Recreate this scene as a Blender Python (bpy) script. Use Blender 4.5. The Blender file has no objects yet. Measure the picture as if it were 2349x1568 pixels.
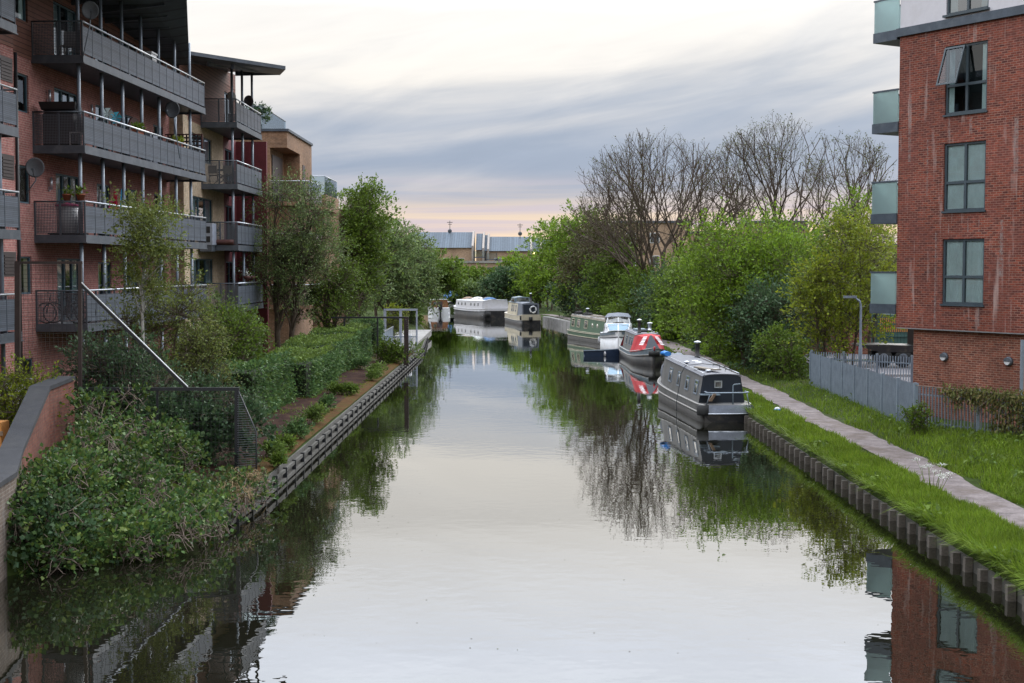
import bpy, math, random
import numpy as np
from mathutils import Vector, Matrix
R = math.radians
SC = bpy.context.scene
COL = SC.collection

# ---------------------------------------------------------------- camera
CAM_H = 5.9
FPX, CXP, CYP, HOR = 3200.0, 1174.5, 784.0, 614.0      # focal length etc. in pixels of a 2349 px wide frame
PITCH = math.atan((CYP - HOR) / FPX)
cam_d = bpy.data.cameras.new('camera')
cam = bpy.data.objects.new('camera', cam_d); COL.objects.link(cam)
cam.location = (0, 0, CAM_H)
cam.rotation_euler = (R(90) - PITCH, 0, 0)
cam_d.sensor_width = 36.0
cam_d.lens = 36.0 * FPX / 2349.0
cam_d.clip_start = 0.1
cam_d.clip_end = 6000
SC.camera = cam

def P(px, py, Y=None, z=None):
    """world point seen at photo pixel (px, py) at depth Y or height z"""
    a = (px - CXP) / FPX; b = (CYP - py) / FPX
    d = Vector((a, math.cos(PITCH) + b * math.sin(PITCH), -math.sin(PITCH) + b * math.cos(PITCH)))
    t = Y / d.y if Y is not None else (z - CAM_H) / d.z
    return Vector((0, 0, CAM_H)) + d * t

# ---------------------------------------------------------------- world and light
SUN_EL, SUN_AZ = R(30), R(24)        # azimuth measured from +Y (into the picture), negative = left
world = bpy.data.worlds.new('World'); SC.world = world
world.use_nodes = True
wn = world.node_tree; wn.nodes.clear()

class NT:
    """tiny node-tree helper"""
    def __init__(s, tree): s.t = tree
    def n(s, typ, ins=None, **props):
        nd = s.t.nodes.new(typ)
        for k, v in props.items(): setattr(nd, k, v)
        for k, v in (ins or {}).items():
            sock = nd.inputs[k]
            if isinstance(v, bpy.types.NodeSocket): s.t.links.new(v, sock)
            else: sock.default_value = v
        return nd
    def m(s, op, a, b=None, c=None, clamp=False):
        ins = {0: a}
        if b is not None: ins[1] = b
        if c is not None: ins[2] = c
        return s.n('ShaderNodeMath', ins, operation=op, use_clamp=clamp).outputs[0]
    def ramp(s, fac, stops, interp='LINEAR'):
        nd = s.n('ShaderNodeValToRGB', {0: fac})
        cr = nd.color_ramp; cr.interpolation = interp
        while len(cr.elements) < len(stops): cr.elements.new(0.5)
        for e, (p, c) in zip(cr.elements, stops):
            e.position = p; e.color = (c[0], c[1], c[2], 1)
        return nd.outputs[0]
    def mix(s, fac, a, b, blend='MIX'):
        nd = s.n('ShaderNodeMix', data_type='RGBA', blend_type=blend)
        for i, v in ((0, fac), (6, a), (7, b)):
            if isinstance(v, bpy.types.NodeSocket): s.t.links.new(v, nd.inputs[i])
            else: nd.inputs[i].default_value = v if i == 0 else (*v[:3], 1)
        return nd.outputs[2]

def srgb(r, g, b):
    f = lambda c: ((c / 255) / 12.92) if c <= 10.3 else (((c / 255) + .055) / 1.055) ** 2.4
    return (f(r), f(g), f(b))

w = NT(wn)
tc = w.n('ShaderNodeTexCoord')
sep = w.n('ShaderNodeSeparateXYZ', {0: tc.outputs['Generated']})
az = w.m('ARCTAN2', sep.outputs[0], sep.outputs[1])
el = w.m('ARCSINE', sep.outputs[2])
el_d = w.m('MULTIPLY', el, 57.2958); az_d = w.m('MULTIPLY', az, 57.2958)
# cloud streaks: long in one direction, rising slightly to the right
rot = w.m('SUBTRACT', el_d, w.m('MULTIPLY', az_d, 0.17))
cv = w.n('ShaderNodeCombineXYZ', {0: w.m('MULTIPLY', az_d, 0.045), 1: w.m('MULTIPLY', rot, 0.34), 2: 1.3})
n1 = w.n('ShaderNodeTexNoise', {'Vector': cv.outputs[0], 'Scale': 1.0, 'Detail': 5.0, 'Roughness': 0.5, 'Distortion': 0.9})
cv2 = w.n('ShaderNodeCombineXYZ', {0: w.m('MULTIPLY', az_d, 0.15), 1: w.m('MULTIPLY', rot, 0.85), 2: 7.7})
n2 = w.n('ShaderNodeTexNoise', {'Vector': cv2.outputs[0], 'Scale': 1.0, 'Detail': 5.0, 'Roughness': 0.55, 'Distortion': 0.4})
cv3 = w.n('ShaderNodeCombineXYZ', {0: w.m('MULTIPLY', az_d, 0.05), 1: w.m('MULTIPLY', el_d, 1.5), 2: 3.1})
n3 = w.n('ShaderNodeTexNoise', {'Vector': cv3.outputs[0], 'Scale': 1.0, 'Detail': 5.0, 'Roughness': 0.55, 'Distortion': 0.5})
# the grey bank: its upper border climbs to the right
top = w.m('ADD', 7.3, w.m('MULTIPLY', az_d, 0.09))
e1 = w.m('SUBTRACT', el_d, top)
e1 = w.m('ADD', e1, w.m('MULTIPLY', w.m('SUBTRACT', n1.outputs[0], 0.5), 9.5))
e1 = w.m('ADD', e1, w.m('MULTIPLY', w.m('SUBTRACT', n2.outputs[0], 0.5), 3.6))
grey_hi = w.m('MULTIPLY_ADD', e1, 0.15, 0.5, clamp=True)       # 0 in the bank, 1 above it
grey_hi = w.n('ShaderNodeMapRange', {0: grey_hi, 1: 0.0, 2: 1.0, 3: 0.0, 4: 1.0}, interpolation_type='SMOOTHSTEP').outputs[0]
bright = w.ramp(w.m('MULTIPLY', el_d, 1 / 60.0), [(0.0, srgb(250, 226, 200)), (0.07, srgb(238, 228, 218)), (0.12, srgb(242, 236, 228)), (0.18, srgb(248, 245, 241)), (0.26, srgb(232, 238, 250)), (0.42, (0.93, 0.96, 1.0)), (1.0, (0.84, 0.90, 1.0))])
dark = w.ramp(w.m('MULTIPLY', el_d, 1 / 12.0), [(0.0, srgb(190, 180, 190)), (0.17, srgb(180, 182, 198)), (0.34, srgb(150, 164, 187)), (0.58, srgb(160, 172, 191)), (0.8, srgb(188, 194, 204)), (1.0, srgb(226, 226, 228))])
cloud = w.mix(grey_hi, dark, bright)
cloud = w.n('ShaderNodeVectorMath', {0: cloud, 'Scale': w.n('ShaderNodeMapRange', {0: n2.outputs[0], 1: 0.3, 2: 0.7, 3: 0.96, 4: 1.04}).outputs[0]}, operation='SCALE').outputs[0]
# peach bands close to the horizon
hz = w.m('ADD', el_d, w.m('MULTIPLY', w.m('SUBTRACT', n3.outputs[0], 0.5), 3.6))
hmask = w.n('ShaderNodeMapRange', {0: hz, 1: 3.9, 2: 1.2, 3: 0.0, 4: 1.0}, interpolation_type='SMOOTHSTEP').outputs[0]
band = w.n('ShaderNodeMapRange', {0: n3.outputs[0], 1: 0.36, 2: 0.62, 3: 0.0, 4: 1.0}, interpolation_type='SMOOTHSTEP').outputs[0]
peach = w.mix(band, srgb(205, 192, 200), srgb(255, 224, 182))
cloud = w.mix(hmask, cloud, peach)
below = w.n('ShaderNodeMapRange', {0: el_d, 1: -0.3, 2: -3.0, 3: 0.0, 4: 1.0}).outputs[0]
cloud = w.mix(below, cloud, (0.10, 0.11, 0.10))
sky = w.n('ShaderNodeTexSky', sky_type='NISHITA', sun_disc=False, sun_elevation=SUN_EL, sun_rotation=SUN_AZ)
bg1 = w.n('ShaderNodeBackground', {'Color': sky.outputs[0], 'Strength': 0.08})
# an overcast sky grows brighter towards the zenith
lift = w.n('ShaderNodeMapRange', {0: w.m('ADD', el_d, w.m('MULTIPLY', w.m('SUBTRACT', n1.outputs[0], 0.5), 2.0)), 1: 10.4, 2: 16.5, 3: 1.0, 4: 2.3}).outputs[0]
lift = w.m('ADD', lift, w.n('ShaderNodeMapRange', {0: el_d, 1: 17.0, 2: 60.0, 3: 0.0, 4: 1.5}, interpolation_type='SMOOTHSTEP').outputs[0])
lift = w.m('MULTIPLY', lift, w.n('ShaderNodeMapRange', {0: sep.outputs[1], 1: -0.7, 2: 0.35, 3: 0.64, 4: 1.08}).outputs[0])   # the sunset side is the bright side
bg2 = w.n('ShaderNodeBackground', {'Color': cloud, 'Strength': lift})
ms = w.n('ShaderNodeMixShader', {0: 0.93, 1: bg1.outputs[0], 2: bg2.outputs[0]})
w.n('ShaderNodeOutputWorld', {'Surface': ms.outputs[0]})

sun_d = bpy.data.lights.new('sun', 'SUN'); sun = bpy.data.objects.new('sun', sun_d); COL.objects.link(sun)
sun_d.energy = 1.1; sun_d.angle = R(25); sun_d.color = (1.0, 0.95, 0.88)
sdir = Vector((math.sin(SUN_AZ) * math.cos(SUN_EL), math.cos(SUN_AZ) * math.cos(SUN_EL), math.sin(SUN_EL)))
sun.rotation_euler = sdir.to_track_quat('Z', 'Y').to_euler()
sun.location = sdir * 80
SC.view_settings.view_transform = 'Standard'
SC.view_settings.look = 'None'
SC.view_settings.exposure = 0.08
SC.view_settings.gamma = 1.0
SC.render.engine = 'CYCLES'
SC.cycles.use_denoising = True
SC.cycles.max_bounces = 6
SC.cycles.diffuse_bounces = 2
SC.cycles.glossy_bounces = 3
SC.cycles.transparent_max_bounces = 12
SC.cycles.transmission_bounces = 3
SC.cycles.caustics_reflective = False
SC.cycles.caustics_refractive = False

# ---------------------------------------------------------------- materials
MATS = {}
def newmat(name):
    m = bpy.data.materials.new(name); m.use_nodes = True
    m.node_tree.nodes.clear(); MATS[name] = m
    return m, NT(m.node_tree)

def surf(name, col, rough=0.6, metal=0.0, var=0.18, scale=3.0, bump=0.0, bscale=30.0, spec=0.4, dirt=None, dscale=1.2, damt=0.5):
    """general surface: a colour broken up by two noises, optional patchy dirt and bump"""
    m, t = newmat(name)
    tc = t.n('ShaderNodeTexCoord'); co = tc.outputs['Object']
    n = t.n('ShaderNodeTexNoise', {'Vector': co, 'Scale': scale, 'Detail': 6.0, 'Roughness': 0.6})
    nf = t.n('ShaderNodeTexNoise', {'Vector': co, 'Scale': scale * 9, 'Detail': 3.0})
    v = t.m('ADD', t.m('MULTIPLY', n.outputs[0], 0.65), t.m('MULTIPLY', nf.outputs[0], 0.35))
    k = t.n('ShaderNodeMapRange', {0: v, 1: 0.3, 2: 0.7, 3: 1 - var * 1.6, 4: 1 + var * 1.2}).outputs[0]
    c = t.n('ShaderNodeVectorMath', {0: (*col,), 'Scale': k}, operation='SCALE').outputs[0]
    if dirt is not None:
        dn = t.n('ShaderNodeTexNoise', {'Vector': co, 'Scale': dscale, 'Detail': 8.0, 'Roughness': 0.7})
        f = t.n('ShaderNodeMapRange', {0: dn.outputs[0], 1: 0.48, 2: 0.66, 3: 0.0, 4: damt}).outputs[0]
        c = t.mix(f, c, dirt)
    b = t.n('ShaderNodeBsdfPrincipled', {'Base Color': c, 'Roughness': rough, 'Metallic': metal, 'Specular IOR Level': spec})
    if bump > 0:
        bn = t.n('ShaderNodeTexNoise', {'Vector': co, 'Scale': bscale, 'Detail': 4.0})
        bp = t.n('ShaderNodeBump', {'Strength': bump, 'Distance': 0.02, 'Height': bn.outputs[0]})
        t.t.links.new(bp.outputs[0], b.inputs['Normal'])
    t.n('ShaderNodeOutputMaterial', {'Surface': b.outputs[0]})
    return m

def brick(name, c1, c2, mortar, patch, stain=None, stain_amt=0.0, bw=0.225, rh=0.075, ms=0.012, patch_amt=0.6):
    m, t = newmat(name)
    tc = t.n('ShaderNodeTexCoord'); uv = tc.outputs['UV']
    br = t.n('ShaderNodeTexBrick', {'Vector': uv, 'Color1': (*c1, 1), 'Color2': (*c2, 1), 'Mortar': (*mortar, 1), 'Scale': 1.0,
             'Mortar Size': ms, 'Mortar Smooth': 0.15, 'Bias': -0.1, 'Brick Width': bw, 'Row Height': rh})
    n = t.n('ShaderNodeTexNoise', {'Vector': uv, 'Scale': 0.8, 'Detail': 6.0, 'Roughness': 0.6})
    f = t.n('ShaderNodeMapRange', {0: n.outputs[0], 1: 0.42, 2: 0.66, 3: 0.0, 4: patch_amt}).outputs[0]
    c = t.mix(f, br.outputs[0], patch)
    nl = t.n('ShaderNodeTexNoise', {'Vector': uv, 'Scale': 0.33, 'Detail': 3.0})
    kl = t.n('ShaderNodeMapRange', {0: nl.outputs[0], 1: 0.3, 2: 0.7, 3: 0.72, 4: 1.25}).outputs[0]
    c = t.n('ShaderNodeVectorMath', {0: c, 'Scale': kl}, operation='SCALE').outputs[0]
    n2 = t.n('ShaderNodeTexNoise', {'Vector': uv, 'Scale': 6.0, 'Detail': 4.0})
    k = t.n('ShaderNodeMapRange', {0: n2.outputs[0], 1: 0.3, 2: 0.7, 3: 0.75, 4: 1.22}).outputs[0]
    c = t.n('ShaderNodeVectorMath', {0: c, 'Scale': k}, operation='SCALE').outputs[0]
    if stain is not None:     # pale lime runs down the wall
        mp = t.n('ShaderNodeMapping', {'Vector': uv, 'Scale': (3.0, 0.28, 1.0)})
        sn = t.n('ShaderNodeTexNoise', {'Vector': mp.outputs[0], 'Scale': 1.0, 'Detail': 5.0, 'Roughness': 0.6})
        sf = t.n('ShaderNodeMapRange', {0: sn.outputs[0], 1: 0.57, 2: 0.70, 3: 0.0, 4: stain_amt}).outputs[0]
        c = t.mix(sf, c, stain)
    b = t.n('ShaderNodeBsdfPrincipled', {'Base Color': c, 'Roughness': 0.85, 'Specular IOR Level': 0.25})
    bp = t.n('ShaderNodeBump', {'Strength': 0.5, 'Distance': 0.008, 'Height': br.outputs[1]}, invert=True)
    t.t.links.new(bp.outputs[0], b.inputs['Normal'])
    t.n('ShaderNodeOutputMaterial', {'Surface': b.outputs[0]})
    return m

def boards(name, col, dark, pitch=0.14, axis=1, rough=0.7):
    """cladding boards / louvres: dark joints at a fixed pitch of the UV"""
    m, t = newmat(name)
    tc = t.n('ShaderNodeTexCoord'); s = t.n('ShaderNodeSeparateXYZ', {0: tc.outputs['UV']})
    fr = t.m('FRACT', t.m('DIVIDE', s.outputs[axis], pitch))
    g = t.n('ShaderNodeMapRange', {0: fr, 1: 0.80, 2: 0.92, 3: 0.0, 4: 1.0}).outputs[0]
    idn = t.m('FLOOR', t.m('DIVIDE', s.outputs[axis], pitch))
    wn_ = t.n('ShaderNodeTexWhiteNoise', {1: idn}, noise_dimensions='1D')
    n = t.n('ShaderNodeTexNoise', {'Vector': tc.outputs['Object'], 'Scale': 2.5, 'Detail': 7.0, 'Roughness': 0.65})
    k = t.m('ADD', t.m('MULTIPLY', wn_.outputs[0], 0.35), t.m('MULTIPLY_ADD', n.outputs[0], 0.9, 0.38))
    c = t.n('ShaderNodeVectorMath', {0: (*col,), 'Scale': k}, operation='SCALE').outputs[0]
    c = t.mix(g, c, dark)
    b = t.n('ShaderNodeBsdfPrincipled', {'Base Color': c, 'Roughness': rough, 'Specular IOR Level': 0.3})
    bp = t.n('ShaderNodeBump', {'Strength': 0.6, 'Distance': 0.015, 'Height': fr})
    t.t.links.new(bp.outputs[0], b.inputs['Normal'])
    t.n('ShaderNodeOutputMaterial', {'Surface': b.outputs[0]})
    return m

def glass(name, tint, refl=0.12, rough=0.02, opac=0.0, body=(0.5, 0.6, 0.6)):
    m, t = newmat(name)
    fr = t.n('ShaderNodeFresnel', {'IOR': 1.5})
    f = t.m('ADD', t.m('MULTIPLY', fr.outputs[0], 0.85), refl, clamp=True)
    tr = t.n('ShaderNodeBsdfTransparent', {'Color': (*tint, 1)})
    gl = t.n('ShaderNodeBsdfGlossy', {'Roughness': rough, 'Color': (0.72, 0.76, 0.80, 1)})
    sh = tr.outputs[0]
    if opac > 0:
        tc = t.n('ShaderNodeTexCoord')
        n = t.n('ShaderNodeTexNoise', {'Vector': tc.outputs['Object'], 'Scale': 1.4, 'Detail': 3.0})
        df = t.n('ShaderNodeBsdfDiffuse', {'Color': (*body, 1)})
        tl = t.n('ShaderNodeBsdfTranslucent', {'Color': (*body, 1)})
        dd = t.n('ShaderNodeMixShader', {0: 0.78, 1: df.outputs[0], 2: tl.outputs[0]})
        oo = t.n('ShaderNodeMapRange', {0: n.outputs[0], 1: 0.3, 2: 0.7, 3: opac - 0.06, 4: opac + 0.06}).outputs[0]
        sh = t.n('ShaderNodeMixShader', {0: oo, 1: tr.outputs[0], 2: dd.outputs[0]}).outputs[0]
    mx = t.n('ShaderNodeMixShader', {0: f, 1: sh, 2: gl.outputs[0]})
    t.n('ShaderNodeOutputMaterial', {'Surface': mx.outputs[0]})
    return m

def mesh_mat(name, col, pitch, wire):
    """woven wire infill: real holes between the wires (UV in metres)"""
    m, t = newmat(name)
    tc = t.n('ShaderNodeTexCoord'); s = t.n('ShaderNodeSeparateXYZ', {0: tc.outputs['UV']})
    fx = t.m('FRACT', t.m('DIVIDE', s.outputs[0], pitch)); fy = t.m('FRACT', t.m('DIVIDE', s.outputs[1], pitch))
    h = t.m('MAXIMUM', t.m('LESS_THAN', fx, wire), t.m('LESS_THAN', fy, wire))
    tr = t.n('ShaderNodeBsdfTransparent')
    b = t.n('ShaderNodeBsdfPrincipled', {'Base Color': (*col, 1), 'Roughness': 0.5, 'Metallic': 0.4})
    mx = t.n('ShaderNodeMixShader', {0: h, 1: tr.outputs[0], 2: b.outputs[0]})
    t.n('ShaderNodeOutputMaterial', {'Surface': mx.outputs[0]})
    return m

def leafm(name, cols, trans=0.3, rough=0.55, val=0.35):
    """leaves: each leaf (mesh island) gets its own shade"""
    m, t = newmat(name)
    g = t.n('ShaderNodeNewGeometry')
    rp = g.outputs['Random Per Island']
    c = t.ramp(rp, [(i / max(1, len(cols) - 1), c) for i, c in enumerate(cols)])
    wnn = t.n('ShaderNodeTexWhiteNoise', {1: rp}, noise_dimensions='1D')
    tc = t.n('ShaderNodeTexCoord')
    n = t.n('ShaderNodeTexNoise', {'Vector': tc.outputs['Object'], 'Scale': 0.9, 'Detail': 3.0})
    k = t.m('MULTIPLY', t.n('ShaderNodeMapRange', {0: wnn.outputs[0], 1: 0.0, 2: 1.0, 3: 1 - val, 4: 1 + val}).outputs[0],
            t.n('ShaderNodeMapRange', {0: n.outputs[0], 1: 0.3, 2: 0.7, 3: 0.75, 4: 1.25}).outputs[0])
    c = t.n('ShaderNodeVectorMath', {0: c, 'Scale': k}, operation='SCALE').outputs[0]
    b = t.n('ShaderNodeBsdfPrincipled', {'Base Color': c, 'Roughness': rough, 'Specular IOR Level': 0.2})
    tl = t.n('ShaderNodeBsdfTranslucent', {'Color': c})
    mx = t.n('ShaderNodeMixShader', {0: trans, 1: b.outputs[0], 2: tl.outputs[0]})
    t.n('ShaderNodeOutputMaterial', {'Surface': mx.outputs[0]})
    return m

def emit(name, col, s):
    m, t = newmat(name)
    e = t.n('ShaderNodeEmission', {'Color': (*col, 1), 'Strength': s})
    t.n('ShaderNodeOutputMaterial', {'Surface': e.outputs[0]})
    return m

M = MATS
brick('brick_red', (0.38, 0.145, 0.125), (0.30, 0.11, 0.10), (0.42, 0.28, 0.25), (0.36, 0.16, 0.145))
brick('brick_cream', (0.46, 0.34, 0.22), (0.40, 0.29, 0.18), (0.46, 0.40, 0.32), (0.46, 0.35, 0.25))
brick('brick_brown', (0.26, 0.145, 0.085), (0.18, 0.095, 0.06), (0.30, 0.22, 0.16), (0.28, 0.16, 0.09))
brick('brick_dark', (0.24, 0.056, 0.032), (0.065, 0.019, 0.019), (0.27, 0.145, 0.11), (0.18, 0.060, 0.048), stain=(0.44, 0.32, 0.29), stain_amt=0.7)
brick('brick_low', (0.24, 0.075, 0.045), (0.11, 0.038, 0.030), (0.32, 0.19, 0.14), (0.16, 0.06, 0.042))
brick('brick_wing', (0.22, 0.080, 0.055), (0.15, 0.052, 0.042), (0.16, 0.09, 0.07), (0.14, 0.07, 0.055), stain=(0.09, 0.065, 0.06), stain_amt=0.75)
brick('brick_pale', (0.17, 0.13, 0.10), (0.12, 0.09, 0.075), (0.22, 0.19, 0.165), (0.13, 0.10, 0.085), stain=(0.34, 0.32, 0.31), stain_amt=0.5)
brick('brick_far', (0.40, 0.27, 0.18), (0.34, 0.22, 0.15), (0.40, 0.3, 0.22), (0.38, 0.26, 0.18))
boards('cladding', (0.17, 0.075, 0.055), (0.03, 0.015, 0.012), 0.16)
boards('panel_louvre', (0.125, 0.142, 0.175), (0.022, 0.025, 0.03), 0.052, rough=0.45)
boards('soffit', (0.075, 0.085, 0.10), (0.03, 0.034, 0.04), 1.35, axis=0)
boards('roof_tiles', (0.085, 0.11, 0.14), (0.05, 0.065, 0.085), 0.42, axis=0, rough=0.75)
boards('fence_sheet', (0.30, 0.345, 0.385), (0.17, 0.20, 0.23), 0.075, axis=0, rough=0.5)
boards('green_sheet', (0.05, 0.105, 0.095), (0.02, 0.05, 0.045), 0.20, axis=0, rough=0.5)
surf('steel_dark', (0.085, 0.098, 0.118), 0.5, 0.3, dirt=(0.16, 0.17, 0.19), dscale=2.0)
surf('steel_post', (0.20, 0.235, 0.28), 0.45, 0.3)
surf('rail_silver', (0.56, 0.59, 0.64), 0.3, 0.75)
surf('steel_black', (0.022, 0.023, 0.026), 0.45, 0.1)
surf('galv', (0.25, 0.30, 0.36), 0.5, 0.35)
surf('rust_black', (0.045, 0.03, 0.027), 0.6, 0.2)
mesh_mat('wire_mesh', (0.11, 0.12, 0.14), 0.05, 0.34)
mesh_mat('wire_fence', (0.05, 0.052, 0.056), 0.11, 0.055)
mesh_mat('lattice', (0.055, 0.042, 0.04), 0.16, 0.42)
surf('concrete', (0.30, 0.29, 0.28), 0.85, dirt=(0.10, 0.09, 0.075), dscale=1.6, damt=0.7, bump=0.3)
surf('concrete_dark', (0.10, 0.095, 0.085), 0.8, dirt=(0.04, 0.04, 0.03), damt=0.8, bump=0.3)
surf('coping', (0.034, 0.036, 0.042), 0.8, dirt=(0.06, 0.06, 0.06), damt=0.5, bump=0.3)
surf('render_white', (0.62, 0.60, 0.63), 0.8, var=0.05, dirt=(0.5, 0.47, 0.47), damt=0.4)
surf('band_grey', (0.065, 0.082, 0.105), 0.5, 0.2, dirt=(0.12, 0.14, 0.16), dscale=2.2)
surf('window_frame', (0.055, 0.075, 0.09), 0.45)
surf('window_frame_teal', (0.06, 0.11, 0.14), 0.45)
surf('white_paint', (0.74, 0.75, 0.77), 0.4, var=0.06, dirt=(0.45, 0.42, 0.37), damt=0.35)
surf('barge_white', (0.50, 0.49, 0.51), 0.5, var=0.06, dirt=(0.40, 0.37, 0.33), damt=0.4)
surf('cream_paint', (0.52, 0.46, 0.34), 0.5, var=0.1, dirt=(0.28, 0.24, 0.17), damt=0.5)
surf('curtain', (0.72, 0.90, 0.91), 0.9, var=0.1)
surf('curtain_cream', (0.66, 0.58, 0.44), 0.9, var=0.1)
surf('room_dark', (0.035, 0.045, 0.05), 0.9)  # near-black colour paints in the gloom of unlit rooms
surf('room_warm', (0.34, 0.27, 0.17), 0.9)  # warm colour paints lamplight into rooms that hold no lamp
surf('door_dark', (0.05, 0.035, 0.034), 0.5)
surf('red_panel', (0.13, 0.022, 0.028), 0.7)
glass('pane', (0.96, 1.0, 1.0), 0.07)
glass('pane_sky', (0.70, 0.77, 0.80), 0.30)
glass('balcony_frost', (0.85, 0.95, 0.94), 0.05, 0.25, 0.84, (0.70, 0.90, 0.89))
glass('balcony_clear', (0.82, 0.90, 0.91), 0.03)
surf('boat_grey', (0.155, 0.153, 0.15), 0.5, var=0.16, dirt=(0.085, 0.075, 0.062), damt=0.6, spec=0.5)
surf('boat_roof', (0.115, 0.12, 0.145), 0.6, var=0.08, dirt=(0.17, 0.17, 0.17), damt=0.4)
surf('boat_black', (0.018, 0.018, 0.02), 0.42, dirt=(0.08, 0.065, 0.05), damt=0.6, dscale=2.5)
surf('hull_weathered', (0.065, 0.06, 0.055), 0.6, dirt=(0.04, 0.037, 0.033), damt=0.75, dscale=2.2)
surf('boat_navy', (0.018, 0.024, 0.036), 0.4)
surf('boat_band', (0.30, 0.33, 0.40), 0.45, dirt=(0.16, 0.16, 0.17), damt=0.3)
surf('boat_green', (0.075, 0.135, 0.085), 0.45, dirt=(0.05, 0.075, 0.05), damt=0.5)
surf('boat_steel_blue', (0.17, 0.22, 0.26), 0.5, dirt=(0.1, 0.11, 0.12))
surf('strake', (0.46, 0.44, 0.41), 0.5, dirt=(0.15, 0.13, 0.11), damt=0.6, dscale=3)
surf('canvas_red', (0.46, 0.030, 0.038), 0.75, var=0.12, bump=0.25, bscale=6)
surf('canvas_grey', (0.17, 0.185, 0.215), 0.8, bump=0.2, bscale=6)
surf('canvas_blue', (0.035, 0.12, 0.28), 0.75, bump=0.3, bscale=5)
surf('blue_bright', (0.03, 0.22, 0.62), 0.6)
surf('dinghy_blue', (0.022, 0.040, 0.085), 0.4, dirt=(0.05, 0.07, 0.11))
surf('wood', (0.22, 0.15, 0.10), 0.8, bump=0.3)
surf('wood_grey', (0.23, 0.20, 0.165), 0.85, bump=0.4)
surf('wood_orange', (0.50, 0.22, 0.06), 0.7)
surf('varnish', (0.16, 0.07, 0.03), 0.35)
surf('rubber', (0.018, 0.018, 0.018), 0.7)
surf('rope_dark', (0.03, 0.035, 0.04), 0.9)
surf('orange_lens', (0.85, 0.20, 0.02), 0.3)
surf('brown_board', (0.09, 0.035, 0.03), 0.6)
surf('cloth_red', (0.48, 0.02, 0.06), 0.9)
surf('cloth_blue', (0.06, 0.33, 0.55), 0.9)
surf('cloth_grey', (0.30, 0.31, 0.33), 0.9)
surf('cloth_pink', (0.55, 0.05, 0.18), 0.9)
surf('terracotta', (0.30, 0.10, 0.055), 0.85)
surf('plastic_white', (0.58, 0.58, 0.60), 0.5)
surf('plastic_black', (0.02, 0.02, 0.022), 0.5)
surf('pinwheel_blue', (0.08, 0.45, 0.60), 0.4)
surf('pinwheel_pale', (0.55, 0.66, 0.68), 0.4)
surf('dish_grey', (0.115, 0.125, 0.14), 0.5)
surf('dish_pale', (0.42, 0.40, 0.36), 0.5)
surf('bark', (0.085, 0.062, 0.044), 0.9, var=0.3, scale=5, bump=0.5)
surf('bark_grey', (0.115, 0.10, 0.085), 0.9, var=0.3, scale=5, bump=0.5)
surf('bark_birch', (0.48, 0.46, 0.42), 0.8, var=0.15, dirt=(0.05, 0.045, 0.04), dscale=5, damt=0.9)
surf('twig', (0.20, 0.155, 0.125), 0.9)
glass('pane_dim', (0.5, 0.58, 0.62), 0.03)
surf('reed_dry', (0.30, 0.22, 0.12), 0.9)
surf('soil', (0.032, 0.016, 0.0135), 0.95, spec=0.05, var=0.35, scale=4, dirt=(0.085, 0.05, 0.026), dscale=1.3, damt=0.7, bump=0.8, bscale=18)
surf('moss_edge', (0.085, 0.043, 0.018), 0.95, spec=0.05, var=0.35, scale=5, dirt=(0.06, 0.07, 0.016), damt=0.8, dscale=2.0, bump=0.8, bscale=25)
surf('ground', (0.040, 0.060, 0.016), 0.95, spec=0.05, var=0.35, scale=1.5, dirt=(0.065, 0.05, 0.03), dscale=0.5, damt=0.5, bump=0.6, bscale=10)
surf('path', (0.21, 0.18, 0.175), 0.95, spec=0.08, var=0.34, scale=2.2, dirt=(0.12, 0.095, 0.08), dscale=0.8, damt=0.8, bump=0.9, bscale=22)
surf('asphalt', (0.16, 0.15, 0.16), 0.9, var=0.15, dirt=(0.10, 0.095, 0.10), dscale=0.4)
surf('kerb', (0.33, 0.31, 0.31), 0.9)
leafm('leaf_willow', [(0.095, 0.150, 0.050), (0.13, 0.195, 0.066), (0.17, 0.235, 0.09), (0.16, 0.205, 0.045)])
leafm('leaf_birch', [(0.125, 0.163, 0.037), (0.188, 0.213, 0.050), (0.150, 0.200, 0.075)])
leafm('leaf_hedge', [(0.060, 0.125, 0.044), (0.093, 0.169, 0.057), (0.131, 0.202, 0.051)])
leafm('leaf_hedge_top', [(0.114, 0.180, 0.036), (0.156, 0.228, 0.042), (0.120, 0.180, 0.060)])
leafm('leaf_bramble', [(0.026, 0.058, 0.020), (0.052, 0.105, 0.032), (0.092, 0.155, 0.038), (0.115, 0.15, 0.028)], rough=0.42)
leafm('leaf_dark', [(0.043, 0.088, 0.038), (0.064, 0.117, 0.053), (0.090, 0.133, 0.059)], rough=0.45)
leafm('leaf_fresh', [(0.095, 0.172, 0.014), (0.139, 0.231, 0.019), (0.185, 0.271, 0.024), (0.099, 0.166, 0.028)], trans=0.38)
leafm('leaf_mid', [(0.072, 0.126, 0.016), (0.102, 0.167, 0.020), (0.132, 0.191, 0.024)], trans=0.34)
leafm('leaf_yellow', [(0.174, 0.213, 0.018), (0.224, 0.259, 0.024), (0.132, 0.193, 0.021)], trans=0.4)
leafm('leaf_brown', [(0.075, 0.055, 0.030), (0.095, 0.085, 0.035), (0.080, 0.105, 0.030)], trans=0.3)
leafm('leaf_bud', [(0.075, 0.075, 0.035), (0.12, 0.14, 0.04)], trans=0.35)
leafm('leaf_climber', [(0.095, 0.115, 0.035), (0.140, 0.150, 0.045), (0.170, 0.130, 0.050)], trans=0.3)
leafm('leaf_ground', [(0.100, 0.160, 0.024), (0.130, 0.190, 0.028), (0.085, 0.140, 0.036)], trans=0.35)
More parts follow.
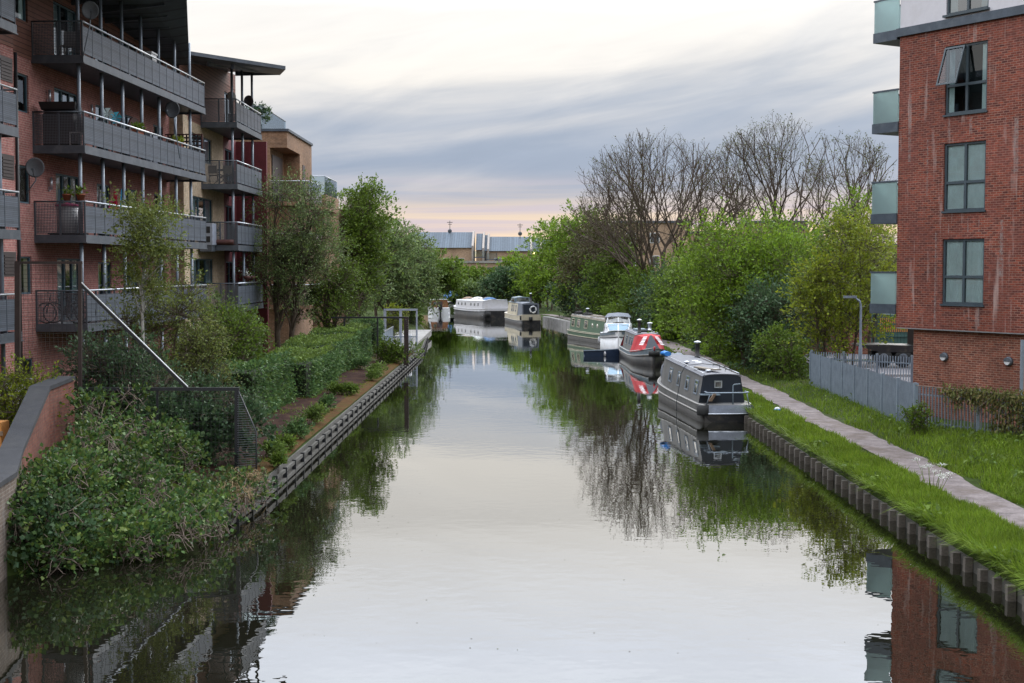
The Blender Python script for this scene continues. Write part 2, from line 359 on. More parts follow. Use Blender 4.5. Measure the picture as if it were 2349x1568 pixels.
leafm('grass_blade', [(0.095, 0.165, 0.012), (0.135, 0.215, 0.018), (0.165, 0.235, 0.020), (0.130, 0.180, 0.030)], trans=0.4, val=0.3)
leafm('flower_white', [(0.650, 0.660, 0.600), (0.750, 0.750, 0.700)])
emit('lamp_lit', (1.0, 0.72, 0.3), 6.0)

m, t = newmat('lime_run')
tc_ = t.n('ShaderNodeTexCoord'); n_ = t.n('ShaderNodeTexNoise', {'Vector': tc_.outputs['Object'], 'Scale': 9.0, 'Detail': 6.0, 'Roughness': 0.7})
f_ = t.n('ShaderNodeMapRange', {0: n_.outputs[0], 1: 0.40, 2: 0.62, 3: 0.03, 4: 0.55}).outputs[0]
d_ = t.n('ShaderNodeBsdfDiffuse', {'Color': (0.42, 0.33, 0.31, 1)}); tr_ = t.n('ShaderNodeBsdfTransparent')
t.n('ShaderNodeOutputMaterial', {'Surface': t.n('ShaderNodeMixShader', {0: f_, 1: tr_.outputs[0], 2: d_.outputs[0]}).outputs[0]})

# water: a dark body under a Fresnel sheet with slow ripples
m, t = newmat('water')
tc_ = t.n('ShaderNodeTexCoord')
mp = t.n('ShaderNodeMapping', {'Vector': tc_.outputs['Object'], 'Scale': (0.9, 1.0, 1.0)})
na = t.n('ShaderNodeTexNoise', {'Vector': mp.outputs[0], 'Scale': 2.6, 'Detail': 2.0, 'Roughness': 0.45})
nb = t.n('ShaderNodeTexNoise', {'Vector': mp.outputs[0], 'Scale': 0.22, 'Detail': 2.0, 'Roughness': 0.5})
nc = t.n('ShaderNodeTexNoise', {'Vector': mp.outputs[0], 'Scale': 0.07, 'Detail': 2.0})
calm = t.n('ShaderNodeMapRange', {0: nc.outputs[0], 1: 0.40, 2: 0.62, 3: 0.35, 4: 1.0}).outputs[0]
hh = t.m('ADD', t.m('MULTIPLY', t.m('MULTIPLY', na.outputs[0], calm), 0.0027), t.m('MULTIPLY', nb.outputs[0], 0.008))
bp = t.n('ShaderNodeBump', {'Strength': 1.0, 'Distance': 1.0, 'Height': hh})
fr = t.n('ShaderNodeFresnel', {'IOR': 1.78, 'Normal': bp.outputs[0]})
fac = t.m('MULTIPLY_ADD', fr.outputs[0], 1.32, 0.0, clamp=True)
df = t.n('ShaderNodeBsdfDiffuse', {'Color': (0.007, 0.007, 0.004, 1)})
gl = t.n('ShaderNodeBsdfGlossy', {'Color': (0.97, 0.97, 0.96, 1), 'Roughness': 0.0, 'Normal': bp.outputs[0]})
mx = t.n('ShaderNodeMixShader', {0: fac, 1: df.outputs[0], 2: gl.outputs[0]})
t.n('ShaderNodeOutputMaterial', {'Surface': mx.outputs[0]})

# ---------------------------------------------------------------- object helpers
def tag(o, label=None, cat=None, group=None, kind=None):
    if label: o['label'] = label
    if cat: o['category'] = cat
    if group: o['group'] = group
    if kind: o['kind'] = kind
    return o

def thing(name, label, cat, loc=(0, 0, 0), rz=0.0, group=None):
    o = bpy.data.objects.new(name, None); COL.objects.link(o)
    o.location = loc; o.rotation_euler = (0, 0, rz); o.empty_display_size = 0.3
    return tag(o, label, cat, group)

def copy_tree(o, parent=None):
    c = o.copy(); COL.objects.link(c)
    if parent is not None: c.parent = parent
    for ch in list(o.children): copy_tree(ch, c)
    return c

class MB:
    """collects shapes and links them as one mesh object"""
    def __init__(s): s.v = []; s.f = []; s.sm = []
    def add(s, vs, fs, smooth=False):
        b = len(s.v); s.v += [tuple(v) for v in vs]
        s.f += [tuple(i + b for i in f) for f in fs]; s.sm += [smooth] * len(fs)
        return s
    def hexa(s, p):     # p: bottom 4 ccw, top 4 ccw
        return s.add(p, [(3, 2, 1, 0), (4, 5, 6, 7), (0, 1, 5, 4), (1, 2, 6, 5), (2, 3, 7, 6), (3, 0, 4, 7)])
    def box(s, x0, x1, y0, y1, z0, z1):
        return s.hexa([(x0, y0, z0), (x1, y0, z0), (x1, y1, z0), (x0, y1, z0), (x0, y0, z1), (x1, y0, z1), (x1, y1, z1), (x0, y1, z1)])
    def beam(s, a, b, w, h=None, up=(0, 0, 1)):
        """rectangular bar from a to b, w wide, h high"""
        h = h or w; a = Vector(a); b = Vector(b); d = (b - a).normalized(); up = Vector(up)
        if abs(d.dot(up)) > 0.98: up = Vector((0, 1, 0))
        sx = d.cross(up).normalized() * (w / 2); sy = sx.cross(d).normalized() * (h / 2)
        c = [-sx - sy, sx - sy, sx + sy, -sx + sy]
        return s.add([a + k for k in c] + [b + k for k in c], [(3, 2, 1, 0), (4, 5, 6, 7), (0, 1, 5, 4), (1, 2, 6, 5), (2, 3, 7, 6), (3, 0, 4, 7)])
    def tube(s, pts, r, n=8, cap=True):
        pts = [Vector(p) for p in pts]; m = len(pts)
        rs = r if isinstance(r, (list, tuple)) else [r] * m
        vs = []; ref = None
        for i, p in enumerate(pts):
            d = (pts[min(i + 1, m - 1)] - pts[max(i - 1, 0)]).normalized()
            if ref is None: ref = Vector((0, 0, 1)) if abs(d.z) < 0.9 else Vector((1, 0, 0))
            u = d.cross(ref).normalized(); v = u.cross(d).normalized(); ref = v
            for k in range(n):
                a = 2 * math.pi * k / n
                vs.append(p + (u * math.cos(a) + v * math.sin(a)) * rs[i])
        fs = [(i * n + k, i * n + (k + 1) % n, (i + 1) * n + (k + 1) % n, (i + 1) * n + k) for i in range(m - 1) for k in range(n)]
        s.add(vs, fs, n > 5)
        if cap:
            b = len(s.v) - m * n
            s.f += [tuple(b + k for k in reversed(range(n))), tuple(b + (m - 1) * n + k for k in range(n))]; s.sm += [False, False]
        return s
    def loft(s, rings, closed=True, caps=True, smooth=True):
        n = len(rings[0]); vs = [p for r in rings for p in r]
        fs = []
        for i in range(len(rings) - 1):
            for k in range(n if closed else n - 1):
                fs.append((i * n + k, i * n + (k + 1) % n, (i + 1) * n + (k + 1) % n, (i + 1) * n + k))
        b = len(s.v); s.add(vs, fs, smooth)
        if caps and closed:
            s.f += [tuple(b + k for k in reversed(range(n))), tuple(b + (len(rings) - 1) * n + k for k in range(n))]; s.sm += [False, False]
        return s
    def lathe(s, prof, n=20, c=(0, 0, 0), axis='z'):
        rings = []
        for r, h in prof:
            ring = []
            for k in range(n):
                a = 2 * math.pi * k / n; x, y = r * math.cos(a), r * math.sin(a)
                p = (x, y, h) if axis == 'z' else ((x, h, y) if axis == 'y' else (h, x, y))
                ring.append((p[0] + c[0], p[1] + c[1], p[2] + c[2]))
            rings.append(ring)
        return s.loft(rings)
    def quad(s, a, b, c, d): return s.add([a, b, c, d], [(0, 1, 2, 3)])
    def prism(s, poly, vec):
        vec = Vector(vec); n = len(poly)
        vs = [Vector(p) for p in poly] + [Vector(p) + vec for p in poly]
        fs = [tuple(reversed(range(n))), tuple(range(n, 2 * n))] + [(i, (i + 1) % n, n + (i + 1) % n, n + i) for i in range(n)]
        return s.add(vs, fs)
    def wall(s, u0, u1, v0, v1, holes=(), y=0.0, reveal=0.14):
        """vertical wall in the local x-z plane looking to -y, with openings and their reveals"""
        us = sorted({u0, u1, *[h[0] for h in holes], *[h[1] for h in holes]})
        vs = sorted({v0, v1, *[h[2] for h in holes], *[h[3] for h in holes]})
        us = [u for u in us if u0 <= u <= u1]; vs = [v for v in vs if v0 <= v <= v1]
        for a, b in zip(us, us[1:]):
            for c, d in zip(vs, vs[1:]):
                mx, mz = (a + b) / 2, (c + d) / 2
                if any(h[0] < mx < h[1] and h[2] < mz < h[3] for h in holes): continue
                s.quad((a, y, c), (b, y, c), (b, y, d), (a, y, d))
        for a, b, c, d in holes:
            r = y + reveal
            s.quad((a, y, c), (a, r, c), (b, r, c), (b, y, c)); s.quad((a, y, d), (b, y, d), (b, r, d), (a, r, d))
            s.quad((a, y, c), (a, y, d), (a, r, d), (a, r, c)); s.quad((b, y, c), (b, r, c), (b, r, d), (b, y, d))
        return s
    def build(s, name, mat, parent=None, loc=None):
        me = bpy.data.meshes.new(name)
        me.from_pydata(s.v, [], s.f)
        me.polygons.foreach_set('use_smooth', s.sm)
        uv = me.uv_layers.new(name='UVMap')
        co = np.empty(len(me.vertices) * 3); me.vertices.foreach_get('co', co); co = co.reshape(-1, 3)
        nl = len(me.loops); li = np.empty(nl, dtype=np.int32); me.loops.foreach_get('vertex_index', li)
        nr = np.empty(len(me.polygons) * 3); me.polygons.foreach_get('normal', nr); nr = nr.reshape(-1, 3)
        cnt = np.empty(len(me.polygons), dtype=np.int32); me.polygons.foreach_get('loop_total', cnt)
        n = np.repeat(nr, cnt, axis=0); p = co[li]
        flat = np.abs(n[:, 2]) > 0.75
        tl = np.hypot(n[:, 0], n[:, 1]); tl[tl < 1e-6] = 1
        tx, ty = -n[:, 1] / tl, n[:, 0] / tl
        # keep the run direction constant whichever way a face looks
        u = np.where(flat, p[:, 0], p[:, 0] * tx + p[:, 1] * ty); v = np.where(flat, p[:, 1], p[:, 2])
        uv.data.foreach_set('uv', np.stack([u, v], 1).ravel().astype(np.float32))
        me.materials.append(mat if not isinstance(mat, str) else M[mat])
        me.update()
        o = bpy.data.objects.new(name, me); COL.objects.link(o)
        if parent is not None: o.parent = parent
        if loc is not None: o.location = loc
        return o

def mesh_np(name, v, f, mat, parent=None, smooth=False):
    """big meshes from numpy arrays; f is (n,3) or (n,4)"""
    me = bpy.data.meshes.new(name); k = f.shape[1]
    me.vertices.add(len(v)); me.vertices.foreach_set('co', np.ascontiguousarray(v, dtype=np.float32).ravel())
    me.loops.add(f.size); me.loops.foreach_set('vertex_index', np.ascontiguousarray(f, dtype=np.int32).ravel())
    me.polygons.add(len(f)); me.polygons.foreach_set('loop_start', np.arange(0, f.size, k, dtype=np.int32))
    if smooth: me.polygons.foreach_set('use_smooth', np.ones(len(f), dtype=bool))
    me.update(calc_edges=True); me.materials.append(M[mat] if isinstance(mat, str) else mat)
    o = bpy.data.objects.new(name, me); COL.objects.link(o)
    if parent is not None: o.parent = parent
    return o

# ---------------------------------------------------------------- terrain, water, path
LY = [0, 25.5, 27.0, 28.5, 32, 36, 95, 115, 140, 160, 175, 190, 204, 215]
LX = [-10.4, -10.4, -9.2, -7.0, -6.45, -6.35, -6.15, -7.0, -9.5, -12.5, -17, -40, -90, -200]
RY = [0, 70, 85, 97, 106, 118, 135, 150, 165, 185, 205, 215]
RX = [8.95, 9.0, 9.2, 9.1, 8.7, 7.5, 5.7, 3.6, 1.2, -4, -30, -200]
xL = lambda y: np.interp(y, LY, LX)
xR = lambda y: np.interp(y, RY, RX)
RD, RZ = [0, .25, 1.0, 2.7, 3.4, 4.6, 9], [.40, .47, .50, .50, .62, .80, .88]
LD, LZ = [0, .3, 2.2, 4, 6], [.50, .54, .66, .95, 1.1]
def gz(x, y):
    x = np.asarray(x, float); y = np.asarray(y, float)
    dr = x - xR(y); dl = xL(y) - x
    return np.where(dr >= 0, np.interp(dr, RD, RZ), np.where(dl >= 0, np.interp(dl, LD, LZ), -1.3))
def G(x, y): return float(gz(x, y))

rng = np.random.default_rng(11)
ys = np.concatenate([np.arange(-20, 20, 8), np.arange(20, 70, 0.5), np.arange(70, 130, 1.2), np.arange(130, 218, 3), [225, 260, 320, 420, 600, 1000, 1800, 3500]])
offL = np.array([3500, 1200, 400, 150, 60, 30, 18, 12, 9, 7, 6, 5, 4, 3.2, 2.6, 2.2, 1.7, 1.2, .8, .45, .3, .12, 0])
offR = np.array([0, .12, .25, .5, .75, 1.0, 1.4, 1.9, 2.4, 2.7, 3.0, 3.4, 3.9, 4.6, 5.5, 7, 9, 12, 18, 30, 60, 150, 400, 1200, 3500])
nL, nR = len(offL), len(offR)
rows = []
for y in ys:
    l, r = xL(y), xR(y)
    xs = np.concatenate([l - offL, [l + .01, (l + r) / 2, r - .01], r + offR])
    zz = np.concatenate([np.interp(offL, LD, LZ), [-1.3, -1.5, -1.3], np.interp(offR, RD, RZ)])
    zz[:nL] += rng.normal(0, .025, nL) * (offL > .4) * (offL < 40)
    zz[nL + 3:] += rng.normal(0, .03, nR) * ((offR > 3.0)) * (offR < 40)
    if y > 217: zz[:] = 0.9
    rows.append(np.stack([xs, np.full_like(xs, y), zz], 1))
V = np.concatenate(rows); nc_ = nL + nR + 3
I = np.arange(len(ys) - 1)[:, None] * nc_ + np.arange(nc_ - 1)[None]
F = np.stack([I, I + 1, I + 1 + nc_, I + nc_], -1).reshape(-1, 4)
tag(mesh_np('ground', V, F, 'ground', smooth=True), kind='structure')

wm = MB(); wm.quad((-260, -60, 0), (60, -60, 0), (60, 230, 0), (-260, 230, 0))
tag(wm.build('water', 'water'), kind='structure')

def ribbon(name, mat, y0, y1, step, d0, d1, side, lift, wob=0.0, seed=1):
    rg = np.random.default_rng(seed); yy = np.arange(y0, y1 + step, step); n = 7
    ph = rg.uniform(0, 6, 8)
    wv = lambda k: wob * .55 * (np.sin(yy * .33 + ph[k]) + .6 * np.sin(yy * .81 + ph[k + 1]) + .35 * np.sin(yy * 1.9 + ph[k + 2]))
    wa, wb = wv(0) + rg.normal(0, wob * .06, len(yy)), wv(4) + rg.normal(0, wob * .06, len(yy))
    vs = []
    for i, y in enumerate(yy):
        for k in range(n):
            d = (d0 + wa[i]) * (1 - k / (n - 1)) + (d1 + wb[i]) * k / (n - 1)
            x = xR(y) + d if side > 0 else xL(y) - d
            base = np.interp(d, RD, RZ) if side > 0 else np.interp(d, LD, LZ)
            vs.append((x, y, base + lift))
    I = np.arange(len(yy) - 1)[:, None] * n + np.arange(n - 1)[None]
    f = np.stack([I, I + 1, I + 1 + n, I + n], -1).reshape(-1, 4)
    if side < 0: f = f[:, ::-1]
    return tag(mesh_np(name, np.array(vs), f, mat, smooth=True), kind='structure')
ribbon('towpath', 'path', 12, 160, 0.35, 1.35, 2.55, 1, .03, .19, 3)
ribbon('soil_bed', 'soil', 33, 90, 0.6, .42, 2.3, -1, .035, .05, 4)
ribbon('moss_strip', 'moss_edge', 33, 90, 0.6, .02, .5, -1, .05, .03, 5)
# yard behind the fence on the right
ym = MB(); ym.add([(14.3, 49.0, .915), (60, 49.0, .915), (60, 120, .915), (18.5, 120, .915), (14.8, 62, .915)], [(0, 1, 2, 3, 4)])
tag(ym.build('yard_paving', 'asphalt'), kind='structure')
# ---------------------------------------------------------------- windows and balconies
def window(par, u0, u1, v0, v1, y=0.0, cols=(0.5,), rows=(), frame='window_frame', pane='pane', curt=None, room='room_dark', name='window', fw=0.06, folds=1.0, half=1.0, label=None):
    """framed window in the local x-z plane; frame is the part, pane / curtain / room are its pieces"""
    f = MB(); a, b = y + .05, y + .12
    f.box(u0, u0 + fw, a, b, v0, v1); f.box(u1 - fw, u1, a, b, v0, v1)
    f.box(u0 + fw, u1 - fw, a, b, v0, v0 + fw); f.box(u0 + fw, u1 - fw, a, b, v1 - fw, v1)
    for c in cols:
        x = u0 + (u1 - u0) * c; f.box(x - fw * .6, x + fw * .6, a - .004, b, v0 + fw, v1 - fw)
    for c in rows:
        z = v0 + (v1 - v0) * c; f.box(u0 + fw, u1 - fw, a - .002, b - .006, z - fw * .6, z + fw * .6)
    o = f.build(name, frame, par)
    if label: o['label'] = label
    MB().quad((u0, y + .09, v0), (u1, y + .09, v0), (u1, y + .09, v1), (u0, y + .09, v1)).build('pane', pane, o)
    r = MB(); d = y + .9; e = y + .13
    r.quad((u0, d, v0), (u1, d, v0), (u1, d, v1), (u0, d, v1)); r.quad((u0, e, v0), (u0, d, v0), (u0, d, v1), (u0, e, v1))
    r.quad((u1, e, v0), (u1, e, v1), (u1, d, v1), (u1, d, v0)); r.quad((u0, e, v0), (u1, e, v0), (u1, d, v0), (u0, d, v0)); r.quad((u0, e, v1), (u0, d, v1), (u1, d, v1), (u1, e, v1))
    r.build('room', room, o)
    if curt:
        for k in range(2):
            w0 = (u1 - u0) / 2 * half
            s0 = u0 + .04 if k == 0 else u1 - .04 - w0
            n = 40; c = MB(); pts = []
            for i in range(n + 1):
                x = s0 + w0 * i / n; yy = y + .125 + .014 * math.sin(i * 2.1 * folds + k) + .008 * math.sin(i * .7 + 2)
                pts.append((x, yy))
            c.loft([[(x, yy, v0 + .03) for x, yy in pts], [(x, yy + .01, v1 - .03) for x, yy in pts]], closed=False)
            c.build('curtain', curt, o)
    return o

PANEL_CACHE = {}
def balcony(par, x0, x1, deck, depth=1.7, bay=.94, back=0.0, side0=True, side1=True, label=None, bracket=True):
    """steel balcony: deck with a channel edge, louvred panels along the front, wire mesh at its ends"""
    yf = back - depth
    d = MB(); d.box(x0 + .08, x1 - .08, yf + .08, back, deck - .15, deck)
    d.box(x0, x1, yf, yf + .08, deck - .23, deck + .03); d.box(x0, x0 + .08, yf + .08, back, deck - .23, deck + .03); d.box(x1 - .08, x1, yf + .08, back, deck - .23, deck + .03)
    d.box(x0 - .02, x1 + .02, yf - .03, yf, deck - .24, deck - .21)
    o = d.build('balcony', 'steel_dark', par)
    if label: o['label'] = label
    n = max(1, round((x1 - x0 - .1) / bay)); b = (x1 - x0 - .1) / n
    key = (round(b, 3),)
    for i in range(n):
        xa = x0 + .05 + i * b
        if key not in PANEL_CACHE:
            PANEL_CACHE[key] = MB().box(.02, b - .02, -.02, .012, .10, .96).build('railing_panel', 'panel_louvre', o, (xa, yf + .05, deck))
        else:
            q = PANEL_CACHE[key].copy(); COL.objects.link(q); q.parent = o; q.location = (xa, yf + .05, deck)
    spots = [(x0 + .05 + i * b, yf + .05) for i in range(n + 1)]
    for s, xs in ((side0, x0 + .03), (side1, x1 - .03)):
        if s: spots += [(xs, (yf + back) / 2), (xs, back - .03)]
    for x, y in spots:
        if 'post' not in PANEL_CACHE: PANEL_CACHE['post'] = MB().box(-.016, .016, -.03, .03, -.1, 1.07).build('railing_post', 'steel_dark', o, (x, y, deck))
        else: q = PANEL_CACHE['post'].copy(); COL.objects.link(q); q.parent = o; q.location = (x, y, deck)
    h = MB(); h.tube([(x0 + .02, yf + .04, deck + 1.1), (x1 - .02, yf + .04, deck + 1.1)], .032, 8); h.build('handrail', 'rail_silver', o)
    for s, xs in ((side0, x0 + .03), (side1, x1 - .03)):
        if s:
            MB().tube([(xs, yf + .02, deck + 1.095), (xs, back, deck + 1.095)], .028, 8).build('handrail', 'steel_dark', o)
            MB().quad((xs, yf + .07, deck + .07), (xs, back - .03, deck + .07), (xs, back - .03, deck + 1.04), (xs, yf + .07, deck + 1.04)).build('mesh_panel', 'wire_mesh', o)
    return o

# ================================================================ left red-brick apartment block
DECK = [4.05, 6.92, 9.79, 12.66]
A_RZ = math.atan2(.9992, .0393)
A_O = Vector((-15.4, 45.07, 0))
A = thing('apartment_building', 'red brick apartment block with long dark steel balconies and a huge dark overhanging roof', 'building', A_O, A_RZ)
def Aw(x, y, z):   # local point of the block -> world
    return A_O + Matrix.Rotation(A_RZ, 3, 'Z') @ Vector((x, y, z))
hA = []; wins = []
for k, dz in enumerate(DECK):
    fr, pn = 'window_frame_teal', 'pane_sky'
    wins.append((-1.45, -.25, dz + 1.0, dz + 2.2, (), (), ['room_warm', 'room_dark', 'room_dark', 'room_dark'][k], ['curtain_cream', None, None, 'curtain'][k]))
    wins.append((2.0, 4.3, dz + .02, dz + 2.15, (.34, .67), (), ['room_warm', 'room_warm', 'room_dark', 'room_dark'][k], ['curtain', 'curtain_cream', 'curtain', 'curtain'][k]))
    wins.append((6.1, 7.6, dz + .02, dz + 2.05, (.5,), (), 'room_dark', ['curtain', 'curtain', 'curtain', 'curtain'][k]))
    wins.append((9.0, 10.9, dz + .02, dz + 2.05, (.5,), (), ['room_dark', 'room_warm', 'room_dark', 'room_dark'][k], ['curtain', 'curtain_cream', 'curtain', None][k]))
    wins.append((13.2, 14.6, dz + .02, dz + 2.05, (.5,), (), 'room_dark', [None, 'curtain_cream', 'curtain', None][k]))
wins.append((-1.45, -.25, 2.0, 3.0, (), (), 'room_dark', None)); wins.append((7.0, 8.2, 1.3, 3.3, (.5,), (), 'room_dark', None)); wins.append((10.0, 11.2, 1.3, 3.3, (.5,), (), 'room_dark', None))
hA = [q[:4] for q in wins]
ZT = DECK[3] - .14
lo = [h for h in hA if h[3] < ZT + .5 and h[2] < ZT]; hi = [h for h in hA if h[2] >= ZT]
wl = MB(); wl.wall(-2.5, 16.5, .6, ZT, lo)
wl.quad((16.5, 0, .6), (16.5, 9, .6), (16.5, 9, ZT), (16.5, 0, ZT)); wl.quad((16.5, 9, .6), (-16, 9, .6), (-16, 9, ZT), (16.5, 9, ZT))
wl.box(-16, -2.5, -.42, 9, .6, ZT)
wl.box(-4.3, -3.1, -.62, -.42, .6, ZT - .4)
wl.build('wall', 'brick_red', A)
wl = MB(); wl.wall(-2.5, 16.5, ZT, 15.6, hi); wl.quad((16.5, 0, ZT), (16.5, 9, ZT), (16.5, 9, 15.6), (16.5, 0, 15.6)); wl.box(-16, -2.5, -.42, 9, ZT, 15.9); wl.quad((16.5, 9, ZT), (-2.5, 9, ZT), (-2.5, 9, 15.6), (16.5, 9, 15.6))
wl.build('upper_wall', 'cladding', A, (0, -.02, 0))['label'] = 'dark red-brown timber boarding of the top storey'
for (u0, u1, v0, v1, c, r, room, curt) in wins:
    tall = v1 - v0 > 1.6
    window(A, u0, u1, v0, v1, 0.0, c, r, 'window_frame_teal', 'pane_sky' if tall else 'pane', curt, room, 'glazed_door' if tall else 'window', half=.62 if tall else .5)
for k, dz in enumerate(DECK):
    balcony(A, 0.0, 15.1, dz)
    balcony(A, -14.2, -5.45, dz, back=-.42, depth=1.3, side0=False)
    s = MB(); s.box(-2.45, -.3, -.62, -.42, dz + .35, dz + 1.4) if False else None
# posts
for i, px in enumerate((186, 237, 285, 328, 367, 404, 436)):
    lx = .33 + i * 2.22
    for k in range(5):
        z0 = DECK[k - 1] + .0 if k else .8
        z1 = DECK[k] - .2 if k < 4 else 15.35 - .02 * i
        MB().tube([(lx, -1.42, z0), (lx, -1.42, z1)], .062, 10).build('support_post', 'steel_post', A)
for lx in (-12.2, -9.6, -6.1):
    MB().tube([(lx, -1.42, .8), (lx, -1.42, 15.2)], .062, 10).build('support_post', 'steel_post', A)
for lx, yy in ((-2.42, -.46),):
    MB().tube([(lx, yy, .8), (lx, yy, 12.4)], .055, 10).build('drainpipe', 'steel_black', A)
MB().tube([(16.3, -.1, .8), (16.3, -.1, 14.9)], .055, 8).build('drainpipe', 'steel_black', A)
for k in range(3):    # louvred vents on the pier beside the first balconies
    v = MB(); z = DECK[k] + 1.65
    for q in range(6): v.box(-4.0, -3.2, -.66, -.63, z + q * .1, z + q * .1 + .07)
    v.box(-4.1, -3.1, -.64, -.615, z - .06, z + .66); v.build('vent', 'door_dark', A)
for (lx, k) in ((1.3, 2), (5.4, 2), (1.3, 1)):
    l = MB(); l.tube([(lx, -.1, DECK[k] + 1.55), (lx, -.1, DECK[k] + 1.95)], .05, 8); l.box(lx - .04, lx + .04, -.06, -.02, DECK[k] + 1.5, DECK[k] + 1.65); l.build('wall_light', 'rail_silver', A)
# roof: a deep slab that rises towards the canal, skewed in plan
def Al(p):        # world -> local of the block
    return Matrix.Rotation(-A_RZ, 3, 'Z') @ (Vector(p) - A_O)
c = [Al((-14.05, 61.3, 14.7)), Al((-24, 61.3, 14.5)), Al((-24, 30, 14.7)), Al((-10.6, 30, 16.3)), Al((-10.75, 46.5, 15.75))]
rf = MB(); rf.prism(c, (0, 0, .32)); ro = rf.build('roof', 'soffit', A)
for i in range(9):
    x = 2.0 + i * 1.75; yo = -.25 - (16.2 - x) * .235
    bm_ = MB(); bm_.beam((x, .6, 14.93 + .03), (x, yo, 14.72 + .03 + (16.2 - x) * .055), .10, .16); bm_.build('roof_beam', 'steel_dark', ro)

# ================================================================ cream brick apartment block next to it
B_O = Vector((-14.55, 61.5, 0))
Bd = thing('apartment_building', 'cream brick apartment block with short steel balconies and a thin projecting flat roof', 'building', B_O, R(90))
bw = []
for k, dz in enumerate(DECK):
    if k < 3: bw.append((2.3, 6.5, dz + (1.05 if k != 2 else 1.05), dz + 2.25, (.33, .66), (), 'room_dark', 'curtain'))
    bw.append((9.6, 11.7, dz + .03, dz + 2.15, (.5,), (), 'room_dark', None))
ht = [q[:4] for q in bw]
wl = MB(); wl.wall(0, 9.2, .6, ZT, [h for h in ht if h[2] < ZT and h[1] < 9.2]); wl.quad((0, 0, .6), (0, 0, ZT), (0, 9, ZT), (0, 9, .6)); wl.quad((0, 9, .6), (0, 9, ZT), (12.5, 9, ZT), (12.5, 9, .6))
wl.quad((12.5, 9, .6), (12.5, 0, .6), (12.5, 0, ZT), (12.5, 9, ZT)); wl.box(-.9, 0, -.35, .6, .6, ZT); wl.build('wall', 'brick_cream', Bd)
wl = MB(); wl.wall(9.2, 12.5, .6, ZT, [h for h in ht if h[2] < ZT and h[1] > 9.2]); wl.box(12.45, 12.7, -1.6, .02, .6, ZT); wl.build('red_wall', 'red_panel', Bd)
wl = MB(); wl.wall(0, 12.5, ZT, 15.2, [h for h in ht if h[2] > ZT]); wl.box(0, 12.5, .2, 9, ZT, 15.2); wl.prism([(.05, -.012, 15.2), (12.45, -.012, 15.2), (12.45, -.012, 16.0), (.05, -.012, 15.25)], (0, .2, 0)); wl.build('upper_wall', 'cladding', Bd)
for (u0, u1, v0, v1, c, r, room, curt) in bw:
    window(Bd, u0, u1, v0, v1, 0.0, c, r, 'window_frame_teal', 'pane_sky', curt, room, 'glazed_door' if v1 - v0 > 1.6 else 'window', half=.5)
for k, dz in enumerate(DECK): balcony(Bd, 4.1, 10.6, dz)
for lx in (4.5, 7.0, 9.6):
    for k in range(5):
        z0 = DECK[k - 1] if k else .8
        z1 = DECK[k] - .2 if k < 4 else 15.3 + (lx - 4.5) * .10
        MB().tube([(lx, -1.4, z0), (lx, -1.4, z1)], .062, 10).build('support_post', 'steel_post', Bd)
def Bl(p): return Matrix.Rotation(R(-90), 3, 'Z') @ (Vector(p) - B_O)
c = [Bl(P(436, 118, Y=61.6)), Bl(P(655, 152, Y=64.0)), Bl(P(642, 166, Y=72.0)), Bl(P(430, 150, Y=72.0)), Bl((-22, 72, 15.9)), Bl((-22, 61.6, 15.7))]
rf = MB(); rf.prism(c, (0, 0, -.16)); ro = rf.build('roof', 'steel_dark', Bd)
for i, px in enumerate((470, 520, 575)):
    p0 = P(px - 42, 139 + i * 7, Y=62.6 + i * .3); p1 = P(px + 30, 148 + i * 8, Y=69 + i)
    MB().beam(Bl(p0), Bl(p1), .12, .22).build('roof_beam', 'steel_dark', ro)
MB().beam(Bl(P(540, 168, Y=71.2)), Bl(P(636, 166, Y=71.2)), .14, .28).build('roof_beam', 'steel_dark', ro)
sc = MB(); sc.quad((4.05, -1.66, DECK[2] + .1), (2.6, -1.66, DECK[2] + .1), (2.6, -1.66, DECK[2] + 1.9), (4.05, -1.66, DECK[2] + 1.9)); sc = None

# ================================================================ brown brick block with glass balconies
Cx = thing('apartment_building', 'brown brick apartment block with a glass railed roof terrace beyond the cream one', 'building', (-12.5, 78, 0), 0)
wl = MB()
Ht = 13.45
# facade facing the camera, x to the left is negative; recess in the top corner
wl.wall(-7, 0, .8, 9.55, [(-.75, -.05, 2.0, 3.6)] if False else []); wl.wall(-7, -.95, 9.55, Ht); wl.wall(-.95, 0, 12.55, Ht)
wl.box(-7, -.95, .02, 14, .8, Ht) if False else None
wl.quad((0, 0, .8), (0, 9.5, .8), (0, 9.5, 9.55), (0, 0, 9.55)); wl.quad((0, 4.6, 9.55), (0, 9.5, 9.55), (0, 9.5, Ht), (0, 4.6, Ht)); wl.quad((0, 0, 12.55), (0, 4.6, 12.55), (0, 4.6, Ht), (0, 0, Ht))
wl.quad((-7, 0, Ht), (0, 0, Ht), (0, 9.5, Ht), (-7, 9.5, Ht)); wl.quad((0, 9.5, .8), (-7, 9.5, .8), (-7, 9.5, Ht), (0, 9.5, Ht)); wl.quad((-7, 0, .8), (-7, 0, Ht), (-7, 9.5, Ht), (-7, 9.5, .8))
wl.quad((-.95, 0, 9.55), (-.95, 4.6, 9.55), (-.95, 4.6, 12.55), (-.95, 0, 12.55)); wl.quad((-.95, 4.6, 9.55), (0, 4.6, 9.55), (0, 4.6, 12.55), (-.95, 4.6, 12.55))
wl.build('wall', 'brick_brown', Cx)
sf = MB(); sf.quad((-.95, 0, 12.54), (-.95, 4.6, 12.54), (0, 4.6, 12.54), (0, 0, 12.54)); sf.build('recess_ceiling', 'varnish', Cx)
MB().box(-7.1, .1, -.08, 0, Ht, Ht + .14).box(0, .1, 0, 9.5, Ht, Ht + .14).build('coping', 'band_grey', Cx)
